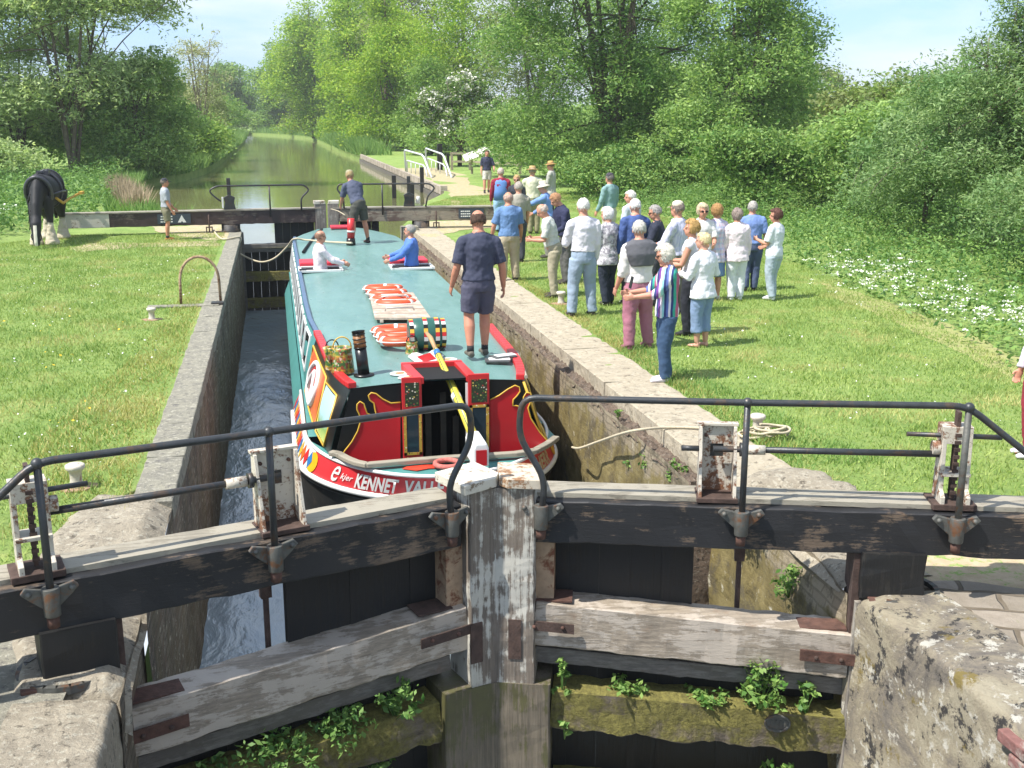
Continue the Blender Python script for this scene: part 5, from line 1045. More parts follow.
    for sg in (-1, 1):
        sh, el, wr, fdv, pn = J[sg]; q = build**.6
        b.ell(sh, (.034*h*q,)*3); b.tube([sh, sh.lerp(el,.5), el, el.lerp(wr,.3), wr], [.032*h*q,.029*h*q,.024*h*q,.025*h*q,.0155*h], 12); hand(b, wr, fdv, pn, h/1.75, .55, -sg)
        hp, kn, an = K[sg]; b.tube([hp, hp.lerp(kn,.5), kn, kn.lerp(an,.3)+V(0,-.006*h,0), an], [.056*h*q,.047*h*q,.034*h*q,.036*h*q,.021*h], 14)
        b.tube([an+V(0,-.025*h,-.02*h), an+V(0,.03*h,-.028*h), an+V(0,.09*h,-.034*h)], [(.018*h,.020*h),(.024*h,.017*h),(.024*h,.010*h)], 10, side=V(1,0,0))
    body = mk(b, 'body', sk, v=vb)
    # eyes and mouth
    for sg in (-1, 1): e = MB(); e.ell(F(sg*.0185,.0462,.000), (.0072*h,.004*h,.0040*h), Hm, 8, 6); mk(e, 'eye', plain('eye_dark', '2a2422', .2, .1), body)
    e = MB(); e.ell(F(0,.0475,-.030), (.0125*h,.004*h,.0030*h), Hm, 10, 6); mk(e, 'mouth', plain('lip', '9a5a50', .5, .1), body)
    if glasses:
        g_ = MB(); 
        for sg in (-1, 1): g_.ell(F(sg*.020,.0535,.000), (.0155*h,.004*h,.0105*h), Hm, 12, 6); g_.tube([F(sg*.034,.048,.004), F(sg*.046,.0,.004)], .0022*h, 5)
        g_.tube([F(-.008,.056,.002), F(.008,.056,.002)], .002*h, 5); mk(g_, 'glasses', plain('dark_glasses', '171412', .15, .1))
    # hair: a shell round the skull, open over the face
    if hstyle:
        hb = MB(); n1, n2 = 36, 26; fr_ = {'short': 1.075, 'bob': 1.17, 'puff': 1.24, 'fringe': 1.07, 'crop': 1.04}[hstyle]; vs = []
        for j in range(n2+1):
            ph = math.pi*j/n2
            for k in range(n1):
                th = 2*math.pi*k/n1; d = V(math.sin(ph)*math.cos(th), math.sin(ph)*math.sin(th), math.cos(ph))
                lowz = {'short': -.42, 'bob': -.88, 'puff': -.62, 'fringe': -.50, 'crop': -.38}[hstyle]; face = max(0, d.y-.30)*2.2 if d.z < .55 else max(0, d.y-.62)*1.2
                r_ = fr_; cutk = 1.0
                if d.z < lowz-.1*d.y: cutk = 0
                if d.y > .42 and d.z < .50: cutk = 0
                if hstyle in ('short','crop','fringe') and d.y > .05 and d.z < -.02: cutk = 0
                if hstyle == 'fringe' and (d.z > .52 or (d.y > .2)): cutk = 0
                rad = r_ if cutk else .90; rad *= 1+.035*vnoise(d, 3.5, H*9)
                vs.append(F(0,-.004,.010)+Hm@V(d.x*.0455*h*HS*rad, d.y*.0565*h*HS*rad, d.z*.0565*h*HS*rad))
        hb.add(vs, [(j*n1+k, j*n1+(k+1) % n1, (j+1)*n1+(k+1) % n1, (j+1)*n1+k) for j in range(n2) for k in range(n1)], True)
        cand = [v for v in vs if (v-hc).length > 0]
        for _ in range(420):
            th, ph = pr.uniform(0, 6.283), math.acos(pr.uniform(-1, 1)); d = V(math.sin(ph)*math.cos(th), math.sin(ph)*math.sin(th), math.cos(ph)); lz = {'short': -.42, 'bob': -.88, 'puff': -.62, 'fringe': -.50, 'crop': -.38}[hstyle]
            if d.z < lz or (d.y > .42 and d.z < .50) or (hstyle in ('short','crop','fringe') and d.y > .05 and d.z < -.02) or (hstyle == 'fringe' and (d.z > .52 or d.y > .2)): continue
            p = F(0,-.004,.010)+Hm@V(d.x*.0455*h*HS*fr_, d.y*.0565*h*HS*fr_, d.z*.0565*h*HS*fr_); tg = (V(0,0,-1)-d*(-d.z)); tg = tg.normalized() if tg.length > .1 else V(1,0,0); sd_ = d.cross(tg); L_ = pr.uniform(.018, .040)*(1.3 if hstyle in ('bob','puff') else 1)
            q0 = p-d*.004; tip = p+Hm@((tg*.8+d*pr.uniform(.0,.45)+sd_*pr.uniform(-.6,.6))*L_); hb.add([q0-Hm@(sd_*.005), q0+Hm@(sd_*.005), tip], [(0,1,2)], False)
        ho_ = mk(hb, 'hair', plain('hair_'+hair, hair, .8, .22, 60, 0, .6)); d = ho_.modifiers.new('curls', 'DISPLACE'); d.texture = CURL; d.strength = .030; d.mid_level = .5
    # clothes
    if shirt:
        s_ = MB(); torso(s_, hem if hem > .475 else .47, .84, .014)
        if hem < .47: s_.tube([zr(hem), zr(.48), zr(.52)], [((.106*build+.016)*h,(.078*build+.016+belly*.3)*h),((.103*build+.014)*h,(.075*build+.014+belly*.3)*h),((.094*build+.010)*h,(.068*build+.01+belly*.4)*h)], 20, side=V(1,0,0))
        s_.tube([zr(.825), zr(.853)], [(.046*h,.042*h),(.041*h,.040*h)], 14)
        for sg in (-1, 1):
            sh, el, wr, fdv, pn = J[sg]; q = build**.6; s_.ell(sh, (.039*h*q,)*3); s_.tube([U(V(sg*.028*h,-.004*h,.826*h)), U(V(sg*.065*h,0,.805*h)), sh], [.026*h*q,.034*h*q,.038*h*q], 12)
            if sleeve == 'short': s_.tube([sh, sh.lerp(el,.84)], [.041*h*q,.042*h*q], 12)
            elif sleeve == 'none': pass
            elif sleeve == 'elbow': s_.tube([sh, el, el.lerp(wr,.25)], [.044*h*q,.038*h*q,.036*h*q], 12)
            else: s_.tube([sh, el, el.lerp(wr,.93)], [.044*h*q,.036*h*q,.026*h], 12)
        mk(s_, 'shirt', shirt, v=vc, fold=.030, smooth=2)
    if trousers:
        tr = MB(); tr.tube([V(0,0,.455*h), V(0,0,.49*h), V(0,belly*.2*h,.53*h), U(V(0,belly*.3*h,.575*h))], [((.088*build+.006)*h,(.066*build+.006)*h),((.095*build+.008)*h,(.070*build+.008)*h),((.093*build+.006)*h,(.068*build+.006+belly*.3)*h),((.082*build+.006)*h,(.062*build+.006+belly*.35)*h)], 20, side=V(1,0,0))
        for sg in (-1, 1):
            hp, kn, an = K[sg]; q = build**.6
            if legs == 'long': tr.tube([hp, hp.lerp(kn,.5), kn, kn.lerp(an,.5), an+V(0,-.004*h,-.012*h)], [.066*h*q,.061*h*q,.049*h*q,.045*h*q,.041*h], 14)
            elif legs == 'crop': tr.tube([hp, hp.lerp(kn,.5), kn, kn.lerp(an,.62)], [.064*h*q,.058*h*q,.048*h*q,.046*h*q], 14)
            elif legs == 'shorts': tr.tube([hp, hp.lerp(kn,.5), hp.lerp(kn,.86)], [.064*h*q,.060*h*q,.056*h*q], 14)
            elif legs == 'skirt': tr.tube([hp*1, hp.lerp(kn,1.1)], [.066*h*q,.074*h*q], 14)
        if legs == 'skirt': tr.tube([V(0,0,.5*h), V(0,.01*h,.26*h)], [(.105*h,.08*h),(.125*h,.095*h)], 18, side=V(1,0,0))
        mk(tr, 'skirt' if legs == 'skirt' else 'shorts' if legs == 'shorts' else 'trousers', trousers, v=vc, fold=.024, smooth=2)
    if belt: q = MB(); q.tube([U(V(0,belly*.3*h,.555*h)), U(V(0,belly*.3*h,.578*h))], [((.094*build)*h,(.070*build+belly*.35)*h)]*2, 20, side=V(1,0,0)); mk(q, 'belt', cloth(belt, 'belt'))
    if shoes:
        for sg in (-1, 1):
            hp, kn, an = K[sg]; q = MB(); z = an.z-.045*h
            q.tube([an+V(0,-.002*h,.004*h), an+V(0,.0,-.02*h)], [.024*h,.026*h], 12); q.tube([V(an.x,an.y-.034*h,z+.018*h), V(an.x,an.y+.02*h,z+.024*h), V(an.x,an.y+.07*h,z+.018*h), V(an.x+sg*.004*h,an.y+.105*h,z+.012*h)], [(.022*h,.020*h),(.027*h,.024*h),(.028*h,.018*h),(.018*h,.012*h)], 12, side=V(1,0,0))
            mk(q, 'shoe', cloth(shoes, 'shoe'), v=.011)
            if legs == 'shorts' and shoes: s2 = MB(); s2.tube([an+V(0,0,-.005*h), an+V(0,0,.035*h)], [.025*h,.024*h], 12); mk(s2, 'sock', cloth('2a2a2c', 'sock'))
    if hat:
        kind, col = hat; q = MB(); hcen = F(0,-.006,.030); c_ = plain('hat_'+col, col, .8, .12, 40)
        if kind in ('straw', 'sun'):
            br = .098*h if kind == 'straw' else .090*h; dr = -.006 if kind == 'straw' else -.022
            q.lathe(hcen, [(.049*h,.002*h),(br,(dr)*h),(br,(dr+.005)*h),(.050*h,.008*h),(.048*h,.040*h),(.040*h,.052*h),(0,.053*h)], 28, Hm); hh = mk(q, 'hat', c_)
            if kind == 'straw': q = MB(); q.lathe(hcen, [(.0505*h,.008*h),(.0508*h,.022*h),(.0498*h,.022*h)], 28, Hm); mk(q, 'hat_band', cloth('6b4a33', 'band'), hh)
        elif kind == 'cap':
            q.lathe(hcen, [(.0495*h,-.008*h),(.051*h,.012*h),(.044*h,.033*h),(.026*h,.044*h),(0,.047*h)], 24, Hm); 
            P = [F(.040*math.sin(a), .030+.062*math.cos(a), .022-.010*math.cos(a)) for a in np.linspace(-1.35, 1.35, 11)]; q.prism(P+[F(.04,.02,.022), F(-.04,.02,.022)][:0], (Hm@V(0,0,.004*h))); mk(q, 'cap', c_)
    if extra: extra(t, h, F, U, J, K, mk, MB)
    for o in [t]+list(t.children_recursive if hasattr(t, 'children_recursive') else []): pass
    return t
def P0(px, py, z=0): return onZ(px, py, z)
jeans = cloth('3c5a86', 'denim'); ljeans = cloth('8c9cad', 'denim'); beige = cloth('a99c82'); navy = cloth('2c3246'); white = cloth('d8d6d4')
# --- on the boat
def strip_walk(t, h, F, U, J, K, mk, MB_): pass
person(P0(479,357,RZ+.045), 4, 1.83, 'bald man in dark navy polo shirt and grey shorts walking along the boat roof', cloth('3c4054'), 'short', cloth('4a4a5c'), 'shorts', '4f3a2e', 'fringe', build=1.10, armL=(6,14,24,0), armR=(-6,13,20,0), stance=.12, stride=.6, shoes='5f5a50', skin='b97f66', head=(0,6))
person(P0(360,243.5,RZ+.04), 25, 1.80, 'stooping man in grey-blue t-shirt and dark shorts at the bow of the boat', cloth('4e5468'), 'short', cloth('45463f'), 'shorts', 'a08c64', 'short', hat=('cap','9b9578'), stoop=28, armL=(35,6,10,10), armR=(28,10,20,15), stance=.22, shoes='4a3a36', skin='b97f66', near=False)
person(V(.80, 21.95, RZ-.92), -80, 1.74, 'thin man in a white shirt sitting up through the left side hatch', cloth('ddd3d6'), 'long', cloth('5c5f66'), 'long', '8c6a55', 'fringe', armL=(45,8,20,20), armR=(48,8,25,20), near=False)
person(V(2.62, 21.95, RZ-.86), 80, 1.76, 'grey haired man in a bright blue shirt leaning in the right side hatch', cloth('4f74bd'), 'long', cloth('3c4046'), 'long', '9a9690', 'short', armL=(45,8,20,20), armR=(48,8,25,10), build=1.08, near=False)
# --- left bank
person(P0(168,240), -80, 1.57, 'man in dark cap, grey t-shirt and khaki shorts standing by the far left balance beam', cloth('9aa0a6'), 'short', cloth('75725c'), 'shorts', '6b6259', 'short', hat=('cap','2b2f36'), armL=(14,6,28,0), armR=(10,6,22,0), shoes='b0713a', near=False, skin='bd8468')
# --- the spectators on the right bank, far to near
person(P0(487,193), 172, 1.76, 'man in dark t-shirt and pale shorts walking towards the lock along the far path', cloth('2e3148'), 'short', cloth('b9b5a8'), 'shorts', '4b382c', 'crop', stride=.5, armL=(10,14,55,10), armR=(-5,10,20,0), near=False, shoes='3a3534')
person(P0(501,232), -10, 1.74, 'grey haired person with dark red sleeves and a sky blue waistcoat, back to us', cloth('8c2338'), 'long', cloth('8fb0cc'), 'long', 'b9a79c', 'short', build=1.05, near=False, extra=lambda t,h,F,U,J,K,mk,MB_: mk((lambda q: (q.tube([U(V(0,0,.50*h)), U(V(0,.01,.64*h)), U(V(0,0,.78*h)), U(V(0,0,.82*h))], [(.115*h,.09*h),(.108*h,.088*h),(.112*h,.080*h),(.07*h,.06*h)], 20, side=V(1,0,0)), q)[1])(MB()), 'waistcoat', cloth('5f86c2')))
person(P0(516,240), 165, 1.66, 'woman in dark top and sunglasses facing us behind the grey haired man', cloth('2c2f38'), 'short', cloth('2c2f38'), 'long', 'b99a6a', 'short', glasses=1, fem=True, near=False)
person(P0(518,262), 5, 1.73, 'grey haired man in a beige checked shirt behind the man in the blue polo', cloth('9a9588'), 'short', cloth('3b3d44'), 'long', 'a39a90', 'short', near=False)
person(P0(533,234), -12, 1.80, 'man in straw hat and cream shirt with khaki trousers', cloth('cdcab0'), 'long', cloth('8f8768'), 'long', 'a09488', 'short', hat=('straw','b89a66'), armL=(20,10,70,20), armR=(15,10,60,20), build=1.05, near=False)
person(P0(551,222), 60, 1.80, 'person in straw hat and long grey coat, furthest to the right of the hat wearers', cloth('a3a398'), 'long', cloth('3e4046'), 'long', '7d6a58', 'short', hat=('straw','c29a5c'), hem=.40, armL=(10,8,40,10), armR=(30,12,30,0), near=False)
person(P0(548,258), 62, 1.70, 'person in white sun hat and light blue shirt reaching out one arm', cloth('7292c8'), 'long', cloth('8d8a80'), 'long', 'a39a90', 'short', hat=('sun','d5cdb8'), armL=(68,10,12,0), armR=(30,10,30,0), stoop=8, near=False)
person(P0(509,281), 2, 1.70, 'balding man in sky blue polo and beige trousers, back to us, near the lock edge', cloth('6383ad'), 'short', beige, 'long', 'b89a8a', 'fringe', build=1.15, armL=(6,14,14,0), armR=(6,12,14,0), stance=.14, skin='bd8468', hem=0.5)
person(P0(566,283), 100, 1.74, 'man in dark navy jacket bowing his fair head, behind the man in cream', cloth('262a48'), 'long', cloth('5c5a58'), 'long', 'a97f5c', 'short', stoop=12, head=(0,25), armL=(15,8,50,20), armR=(15,8,50,20))
person(P0(554,297), 70, 1.66, 'balding man in cream short sleeved shirt looking down at his hands', m_plaid('cream_check','c9cbc0','aab4b4','b9bdb0'), 'short', cloth('a09880'), 'long', 'b5a79c', 'fringe', stoop=14, head=(0,28), armL=(20,6,72,25), armR=(20,6,72,25), belly=.02, stance=.12, skin='c08a70', hem=0.555)
person(P0(582,316), 6, 1.85, 'tall white haired man in white shirt and pale blue jeans, back to us', cloth('d5d2d8'), 'long', ljeans, 'long', 'd6d4ce', 'short', build=1.04, armL=(18,12,60,25), armR=(4,8,14,0), stance=.17, belt='2f333b', hem=0.555)
person(P0(609,247), 30, 1.78, 'man in teal jumper, dark cap and cream trousers standing apart at the back', cloth('7d9c9c'), 'long', cloth('bdb8a8'), 'long', '6a6560', 'short', hat=('cap','3a3640'), armL=(6,8,20,0), armR=(6,8,20,0), near=False)
person(P0(607,305), 22, 1.63, 'white haired woman in grey patterned blouse and dark skirt-trousers', m_blotch('grey_blotch','8c8890','c5c2c6'), 'long', cloth('232a3a'), 'long', 'e2e0dc', 'bob', fem=True, build=1.05, hem=.42, armL=(8,8,40,10), armR=(4,6,10,0), head=(25,0), stance=.08)
person(P0(629,280), 35, 1.72, 'white haired man in pale grey-blue shirt behind the blue shirted one', cloth('c0c8cc'), 'short', cloth('77797c'), 'long', 'dcd8d0', 'short', head=(30,0))
person(P0(632,304), 10, 1.76, 'white haired man in a royal blue shirt, back to us, mid group', cloth('41578c'), 'long', cloth('3b3d44'), 'long', 'dedbd5', 'short', build=1.15, armL=(5,16,10,0), armR=(20,10,60,20))
person(P0(655,306), 60, 1.68, 'grey haired woman in sunglasses and dark navy polo', cloth('262b3c'), 'short', cloth('3b3d44'), 'long', '9c9792', 'short', glasses=1, fem=True, armL=(20,8,75,25), armR=(20,8,75,25), head=(25,5))
person(P0(676,314), 42, 1.80, 'man in pale baseball cap and lilac striped shirt with rolled sleeves', m_stripe('lilac_stripe', ['b9b9d0','c9c8d8','aaabc8','c9c8d8'], 22), 'elbow', cloth('6f665c'), 'long', '7d7068', 'short', hat=('cap','cfc5b0'), armL=(25,14,60,20), armR=(5,22,70,40))
def pullover(t, h, F, U, J, K, mk, MB_):
    q = MB_(); q.tube([U(V(0,-.045*h,.655*h)), U(V(0,-.040*h,.74*h)), U(V(0,-.012*h,.80*h)), U(V(0,.01*h,.835*h)), U(V(0,.01*h,.855*h))], [(.095*h,.054*h),(.132*h,.070*h),(.146*h,.074*h),(.104*h,.066*h),(.056*h,.054*h)], 20, side=V(1,0,0))
    for sg in (-1, 1): q.tube([U(V(sg*.08*h,.02*h,.82*h)), U(V(sg*.06*h,.085*h,.74*h)), U(V(sg*.02*h,.09*h,.66*h))], .030*h, 10)
    mk(q, 'pullover', cloth('5b5b60'), v=.013, fold=.014)
person(P0(637,349), 10, 1.74, 'man in dusty pink trousers with charcoal pullover round his shoulders', cloth('d9d3cf'), 'elbow', cloth('9d6675'), 'long', 'b8b4ac', 'short', build=1.12, armL=(4,10,18,0), armR=(30,10,70,20), stance=.17, extra=pullover, shoes='8e5566', head=(-20,5), hem=0.53)
person(P0(689,335), 55, 1.66, 'fair haired woman in sleeveless white top and black trousers behind the woman in white', cloth('cdc7cb'), 'none', cloth('20222c'), 'long', 'b08d55', 'puff', fem=True, armL=(20,8,70,25), armR=(20,8,70,25), shoes='232323', head=(20,0))
person(P0(665,381), 82, 1.64, 'woman in brightly striped top and blue jeans holding up a phone, nearest spectator', m_stripe('bright_stripe', ['2f3a6e','8fc6c4','d8d5d8','6e3a86','2f3a6e','d8d5d8','b05a78','35a08c','2f3a6e','d8d5d8','5a6aa8'], 3.4, 1), 'elbow', cloth('37506e', 'denim'), 'long', 'cfcabc', 'bob', glasses=1, fem=True, hem=.475, armL=(38,6,46,10), armR=(38,6,50,14), shoes='cfcbd0', head=(-6,8), stance=.06)
person(P0(701,347), 28, 1.57, 'barefoot blonde woman in white cardigan and cropped blue jeans', cloth('dcdce2'), 'long', cloth('7a8fae', 'denim'), 'crop', 'd8c698', 'short', fem=True, build=1.12, hem=.44, armL=(20,14,85,35), armR=(6,28,80,40), shoes=None, skin='c4937c', head=(15,0), stance=.09)
person(P0(700,301), 178, 1.66, 'woman with ash blonde hair and sunglasses facing us in a white top', white, 'short', cloth('8d8c90'), 'long', 'cbb899', 'puff', glasses=1, fem=True, armL=(20,8,60,25), armR=(20,8,60,25))
person(P0(713,300), 8, 1.64, 'brown haired woman in a pastel checked blouse and denim skirt', m_plaid('pastel_check','d0ccd8','c9a0b4','9fb0d4', 11), 'long', cloth('6d86ae', 'denim'), 'skirt', 'a07a4c', 'puff', fem=True, hem=.40, shoes='b7b2ac')
person(P0(735,300), -6, 1.57, 'woman in pale pink jacket and white trousers, back to us', cloth('dccfd4'), 'long', cloth('d8dade'), 'long', '8f8078', 'bob', fem=True, hem=.43, build=1.1, armL=(4,10,16,0), armR=(4,10,16,0), shoes='d8d8d8')
person(P0(750,291), -18, 1.62, 'grey haired man in blue polo shirt and jeans beside the woman in pink', cloth('7089bd'), 'short', cloth('4a5674', 'denim'), 'long', 'aaa49e', 'short', build=1.1, armL=(5,12,14,0), armR=(4,12,16,0), shoes='3a3536', stride=.3)
person(P0(772,300), 35, 1.56, 'dark haired woman in white t-shirt and pale jeans at the right end of the group', cloth('cfd4d9'), 'short', cloth('a3b0bb', 'denim'), 'long', '5a3a30', 'puff', fem=True, build=1.05, hem=.485, armL=(15,10,95,20), armR=(8,8,60,20), shoes='d8d8dc', stride=.3, head=(20,0))
person(onZ(1032,456), 75, 1.66, 'person in dark red trousers and pale lilac top cut off by the right edge', cloth('cfc6d8'), 'long', cloth('8e2a3c'), 'long', 'a89a90', 'short', armL=(10,12,20,0), shoes='c9c4c8')
ph = MB(); q = P0(665,381); hp_ = q+V(-.46,-.02,1.20); ph.box(hp_, (.012,.075,.14), Matrix.Rotation(R(12), 3, 'Y')); o = ph.build('phone', plain('dark_phone', '222226', .3, .1), loc=hp_, bevel=.003); tag(o, 'small dark phone held up by the woman in the striped top', 'phone')
# red sleeved prop at the bow: a short red fore chimney with black foot
fb = onZ(351,245,RZ+.05); t = empty('fore_chimney', fb); tag(t, 'short red pipe on a black foot beside the man at the bow', 'chimney')
MB().tube([fb, fb+V(0,0,.16)], [.11,.10], 16).build('foot', c_black, t); MB().tube([fb+V(0,0,.15), fb+V(.02,0,.62)], [.085,.08], 16).build('pipe', c_red, t)
MB().tube([fb+V(.005,0,.30), fb+V(.006,0,.34)], .09, 16).build('white_band', c_white, t)

# ---------------------------------------------------------------- the horse, grazing
def horse():
    base = V(-5.62, 29.7, 0); t = empty('horse', base, rz=R(180)); t.scale = (1.13,)*3; tag(t, 'black horse with white feathered legs and a harness grazing at the left edge', 'horse')
    def mk(mb, nm, mat, parent=t, v=None, fold=0): 
        o = mb.build(nm, mat, None); o.parent = parent
        if v: remesh(o, v, 4, fold)
        return o
    n = N('black_horse_coat'); x = n.xyz(); f = n.ramp(n.math('ADD', x[2], n.math('MULTIPLY', n.noise(9, 3), .12)), .50, .56, hexc('d5cdbd'), hexc('17181b'))
    # white blaze on the nose
    xx = n.math('MULTIPLY', n.math('LESS_THAN', n.math('ABSOLUTE', x[0]), .035), n.math('MULTIPLY', n.math('GREATER_THAN', x[1], 1.28), n.math('LESS_THAN', x[2], .50))); f = n.mix(n.math('MULTIPLY', xx, 1.0), f, hexc('cfc8ba')); face = n.math('GREATER_THAN', x[1], 1.16); dark = n.mix(face, f, n.mix(xx, hexc('1b1b1e'), hexc('cfc8ba'))); coat = n.out(dark, .7)
    b = MB(); sd = V(1,0,0)
    b.tube([V(0,-.88,1.18), V(0,-.72,1.22), V(0,-.40,1.20), V(0,0,1.12), V(0,.35,1.14), V(0,.62,1.20), V(0,.80,1.16)], [(.12,.16),(.29,.33),(.32,.36),(.33,.37),(.31,.37),(.25,.34),(.14,.20)], 22, side=sd)
    b.tube([V(0,.55,1.32), V(0,.85,1.14), V(0,1.08,.86), V(0,1.20,.58)], [(.15,.27),(.13,.22),(.11,.17),(.09,.13)], 16, side=sd)   # neck down to the grass
    b.tube([V(0,1.18,.66), V(0,1.29,.50), V(0,1.36,.30), V(0,1.40,.12), V(0,1.40,.06)], [(.10,.11),(.115,.14),(.09,.10),(.072,.08),(.06,.06)], 14, side=sd)
    for sg in (-1, 1):
        b.tube([V(sg*.06,1.14,.68), V(sg*.085,1.10,.78)], [.028,.010], 8)
        b.tube([V(sg*.16,.60,1.05), V(sg*.16,.62,.82), V(sg*.16,.60,.52), V(sg*.16,.60,.28), V(sg*.16,.62,.12), V(sg*.16,.66,.03)], [.14,.105,.072,.055,.05,.065], 12)
        b.tube([V(sg*.17,-.62,1.10), V(sg*.18,-.52,.86), V(sg*.17,-.66,.60), V(sg*.17,-.80,.48), V(sg*.17,-.76,.28), V(sg*.17,-.72,.12), V(sg*.17,-.66,.03)], [.21,.16,.095,.075,.055,.05,.065], 12)
    body = mk(b, 'body', coat, v=.022)
    fm = plain('white_feather', 'bdb29c', .9, .12, 30, 0, .8)
    for x_, y_ in ((-.16,.60),(.16,.60),(-.17,-.74),(.17,-.74)): q = MB(); q.lathe(V(x_, y_+.01, 0), [(0,.0),(.15,.01),(.155,.06),(.115,.17),(.085,.30),(.060,.44),(0,.44)], 14); o = mk(q, 'leg_feather', fm, v=.02, fold=.06); 
    q = MB()   # mane and forelock
    for k in range(26): f = k/25; p = V(0,.50,1.56).lerp(V(0,1.14,.74), f)+V(.0,.10*math.sin(math.pi*f),.10*math.sin(math.pi*f)); s_ = .10+.05*random.random(); q.tube([p+V(0,0,-.02), p+V(s_*.8,.03,-.08), p+V(s_*1.2,.05,-.26-.1*random.random())], [.03,.022,.008], 6)
    mk(q, 'mane', plain('black_mane', '1d1c1e', .7, .3, 40, 0, .6))
    q = MB(); q.tube([V(0,-.92,1.30), V(0,-1.04,1.10), V(0,-1.04,.75), V(0,-1.0,.45)], [.05,.08,.08,.03], 10); mk(q, 'tail', plain('black_mane', '1d1c1e', .7, .3, 40, 0, .6))
    lea = plain('harness_leather', '3a3a40', .35, .2, 20, 0, .2)
    q = MB(); q.tube([V(.26*math.cos(a), .70+.10*math.sin(a), 1.14+.33*math.sin(a)) for a in np.linspace(0, 2*math.pi, 29)[:-1]], .045, 8, closed=True); mk(q, 'collar', lea)
    q = MB(); q.tube([V(.352*math.cos(a), -.05, 1.13+.39*math.sin(a)) for a in np.linspace(0, 2*math.pi, 33)[:-1]], .022, 6, closed=True); q.tube([V(.33*math.cos(a), -.45, 1.20+.375*math.sin(a)) for a in np.linspace(0, 2*math.pi, 33)[:-1]], .018, 6, closed=True)
    for sg in (-1, 1): q.tube([V(sg*.29,.62,1.10), V(sg*.36,0,1.12), V(sg*.35,-.45,1.10), V(sg*.30,-.85,1.05)], .022, 6)
    q.tube([V(0,.5,1.56), V(0,0,1.52), V(0,-.5,1.58), V(0,-.85,1.46)], .02, 6); mk(q, 'harness', lea)
    q = MB(); q.box((0,0,1.52), (.26,.22,.10)); mk(q, 'saddle_pad', lea)
    q = MB(); [q.tube([V(.10*math.cos(a), y_, z_+.12*math.sin(a)) for a in np.linspace(0, 2*math.pi, 17)[:-1]], .012, 5, closed=True) for y_, z_ in ((1.24,.56),(1.36,.26))]; mk(q, 'bridle', lea)
    q = MB(); q.tube([V(-.30,.45,1.0), V(-.36,.0,.86), V(-.40,-.5,.92), V(-.55,-.9,1.0)], .03, 8); q.box((-.6,-1.0,1.02), (.08,.34,.06)); mk(q, 'yellow_trace', plain('yellow_trace', 'b5923c', .7, .2, 20))
    return t
horse()
# ---------------------------------------------------------------- trees, shrubs and ground cover
def leaf_array(C, size, aspect=.45, up=.5, flat=None, rng=RNG, droop=0.0):
    """C (n,3) centres -> rhombic leaves (one island each)"""
    n = len(C); a = rng.normal(size=(n,3)); 
    a[:,2] = a[:,2]*.6-droop; a /= np.linalg.norm(a, axis=1)[:,None]
    nr = rng.normal(size=(n,3)); nr[:,2] += up*2; nr -= a*(nr*a).sum(1)[:,None]; nr /= np.linalg.norm(nr, axis=1)[:,None]; b = np.cross(nr, a)
    s = (size*(.45+1.15*rng.random(n)**1.6))[:,None]; v = np.empty((n,4,3)); v[:,0] = C-a*s; v[:,1] = C+b*s*aspect; v[:,2] = C+a*s; v[:,3] = C-b*s*aspect
    return v.reshape(-1,3), np.arange(n*4).reshape(-1,4)
def lump_noise(P, sc, seed):
    return np.sin(P[:,0]*sc+seed)*np.sin(P[:,1]*sc*1.13+seed*1.7)*np.sin(P[:,2]*sc*.91+seed*2.3)
def crown_points(lobes, nclump, per, clump_r, rng, shell=.55, gap=.0, flatten=.7, cdrop=0.0):
    vol = np.array([l[3]*l[4]*l[5] for l in lobes])**.72; pick = rng.choice(len(lobes), nclump, p=vol/vol.sum()); L = np.array(lobes)[pick]
    d = rng.normal(size=(nclump,3)); d /= np.linalg.norm(d, axis=1)[:,None]; d[:,2] = np.where(d[:,2] < -.35, -d[:,2]*.6, d[:,2]); r = (shell+(1-shell)*rng.random(nclump)**.6)[:,None]
    C = L[:,:3]+d*r*L[:,3:6]
    if gap: k = lump_noise(C, 1.6, 1.3) > -gap; C = C[k]
    m = len(C); cr2 = clump_r*(.55+.9*rng.random(m)); off = rng.normal(size=(m,per,3)); off *= np.minimum(1, 1.75/np.linalg.norm(off, axis=2, keepdims=True)); off = off*np.array([1,1,flatten])[None,None]*cr2[:,None,None]*.55
    rad = np.linalg.norm(off, axis=2); off[:,:,2] -= cdrop*rad**1.3
    return C, (C[:,None,:]+off).reshape(-1,3)
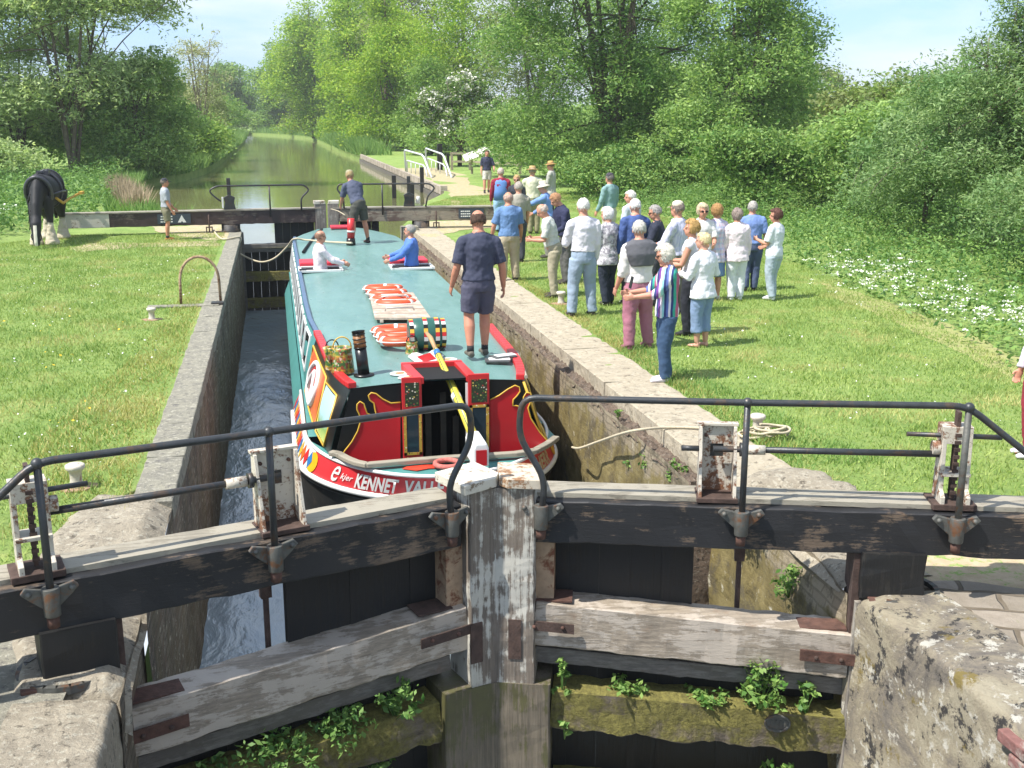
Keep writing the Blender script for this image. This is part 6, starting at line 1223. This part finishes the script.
def tree(name, lab, cat, base, lobes, leafm, nclump=200, per=120, clump_r=.7, size=.10, aspect=.45, trunk=.25, bark='bark', stems=1, seed=0, group='trees along the canal', limbs=14, up=.5, shell=.55, gap=.0, droop=0.0, flower=None, lean=(0,0), twigs=60, cdrop=0, upright=0.0):
    """lobes: (x,y,z,rx,ry,rz) in metres from the base"""
    rng = np.random.default_rng(seed+100); rnd = random.Random(seed); t = empty(name, base, lab, cat, group)
    C, P = crown_points(lobes, nclump, per, clump_r, rng, shell, gap, .7, cdrop)
    v, f = leaf_array(P, size, aspect, up, None, rng, droop); np_mesh('crown', v, f, leafm, t)
    if flower:
        fm, frac, fs = flower; k = rng.random(len(C)) < frac; Q = (C[k][:,None,:]+rng.normal(size=(k.sum(), 46, 3))*clump_r*.30+np.array([0,0,.12])).reshape(-1,3); v, f = leaf_array(Q, fs, .9, .6, None, rng); np_mesh('blossom', v, f, fm, t)
    top = max(l[2]+l[5]*.5 for l in lobes)*(.72 if upright else 1); b = MB(); cen = np.array([[l[0],l[1],l[2]] for l in lobes])
    tips = []
    for s_ in range(stems):
        a = 6.28*s_/max(1,stems)+rnd.random(); sp = (0 if stems == 1 else .35+.5*rnd.random()); tgt = cen[rnd.randrange(len(cen))]; P_ = []
        ex, ey = (lean[0]*top+sp*math.cos(a)*top*.28, lean[1]*top+sp*math.sin(a)*top*.28)
        for k in range(9): q = k/8; P_.append(V(ex*q**1.2+.12*math.sin(q*5+s_+seed)*trunk*3, ey*q**1.2+.1*math.cos(q*4+s_)*trunk*3, -.1+(top+.1)*q))
        r0 = trunk*(1 if stems == 1 else .62); b.tube(P_ if not upright else P_[:8], [r0*(1.35 if k == 0 else 1)*(1-.84*k/8)+.012 for k in range(9 if not upright else 8)], 9); tips.append((P_, r0))
    def branch(p0, p1, r0, r1, n=6):
        mid = p0.lerp(p1, .5)+V(rnd.uniform(-.12,.12), rnd.uniform(-.12,.12), .10-.0)*(p1-p0).length; Q = []
        for k in range(n+1): q = k/n; Q.append(p0*(1-q)**2+mid*2*q*(1-q)+p1*q*q)
        b.tube(Q, [r0+(r1-r0)*k/n for k in range(n+1)], 6); return Q
    ends = []
    for k in range(limbs):
        P_, r0 = rnd.choice(tips); i = rnd.randint(2, 7); c = lobes[k % len(lobes)]; d = V(rnd.gauss(0,1), rnd.gauss(0,1), rnd.gauss(.2,.6)+upright).normalized(); e = V(c[0]+d.x*c[3]*.6, c[1]+d.y*c[4]*.6, c[2]+d.z*c[5]*.6)
        Q = branch(P_[i], e, r0*(1-.84*i/8)*.5+.01, .014); ends += Q[2:]
    idx = list(range(len(C))); rnd.shuffle(idx)
    for i in idx[:twigs]:
        c = Vector(C[i]); e = min(ends, key=lambda q: (q-c).length_squared) if ends else tips[0][0][5]
        branch(e, c, .018, .005, 3)
    b.build('trunk', M[bark], None).parent = t; return t
def auto_lobes(cx, cy, z0, z1, r, n, seed, narrow=.75):
    rnd = random.Random(seed); out = []; h = z1-z0
    for k in range(n):
        f = (k+.5)/n; z = z0+h*(.12+.78*f); w = r*(math.sin(math.pi*min(1, .18+.72*f))**.6)*(1 if f < .7 else narrow); a = rnd.random()*6.28; q = w*.55*math.sqrt(rnd.random()); s_ = rnd.uniform(.42,.62)
        out.append((cx+q*math.cos(a), cy+q*math.sin(a), z, w*s_*1.25, w*s_*1.25, h*rnd.uniform(.14,.22)))
    return out
L = {}
L['willow_grey'] = leafmat('grey_green_willow', '88a268', 'c8d69e', .48, None, .35)
L['dark'] = leafmat('dark_sallow_leaves', '6f9350', 'b4cd7c', .48, None, .6)
L['lime'] = leafmat('fresh_lime_leaves', '6b982c', 'bacd52', .45, '93ab4c', .25)
L['mid'] = leafmat('mid_green_leaves', '5a8438', 'a4bc60', .42, '6f9348', .3)
L['olive'] = leafmat('half_bare_olive_leaves', '5c6a3a', '98a264', .35, '86a052', .4)
L['big'] = leafmat('big_willow_leaves', '608843', 'a8c172', .45, '5c8242', .28)
L['right'] = leafmat('silvery_willow_leaves', '5f804a', 'a3ba7e', .38, '6f9258', .4)
L['haw'] = leafmat('hawthorn_leaves', '4a7030', '88a050', .3, None, .6)
L['pale'] = leafmat('pale_blossomed_willow', '8a9260', 'c5c49a', .3, None, .6)
L['bramble'] = leafmat('bramble_leaves', '4a7432', '96b060', .3, None, .8)
def at(px, Y): return (px-271)/1100.0*Y*1.03+0.0   # lateral metres of a pixel column at distance Y (checked against the ground points)
def top(py, Y): return CAMH+(118-py)/1100.0*Y

# left bank
tree('willow_tree', 'tall many stemmed grey-green willow behind the horse, sky showing through its top', 'tree', (-9.9,60,0), [(-4.5,0,4.2,3.0,3,2.2),(-1.5,0,3.5,2.6,2.6,2.0),(1.8,0,4.6,2.8,2.6,2.0),(-3.5,0,8,3.4,3,2.6),(.2,0,8.0,3.2,3,2.6),(3.6,0,8.3,3.0,2.6,2.2),(-1.5,0,11.5,4.5,3,2.5),(3,0,11.2,4,3,2.2),(6.4,0,9.6,2.0,1.8,1.2),(-6,1,11,3.5,3,3)], L['willow_grey'], 1050, 90, 1.0, .12, .34, .17, 'bark', 5, 1, limbs=34, gap=.12, twigs=170, shell=.1, lean=(.02,0))
tree('willow_tree', 'second grey-green willow at the far left edge of the picture', 'tree', (-17.4,62,0), [(-2,0,4,3.4,3,2.6),(1.4,0,5,3,3,2.4),(0,0,9,4.2,3.5,3.2),(2.5,0,12.5,3.8,3,2.8),(-3,0,12.5,3.8,3,2.8)], L['willow_grey'], 800, 95, 1.0, .12, .36, .18, 'bark', 4, 2, limbs=26, gap=.2, twigs=100, shell=.2)
tree('willow_tree', 'lower feathery willow filling the gap between the stems of the tall ones', 'tree', (-13.6,66,0), [(-3,0,2.5,3,2.5,2.2),(1,0,3,3,2.5,2.4),(4,0,3.4,2.6,2.4,2.2),(-2,0,6.2,3.2,2.6,2.4),(2.4,0,6.6,3.0,2.6,2.4),(0,0,9.2,3,2.5,2)], L['willow_grey'], 480, 90, .9, .11, .4, .14, 'bark', 4, 12, limbs=20, gap=.25, twigs=80, shell=.15)
tree('sallow_tree', 'dense rounded dark green sallow leaning over the water on the left bank', 'tree', (-6.9,62,0), [(.2,0,1.5,2.6,2.4,1.3),(-.4,-1.2,.8,2.8,1.6,.9),(-1.6,0,2.6,2.2,2.2,1.7),(1.5,0,2.6,1.9,2.0,1.6),(0,0,4.3,2.4,2.2,1.7),(-1.4,0,5.0,1.6,1.6,1.3),(1.0,0,5.4,1.4,1.4,1.1)], L['dark'], 520, 100, .6, .085, .5, .22, 'bark', 3, 3, limbs=16, shell=.4)
tree('pale_willow', 'wispy pale willow with cream catkins against the sky left of the canal', 'tree', (-5.6,96,0), [(0,0,4.5,2.2,2,2.2),(-.6,0,7.6,1.9,1.8,1.9),(.9,0,8.4,1.6,1.6,1.6),(.4,0,6,2.2,2,1.6)], L['pale'], 190, 46, .6, .085, .4, .16, 'bark_pale', 3, 4, limbs=22, gap=.1, twigs=130, shell=.3)
tree('bank_bush', 'green bushes massed low on the left bank beyond the sallow', 'bush', (-6.4,80,0), [(0,0,1.4,2.2,5,1.6),(-1.5,4,2.6,2.4,4,2.2),(.4,8,1.3,1.4,3,1.3)], L['mid'], 260, 80, .6, .09, .5, .1, seed=5, limbs=6, group='bushes on the left bank')
tree('bank_bush', 'taller olive bush on the left bank where the canal starts to bend', 'bush', (-6.6,112,0), [(0,0,2,2.6,7,2.3),(-2.6,3,3.6,3,5,3.4),(-.5,12,3.4,3,5,3.2)], L['olive'], 300, 80, .75, .12, .5, .15, seed=6, limbs=8, group='bushes on the left bank')
tree('bank_bush', 'farthest bush of the left bank, closing the view to the water', 'bush', (-10.4,150,0), [(0,0,3.0,4.0,8,3.4),(3,18,3.2,4,8,3.4),(-5,10,4.2,6,8,4.4)], L['mid'], 320, 80, .9, .16, .5, .2, seed=7, limbs=8, group='bushes on the left bank')
# the row on the right bank, far to near
rowdef = [(-9,264,'mid',14.5,8,'pale crowned tree where the canal disappears, farthest of the row'), (3,250,'mid',18,8,'second farthest tree of the right bank row'), (-19,272,'olive',9,8,'low olive tree closing the end of the canal'), (9,215,'olive',21,8,'far rounded tree above the canal bend'), (6.5,180,'lime',20,6.5,'lime green tree high above the bend of the canal'), (14,158,'mid',22,7.5,'mid green tree behind the lime green one'),
          (9.4,136,'lime',18.5,5.6,'bright yellow-green tree leaning over the water'), (15.5,122,'olive',19,7,'half bare olive tree with many twigs showing'), (10.8,108,'lime',15,4.8,'bright yellow-green tree nearest the landing'), (17,101,'lime',18,6,'tall lime tree behind the landing stage'), (21.5,92,'olive',18,6,'brownish half bare tree behind the hawthorn'), (13.4,97,'mid',8,3.6,'low green tree at the water end of the landing'), (27,84,'mid',15,7,'mid green tree filling the gap behind the great willow')]
for k, (x, y, lm, h, r, lab) in enumerate(rowdef):
    d = y; ls = auto_lobes(0, 0, .4 if h < 12 else .8, h, r, 15, k+20); ls += [(-r*.45,-1,1.7,r*.5,r*.5,1.8),(r*.35,-1,1.8,r*.5,r*.5,1.9),(0,-1,2.2,r*.6,r*.5,2.2)]
    tree('row_tree', lab, 'tree', (x,y,0), ls, L[lm], 760 if lm != 'olive' else 560, 92, (.34*r**.55+.35)*(1 if d < 150 else 1.3), .00100*d+.010, .5, .26, 'bark', 2 if lm == 'olive' else 1, k+40, limbs=18, gap=.15 if lm == 'olive' else .05, twigs=120 if lm == 'olive' else 50, shell=.3)
def thicket(lab, x, y, w, d, h, lm, seed, n=420, size=.1, per=90, group='thickets'):
    rnd = random.Random(seed); k = max(4, int(w/2)); ls = [(-w+2*w*(i+.5)/k+rnd.uniform(-.5,.5), rnd.uniform(-d,d)*.6, h*rnd.uniform(.28,.55), w/k*1.5, d*.8, h*rnd.uniform(.32,.48)) for i in range(k)]
    return tree('thicket', lab, 'bush', (x,y,0), ls, L[lm], n, per, .22*h+.2, size, .5, .08, seed=seed, limbs=10, twigs=20, shell=.3, group=group, stems=3)
thicket('dark thicket closing the view between the willow stems behind the horse', -16, 70, 10, 2.5, 5.5, 'dark', 101, 700, .10)
thicket('green thicket behind the sallow on the left bank', -8.4, 76, 4.5, 2.5, 4.2, 'mid', 102, 420, .10)
thicket('dark thicket closing the far end of the canal', -8, 252, 10, 4, 5.5, 'dark', 112, 420, .22)
thicket('pale thicket in front of the left edge willows', -16.5, 54, 6, 2, 2.6, 'willow_grey', 103, 420, .085)
thicket('undergrowth at the foot of the far trees on the right bank', 11, 165, 4.0, 32, 3.6, 'mid', 104, 620, .17)
thicket('undergrowth under the bright trees behind the landing', 13.5, 118, 4.0, 14, 3.4, 'dark', 105, 520, .12)
thicket('shadowy undergrowth behind the white rails', 16.5, 92, 5, 4, 3.6, 'dark', 106, 420, .10)
thicket('dark undergrowth behind the fence and the information board', 18.5, 76, 5.5, 2.5, 4.4, 'dark', 107, 480, .09)
thicket('green undergrowth beneath the great willow', 16.5, 57, 5.5, 2.2, 4.0, 'big', 108, 560, .08)
thicket('deep green undergrowth beneath the darker willow', 21.5, 50.5, 5, 2.2, 4.6, 'dark', 109, 560, .08)
thicket('hedge running back behind the right bank bushes', 30, 56, 7, 3, 4.4, 'mid', 110, 520, .095)
thicket('low bright herbage hedge behind the spectators', 14.6, 44.5, 3.6, 1.2, 1.7, 'bramble', 111, 320, .06)
tree('hawthorn', 'hawthorn in full white blossom beside the landing', 'tree', (11.9,72,0), [(0,0,3.0,2.4,2.2,1.7),(-1.4,0,3.7,1.7,1.7,1.4),(1.2,0,3.6,1.8,1.7,1.5),(.2,-.4,4.8,1.6,1.5,1.0),(-.2,-1,1.9,2.2,1.6,1.1),(2.2,0,2.4,1.2,1.2,1.2),(-2.4,0,3.6,1.1,1,.9)], L['haw'], 300, 80, .5, .085, .5, .14, 'bark', 2, 60, limbs=12, flower=(plain('may_blossom', 'dedccf', .8, .05, 3, 0, 0), .5, .070))
# the great willow behind the spectators: two crowns and a dark flank
bigl = [(-3.2,0,2.4,2.6,2.6,1.8),(-1.0,-.5,4.6,3.4,3,2.6),(-3.8,0,6.2,2.6,2.6,2.4),(2.0,0,3.2,3.0,2.6,2.2),(2.5,0,6.6,3.4,3,2.6),(-1.5,0,9.0,3.4,3,2.6),(2.6,0,10,3.0,3,2.2),(-4.2,0,9.4,2.2,2.2,2.2)]
tree('great_willow', 'huge spreading willow behind the left half of the spectators', 'tree', (15.6,50.5,0), bigl+[(-3.8,.2,1.4,2.2,2.0,1.3),(0,0,1.5,3.0,2.2,1.4),(3.2,0,1.4,2.4,2,1.3),(-2.6,0,11.2,3,3,2)], L['big'], 1500, 120, .9, .088, .36, .36, 'bark', 4, 70, limbs=30, twigs=90, shell=.45, gap=.05)
tree('great_willow', 'dense darker willow right of the huge one, its flank cut against the sky', 'tree', (20.4,46,0), [(-2,0,2.5,2.6,2.6,2.0),(0,-.5,4.8,3.0,2.8,2.2),(-1.6,0,7.4,2.6,2.6,2.2),(1.1,0,6.4,2.0,2.2,2.0),(-.6,0,9.5,2.4,2.4,1.6),(1.6,0,3.4,2.0,2.2,2.0),(1.3,0,8.3,1.3,1.5,1.1),(0,0,1.4,2.8,2.2,1.3)], L['dark'], 1000, 115, .8, .085, .42, .30, 'bark', 3, 71, limbs=24, twigs=110, shell=.45, gap=.1)
def shrub(x, y, h, r, lm, lab, seed, n=260, per=80, size=.075, name='shrub', z0=.2, **k):
    rnd = random.Random(seed); ls = [(rnd.uniform(-r,r)*.55, rnd.uniform(-r,r)*.4, z0+h*rnd.uniform(.2,.78), r*rnd.uniform(.4,.6), r*rnd.uniform(.4,.6), h*rnd.uniform(.2,.3)) for _ in range(8)]
    return tree(name, lab, 'bush', (x,y,0), ls, L[lm], n, per, .16*h**.7+.25, size, .5, .07, seed=seed, limbs=8, twigs=25, shell=.4, group='bushes behind the right bank', **k)
shrub(15.2, 33.5, 2.5, 2.3, 'bramble', 'bright green bush just behind the man in the teal jumper', 80, 330, 85, .060)
shrub(12.7, 41, 2.0, 2.2, 'bramble', 'low bush behind the hat wearers', 81, 240, 80, .065)
shrub(18.6, 33.5, 3.6, 3.0, 'dark', 'shadowy bush in the gap behind the woman in pale pink', 82, 330)
shrub(21.5, 36, 4.3, 4.2, 'olive', 'olive bush whose rounded top meets the sky right of the great willow', 83, 420, 90, .075)
shrub(27.5, 44, 4.5, 5.0, 'right', 'pale green bush on the skyline, left of the tall shoots', 84, 420, 90, .085)
shrub(17.2, 27, 3.3, 2.6, 'right', 'silvery green shrub behind the cow parsley', 85, 440, 95, .055)
shrub(34, 50, 5.2, 6.5, 'right', 'far green bush on the skyline at the right', 86, 420, 90, .10)
shrub(34, 95, 8.5, 8, 'mid', 'distant rounded tree on the skyline beside the great willow', 90, 300, 80, .14)
shrub(50, 105, 9.0, 9, 'olive', 'distant pinkish green tree on the skyline between the bushes', 91, 300, 80, .16)
# near right willow with upright shoots
tree('osier_willow', 'near silvery willow on the right with long upright shoots against the sky', 'tree', (16.8,23.4,0), [(-1.6,0,1.6,1.9,1.8,1.3),(.6,-.4,2.0,2.2,1.9,1.5),(-.6,0,3.3,1.9,1.7,1.3),(1.6,0,3.7,1.9,1.7,1.4),(3.2,0,3.0,2.0,1.8,1.6),(1.2,0,5.0,1.0,1.0,1.3),(.2,0,4.6,.6,.7,1.2),(2.6,0,5.3,1.0,1,1.3),(-.7,0,4.3,.45,.5,1.0),(.7,0,6.0,.35,.4,1.0),(1.9,0,6.3,.35,.4,1.0),(3.2,0,6.0,.4,.4,.9),(-.1,0,5.3,.3,.3,.9)], L['right'], 1200, 120, .44, .052, .30, .10, 'bark_pale', 5, 87, limbs=40, twigs=90, shell=.35, group='bushes behind the right bank', upright=.8)
tree('osier_willow', 'lower silvery willow bush filling the right edge above the cow parsley', 'tree', (14.6,18.2,0), [(-.6,0,1.2,1.4,1.3,1.1),(1.0,0,1.6,1.6,1.4,1.4),(2.6,.4,1.9,1.8,1.5,1.7),(.6,.3,2.9,1.3,1.2,1.1),(2.2,.5,3.6,1.5,1.3,1.2)], L['right'], 800, 110, .40, .044, .32, .10, 'bark_pale', 4, 88, limbs=22, twigs=60, shell=.35, group='bushes behind the right bank', upright=.4)
# far woods closing the horizon
def stuff_leaves(name, P, size, mat, aspect=.5, up=.4, droop=0): v, f = leaf_array(P, size, aspect, up, None, RNG, droop); return tag(np_mesh(name, v, f, mat), kind='stuff')
P = []
for cx, cy, n_ in ((-60,150,0),(-90,240,0),(95,190,0),(110,260,0),(30,330,0),(-40,330,0),(160,190,0),(120,200,0)):
    for k in range(26): a = RNG.normal(size=3)*np.array([26,14,0]); c = np.array([cx,cy,3.5+2.5*RNG.random()])+a; d = RNG.normal(size=(420,3)); d /= np.linalg.norm(d,axis=1)[:,None]; d[:,2] = abs(d[:,2]); P.append(c+d*np.array([6,6,4.5])*(.6+.4*RNG.random((420,1)))-np.array([0,0,2.5]))
stuff_leaves('far_woods', np.concatenate(P), .45, L['mid'])

# ground cover: tall herbage on both sides, reeds, cow parsley
def band_points(poly, n, h, rng=RNG, grow=None):
    poly = np.array(poly); x0, y0 = poly.min(0); x1, y1 = poly.max(0); out = []
    while sum(len(o) for o in out) < n:
        Q = np.stack([x0+(x1-x0)*rng.random(n*3), y0+(y1-y0)*rng.random(n*3)], 1); ins = np.zeros(len(Q), bool); j = len(poly)-1
        for i in range(len(poly)):
            xi, yi = poly[i]; xj, yj = poly[j]; c = ((yi > Q[:,1]) != (yj > Q[:,1])) & (Q[:,0] < (xj-xi)*(Q[:,1]-yi)/(yj-yi+1e-9)+xi); ins ^= c; j = i
        out.append(Q[ins])
    Q = np.concatenate(out)[:n]; hh = h*(.45+.55*(.5+.5*np.sin(Q[:,0]*1.9+1)*np.sin(Q[:,1]*1.3)))*(.6+.4*np.sin(Q[:,0]*5.1)*np.sin(Q[:,1]*4.7)+.2*rng.random(n)); return Q, hh
redge = [(8.55,7.5),(8.95,10.5),(9.05,12),(9.45,13.4),(9.75,15.4),(10.2,17.4),(10.6,20.5),(11.2,24),(12.0,29),(11.6,35),(11.2,42),(13.0,46),(20,48),(24,44),(26,20),(24,7)]
Q, hh = band_points(redge, 30000, 1.0)
dist_edge = np.clip((Q[:,0]-np.interp(Q[:,1], [p[1] for p in redge[:11]], [p[0] for p in redge[:11]]))/.45, .35, 1); z = hh*dist_edge*RNG.random(len(Q))**.6
P = np.repeat(np.stack([Q[:,0], Q[:,1], z], 1), 6, axis=0)+RNG.normal(size=(len(Q)*6,3))*np.array([.09,.09,.05]); P[:,2] = np.abs(P[:,2])
k_ = RNG.random(len(P)) < .6; stuff_leaves('verge_herbage', P[k_], .045, M['nettle'], .45, .6); stuff_leaves('verge_cow_parsley_leaves', P[~k_], .036, L['bramble'], .45, .6)
# umbels of cow parsley
Q, hh = band_points([tuple(onZ(a, b, .75)[:2]) for a, b in ((778,258),(830,256),(900,262),(1060,296),(1060,340),(980,316),(900,292),(830,272))], 105, .6); U_ = []
for (x, y), h_ in zip(Q, hh):
    if math.sin(x*2.9+y*1.1)+.7*math.sin(y*1.9-x) < .05: continue
    for k in range(4): c = np.array([x, y, .50+h_*.6])+RNG.normal(size=3)*np.array([.13,.13,.09]); U_.append(c+RNG.normal(size=(10,3))*np.array([.036,.036,.007]))
stuff_leaves('cow_parsley', np.concatenate(U_), .0125, M['umbel'], .9, .7)
# left side: nettles and long grass up to the water, behind the balance beam
lp = [(-5.2,34.6),(-6.3,33),(-7.0,31),(-7.5,28.5),(-8.2,25),(-9.6,21.5),(-14,21),(-30,26),(-30,62),(-9,60),(-6.9,55),(-6.0,46),(-5.6,41)]
Q, hh = band_points(lp, 18000, 1.35); z = hh*RNG.random(len(Q))**.6; P = np.repeat(np.stack([Q[:,0], Q[:,1], z], 1), 7, axis=0)+RNG.normal(size=(len(Q)*7,3))*np.array([.14,.14,.08]); P[:,2] = np.abs(P[:,2])
stuff_leaves('nettle_bed', P, .065, M['nettle'], .45, .6)
Q, hh = band_points([(-7.4,29.5),(-6.6,31),(-7.6,35),(-11,40),(-15,36),(-11,26),(-8.6,24.8)], 90, .9); U_ = []
for (x, y), h_ in zip(Q, hh):
    for k in range(3): c = np.array([x, y, .5+h_*.6])+RNG.normal(size=3)*np.array([.15,.15,.07]); U_.append(c+RNG.normal(size=(9,3))*np.array([.06,.06,.01]))
stuff_leaves('left_cow_parsley', np.concatenate(U_), .022, M['umbel'], .9, 1.5)
def blades(name, Q, h, w, mat, lean=.35, rng=RNG):
    n = len(Q); a = rng.random(n)*6.283; hh = h*(.5+.8*rng.random(n)) if np.isscalar(h) else np.asarray(h); d = np.stack([np.cos(a), np.sin(a), np.zeros(n)], 1)*(w*.5); l = rng.normal(size=(n,3))*lean*np.asarray(hh)[:,None]; l[:,2] = hh
    B = np.stack([Q[:,0], Q[:,1], -.12*np.clip((8.3-Q[:,1])/1.2, 0, 1)], 1); v = np.stack([B-d, B+d, B+l], 1).reshape(-1,3); return tag(np_mesh(name, v, np.arange(3*n).reshape(-1,3), mat), kind='stuff')
Q, _ = band_points(pz((106,196),(122,192),(150,214),(128,216)), 2600, 1); blades('dead_stems', Q, .75, .05, M['straw'], .25)
bp = []
for y in np.arange(34, 120, .12):
    for sgn, fn in ((-1, xl), (1, xr)):
        if sgn > 0 and y < 94.5: continue
        if sgn < 0 and 53 < y < 66: pass
        e = fn(y); 
        for k in range(14 if y > 60 else 20): bp.append((e+sgn*(RNG.random()**1.5*1.3-.15), y+RNG.normal()*.1))
for y in np.arange(94.5, 250, .22):
    for k in range(14): bp.append((xr(y)+RNG.random()*3.0-.3, y+RNG.normal()*.3)); bp.append((xl(y)-RNG.random()*2.6+.3, y+RNG.normal()*.3))
bp = np.array(bp); hb = (.25+.4*RNG.random(len(bp)))*np.where(bp[:,1] > 94, 2.6, np.where(bp[:,1] > 60, 1.8, 1.0))
blades('bank_reeds', bp, hb, .06, M['blade_long'], .35)
# lawn blades
def lawn(name, poly, n, h, mat=M['blade']): Q, _ = band_points(poly, n, 1); return blades(name, Q, h*(.55+.9*RNG.random(len(Q)))*(1+.45*np.sin(Q[:,0]*3.1+np.sin(Q[:,1]*2.2))*np.sin(Q[:,1]*2.7+1)), .012, mat, .55)
lawn('left_lawn', [(-1.32,9.0),(-1.38,31),(-2.2,31.2),(-5.5,31.4),(-7.4,28.6),(-9.8,21.5),(-12,17),(-8,9.5),(-4.6,5.6),(-2.3,6.0),(-1.95,7.2),(-1.62,8.8)], 155000, .042)
lawn('right_lawn', [(4.42,8.6),(4.42,27.5),(5,29.5),(8,31),(8.2,33.8),(5,34.2),(5.4,40),(7,44),(12.4,46),(12,34),(11.4,25),(10.3,17.4),(9.1,12),(8.6,6.2),(6.6,6.6),(5.2,7.2),(4.5,7.4),(4.45,8.2)], 190000, .042)
M['dry'] = leafmat('dry_grass_blades', '9a9650', 'c4ba78', .25)
lawn('dry_verge_grass', [(-1.28,8.6),(-1.3,22),(-1.6,22),(-1.9,15),(-2.4,11),(-2.1,8.4)], 5200, .045, M['dry'])
lawn('dry_right_grass', [(4.42,9),(4.42,22),(4.62,22),(4.75,9)], 3000, .05, M['dry'])
lawn('weedy_patches', [(-1.6,9),(-2.5,30),(-7,28),(-9,18),(-5,8)], 5000, .10, M['blade_long'])
lawn('lawn_tufts', [(4.4,8.6),(4.4,14),(4.75,14),(5.3,8.6)], 3000, .07, M['blade_long'])
def specks(name, poly, n, mat, z=.05, s=.011, cl=1.0):
    Q, _ = band_points(poly, n, 1); k = (np.sin(Q[:,0]*2.1+.5)*np.sin(Q[:,1]*1.3)+.4*RNG.random(len(Q))) > -.1*cl; Q = Q[k]; P = np.stack([Q[:,0], Q[:,1], z+.02*RNG.random(len(Q))], 1); stuff_leaves(name, P, s, mat, .95, 3)
specks('daisies', [(-1.5,9.6),(-1.5,26),(-6,26),(-7.5,14),(-4,8)], 800, plain('daisy_white', 'd8d8ce', .8, .03, 3, 0, 0))
specks('dandelions', [(-1.8,9),(-2.2,18),(-6.5,18),(-5,8)], 120, plain('dandelion_yellow', 'd8b830', .8, .03, 3, 0, 0), .05, .018)
specks('clover_flowers', [(4.6,9.5),(4.6,18),(9,16),(8,9)], 260, plain('daisy_white', 'd8d8ce', .8, .03, 3, 0, 0))
# plants rooted in the walls and gates
def plant(name, lab, p, r, h, n, mat, size=.02, group='weeds growing on the lock', cat='plant'):
    t = empty(name, p, lab, cat, group); k = max(3, int(n/26)); C = np.array([[RNG.normal()*r*.5, RNG.normal()*r*.5, h*(.15+.85*RNG.random())] for _ in range(k)]); Q = (C[:,None,:]+RNG.normal(size=(k,26,3))*np.array([.3,.3,.25])*r*.6).reshape(-1,3); Q[:,2] = np.abs(Q[:,2]); v, f = leaf_array(Q, size, .5, .8, None, RNG, .1); np_mesh('leaves', v, f, mat, t)
    b = MB(); [b.tube([V(0,0,-.03), V(c[0]*.5, c[1]*.5, c[2]*.55), V(*c)], [.004,.003,.002], 5) for c in C]; b.build('stems', M['nettle'], None).parent = t; return t
frR = Frame((1.36, 7.05), 17.2, 1); frL = Frame((1.36, 7.05), 17.2, -1)
nm = L['bramble']
for s_, z_, r_, h_, n_, lab in ((.50,-1.0,.05,.34,150,'upright leafy weed beside the mitre post, on the mossy rail'), (.52,-1.30,.06,.18,110,'small bright weed below the mossy rail by the mitre post'), (.95,-.98,.13,.10,170,'low creeping weed on the mossy rail left of the roundel'), (1.9,-1.02,.16,.40,420,'bushy bright weed hanging over the mossy rail near the heel post'), (2.22,-1.03,.08,.22,160,'smaller weed right of the bushy one'), (1.55,-1.0,.12,.10,150,'thin weed in the middle of the mossy rail'), (2.05,-1.62,.12,.16,200,'weed below the rail under the roundel')):
    plant('gate_weed', lab, frR.P(s_, -.02, z_), r_, h_, int(n_*1.5), nm, .024)
for s_, z_, r_, h_, n_, lab in ((.75,-.96,.12,.26,260,'dark leafy weed on the left gate near the mitre post'), (1.15,-1.05,.16,.24,360,'leafy weed half way along the left gate'), (1.6,-1.12,.2,.26,460,'widest weed on the left gate'), (2.0,-1.2,.18,.24,380,'weed near the heel of the left gate'), (1.0,-1.5,.2,.2,340,'weed low down on the left gate by the sheathed post'), (1.5,-1.62,.22,.2,360,'lowest weed on the left gate')):
    plant('gate_weed', lab, frL.P(s_, -.02, z_), r_*1.1, h_, int(n_*1.5), M['nettle'], .024)
for y_, z_, r_, h_, n_, lab in ((9.95,-.35,.14,.16,220,'pale weed in the right lock wall near the mooring line'), (9.3,-.28,.12,.2,200,'weed in the right lock wall above the gate'), (8.75,-.3,.10,.22,220,'weed sprouting at the corner of the right lock wall'), (11.1,-.16,.07,.12,90,'little weed on the broken ledge'), (8.1,-.4,.16,.2,260,'weed hanging behind the right gate'), (7.6,-.2,.14,.14,200,'yellowish weed by the right heel post'), (10.5,-.55,.16,.12,200,'trailing weed low on the right lock wall'), (7.9,-.25,.2,.16,420,'broad weed on the crumbling recess behind the right gate'), (7.2,-.5,.16,.22,260,'hanging weed just left of the right heel post')):
    plant('wall_weed', lab, (XR+(.05 if y_ > 8.8 else .2), y_, z_), r_, h_, n_, nm, .020)
plant('wall_weed', 'tuft of grass by the left anchor strap', (-1.75,6.0,-.10), .10, .07, 90, M['blade'], .02)
# the air itself: thin even haze
hz = MB().bb((-720,-60,-5.4),(720,1540,29)); hm = bpy.data.materials.new('summer_haze'); hm.use_nodes = True; ht = hm.node_tree; ht.nodes.clear(); vo = ht.nodes.new('ShaderNodeOutputMaterial'); pv = ht.nodes.new('ShaderNodeVolumePrincipled')
pv.inputs['Color'].default_value = (.95,.98,1,1); pv.inputs['Density'].default_value = .0005; pv.inputs['Anisotropy'].default_value = .2; ht.links.new(pv.outputs[0], vo.inputs['Volume'])
tag(hz.build('haze', hm), kind='stuff')
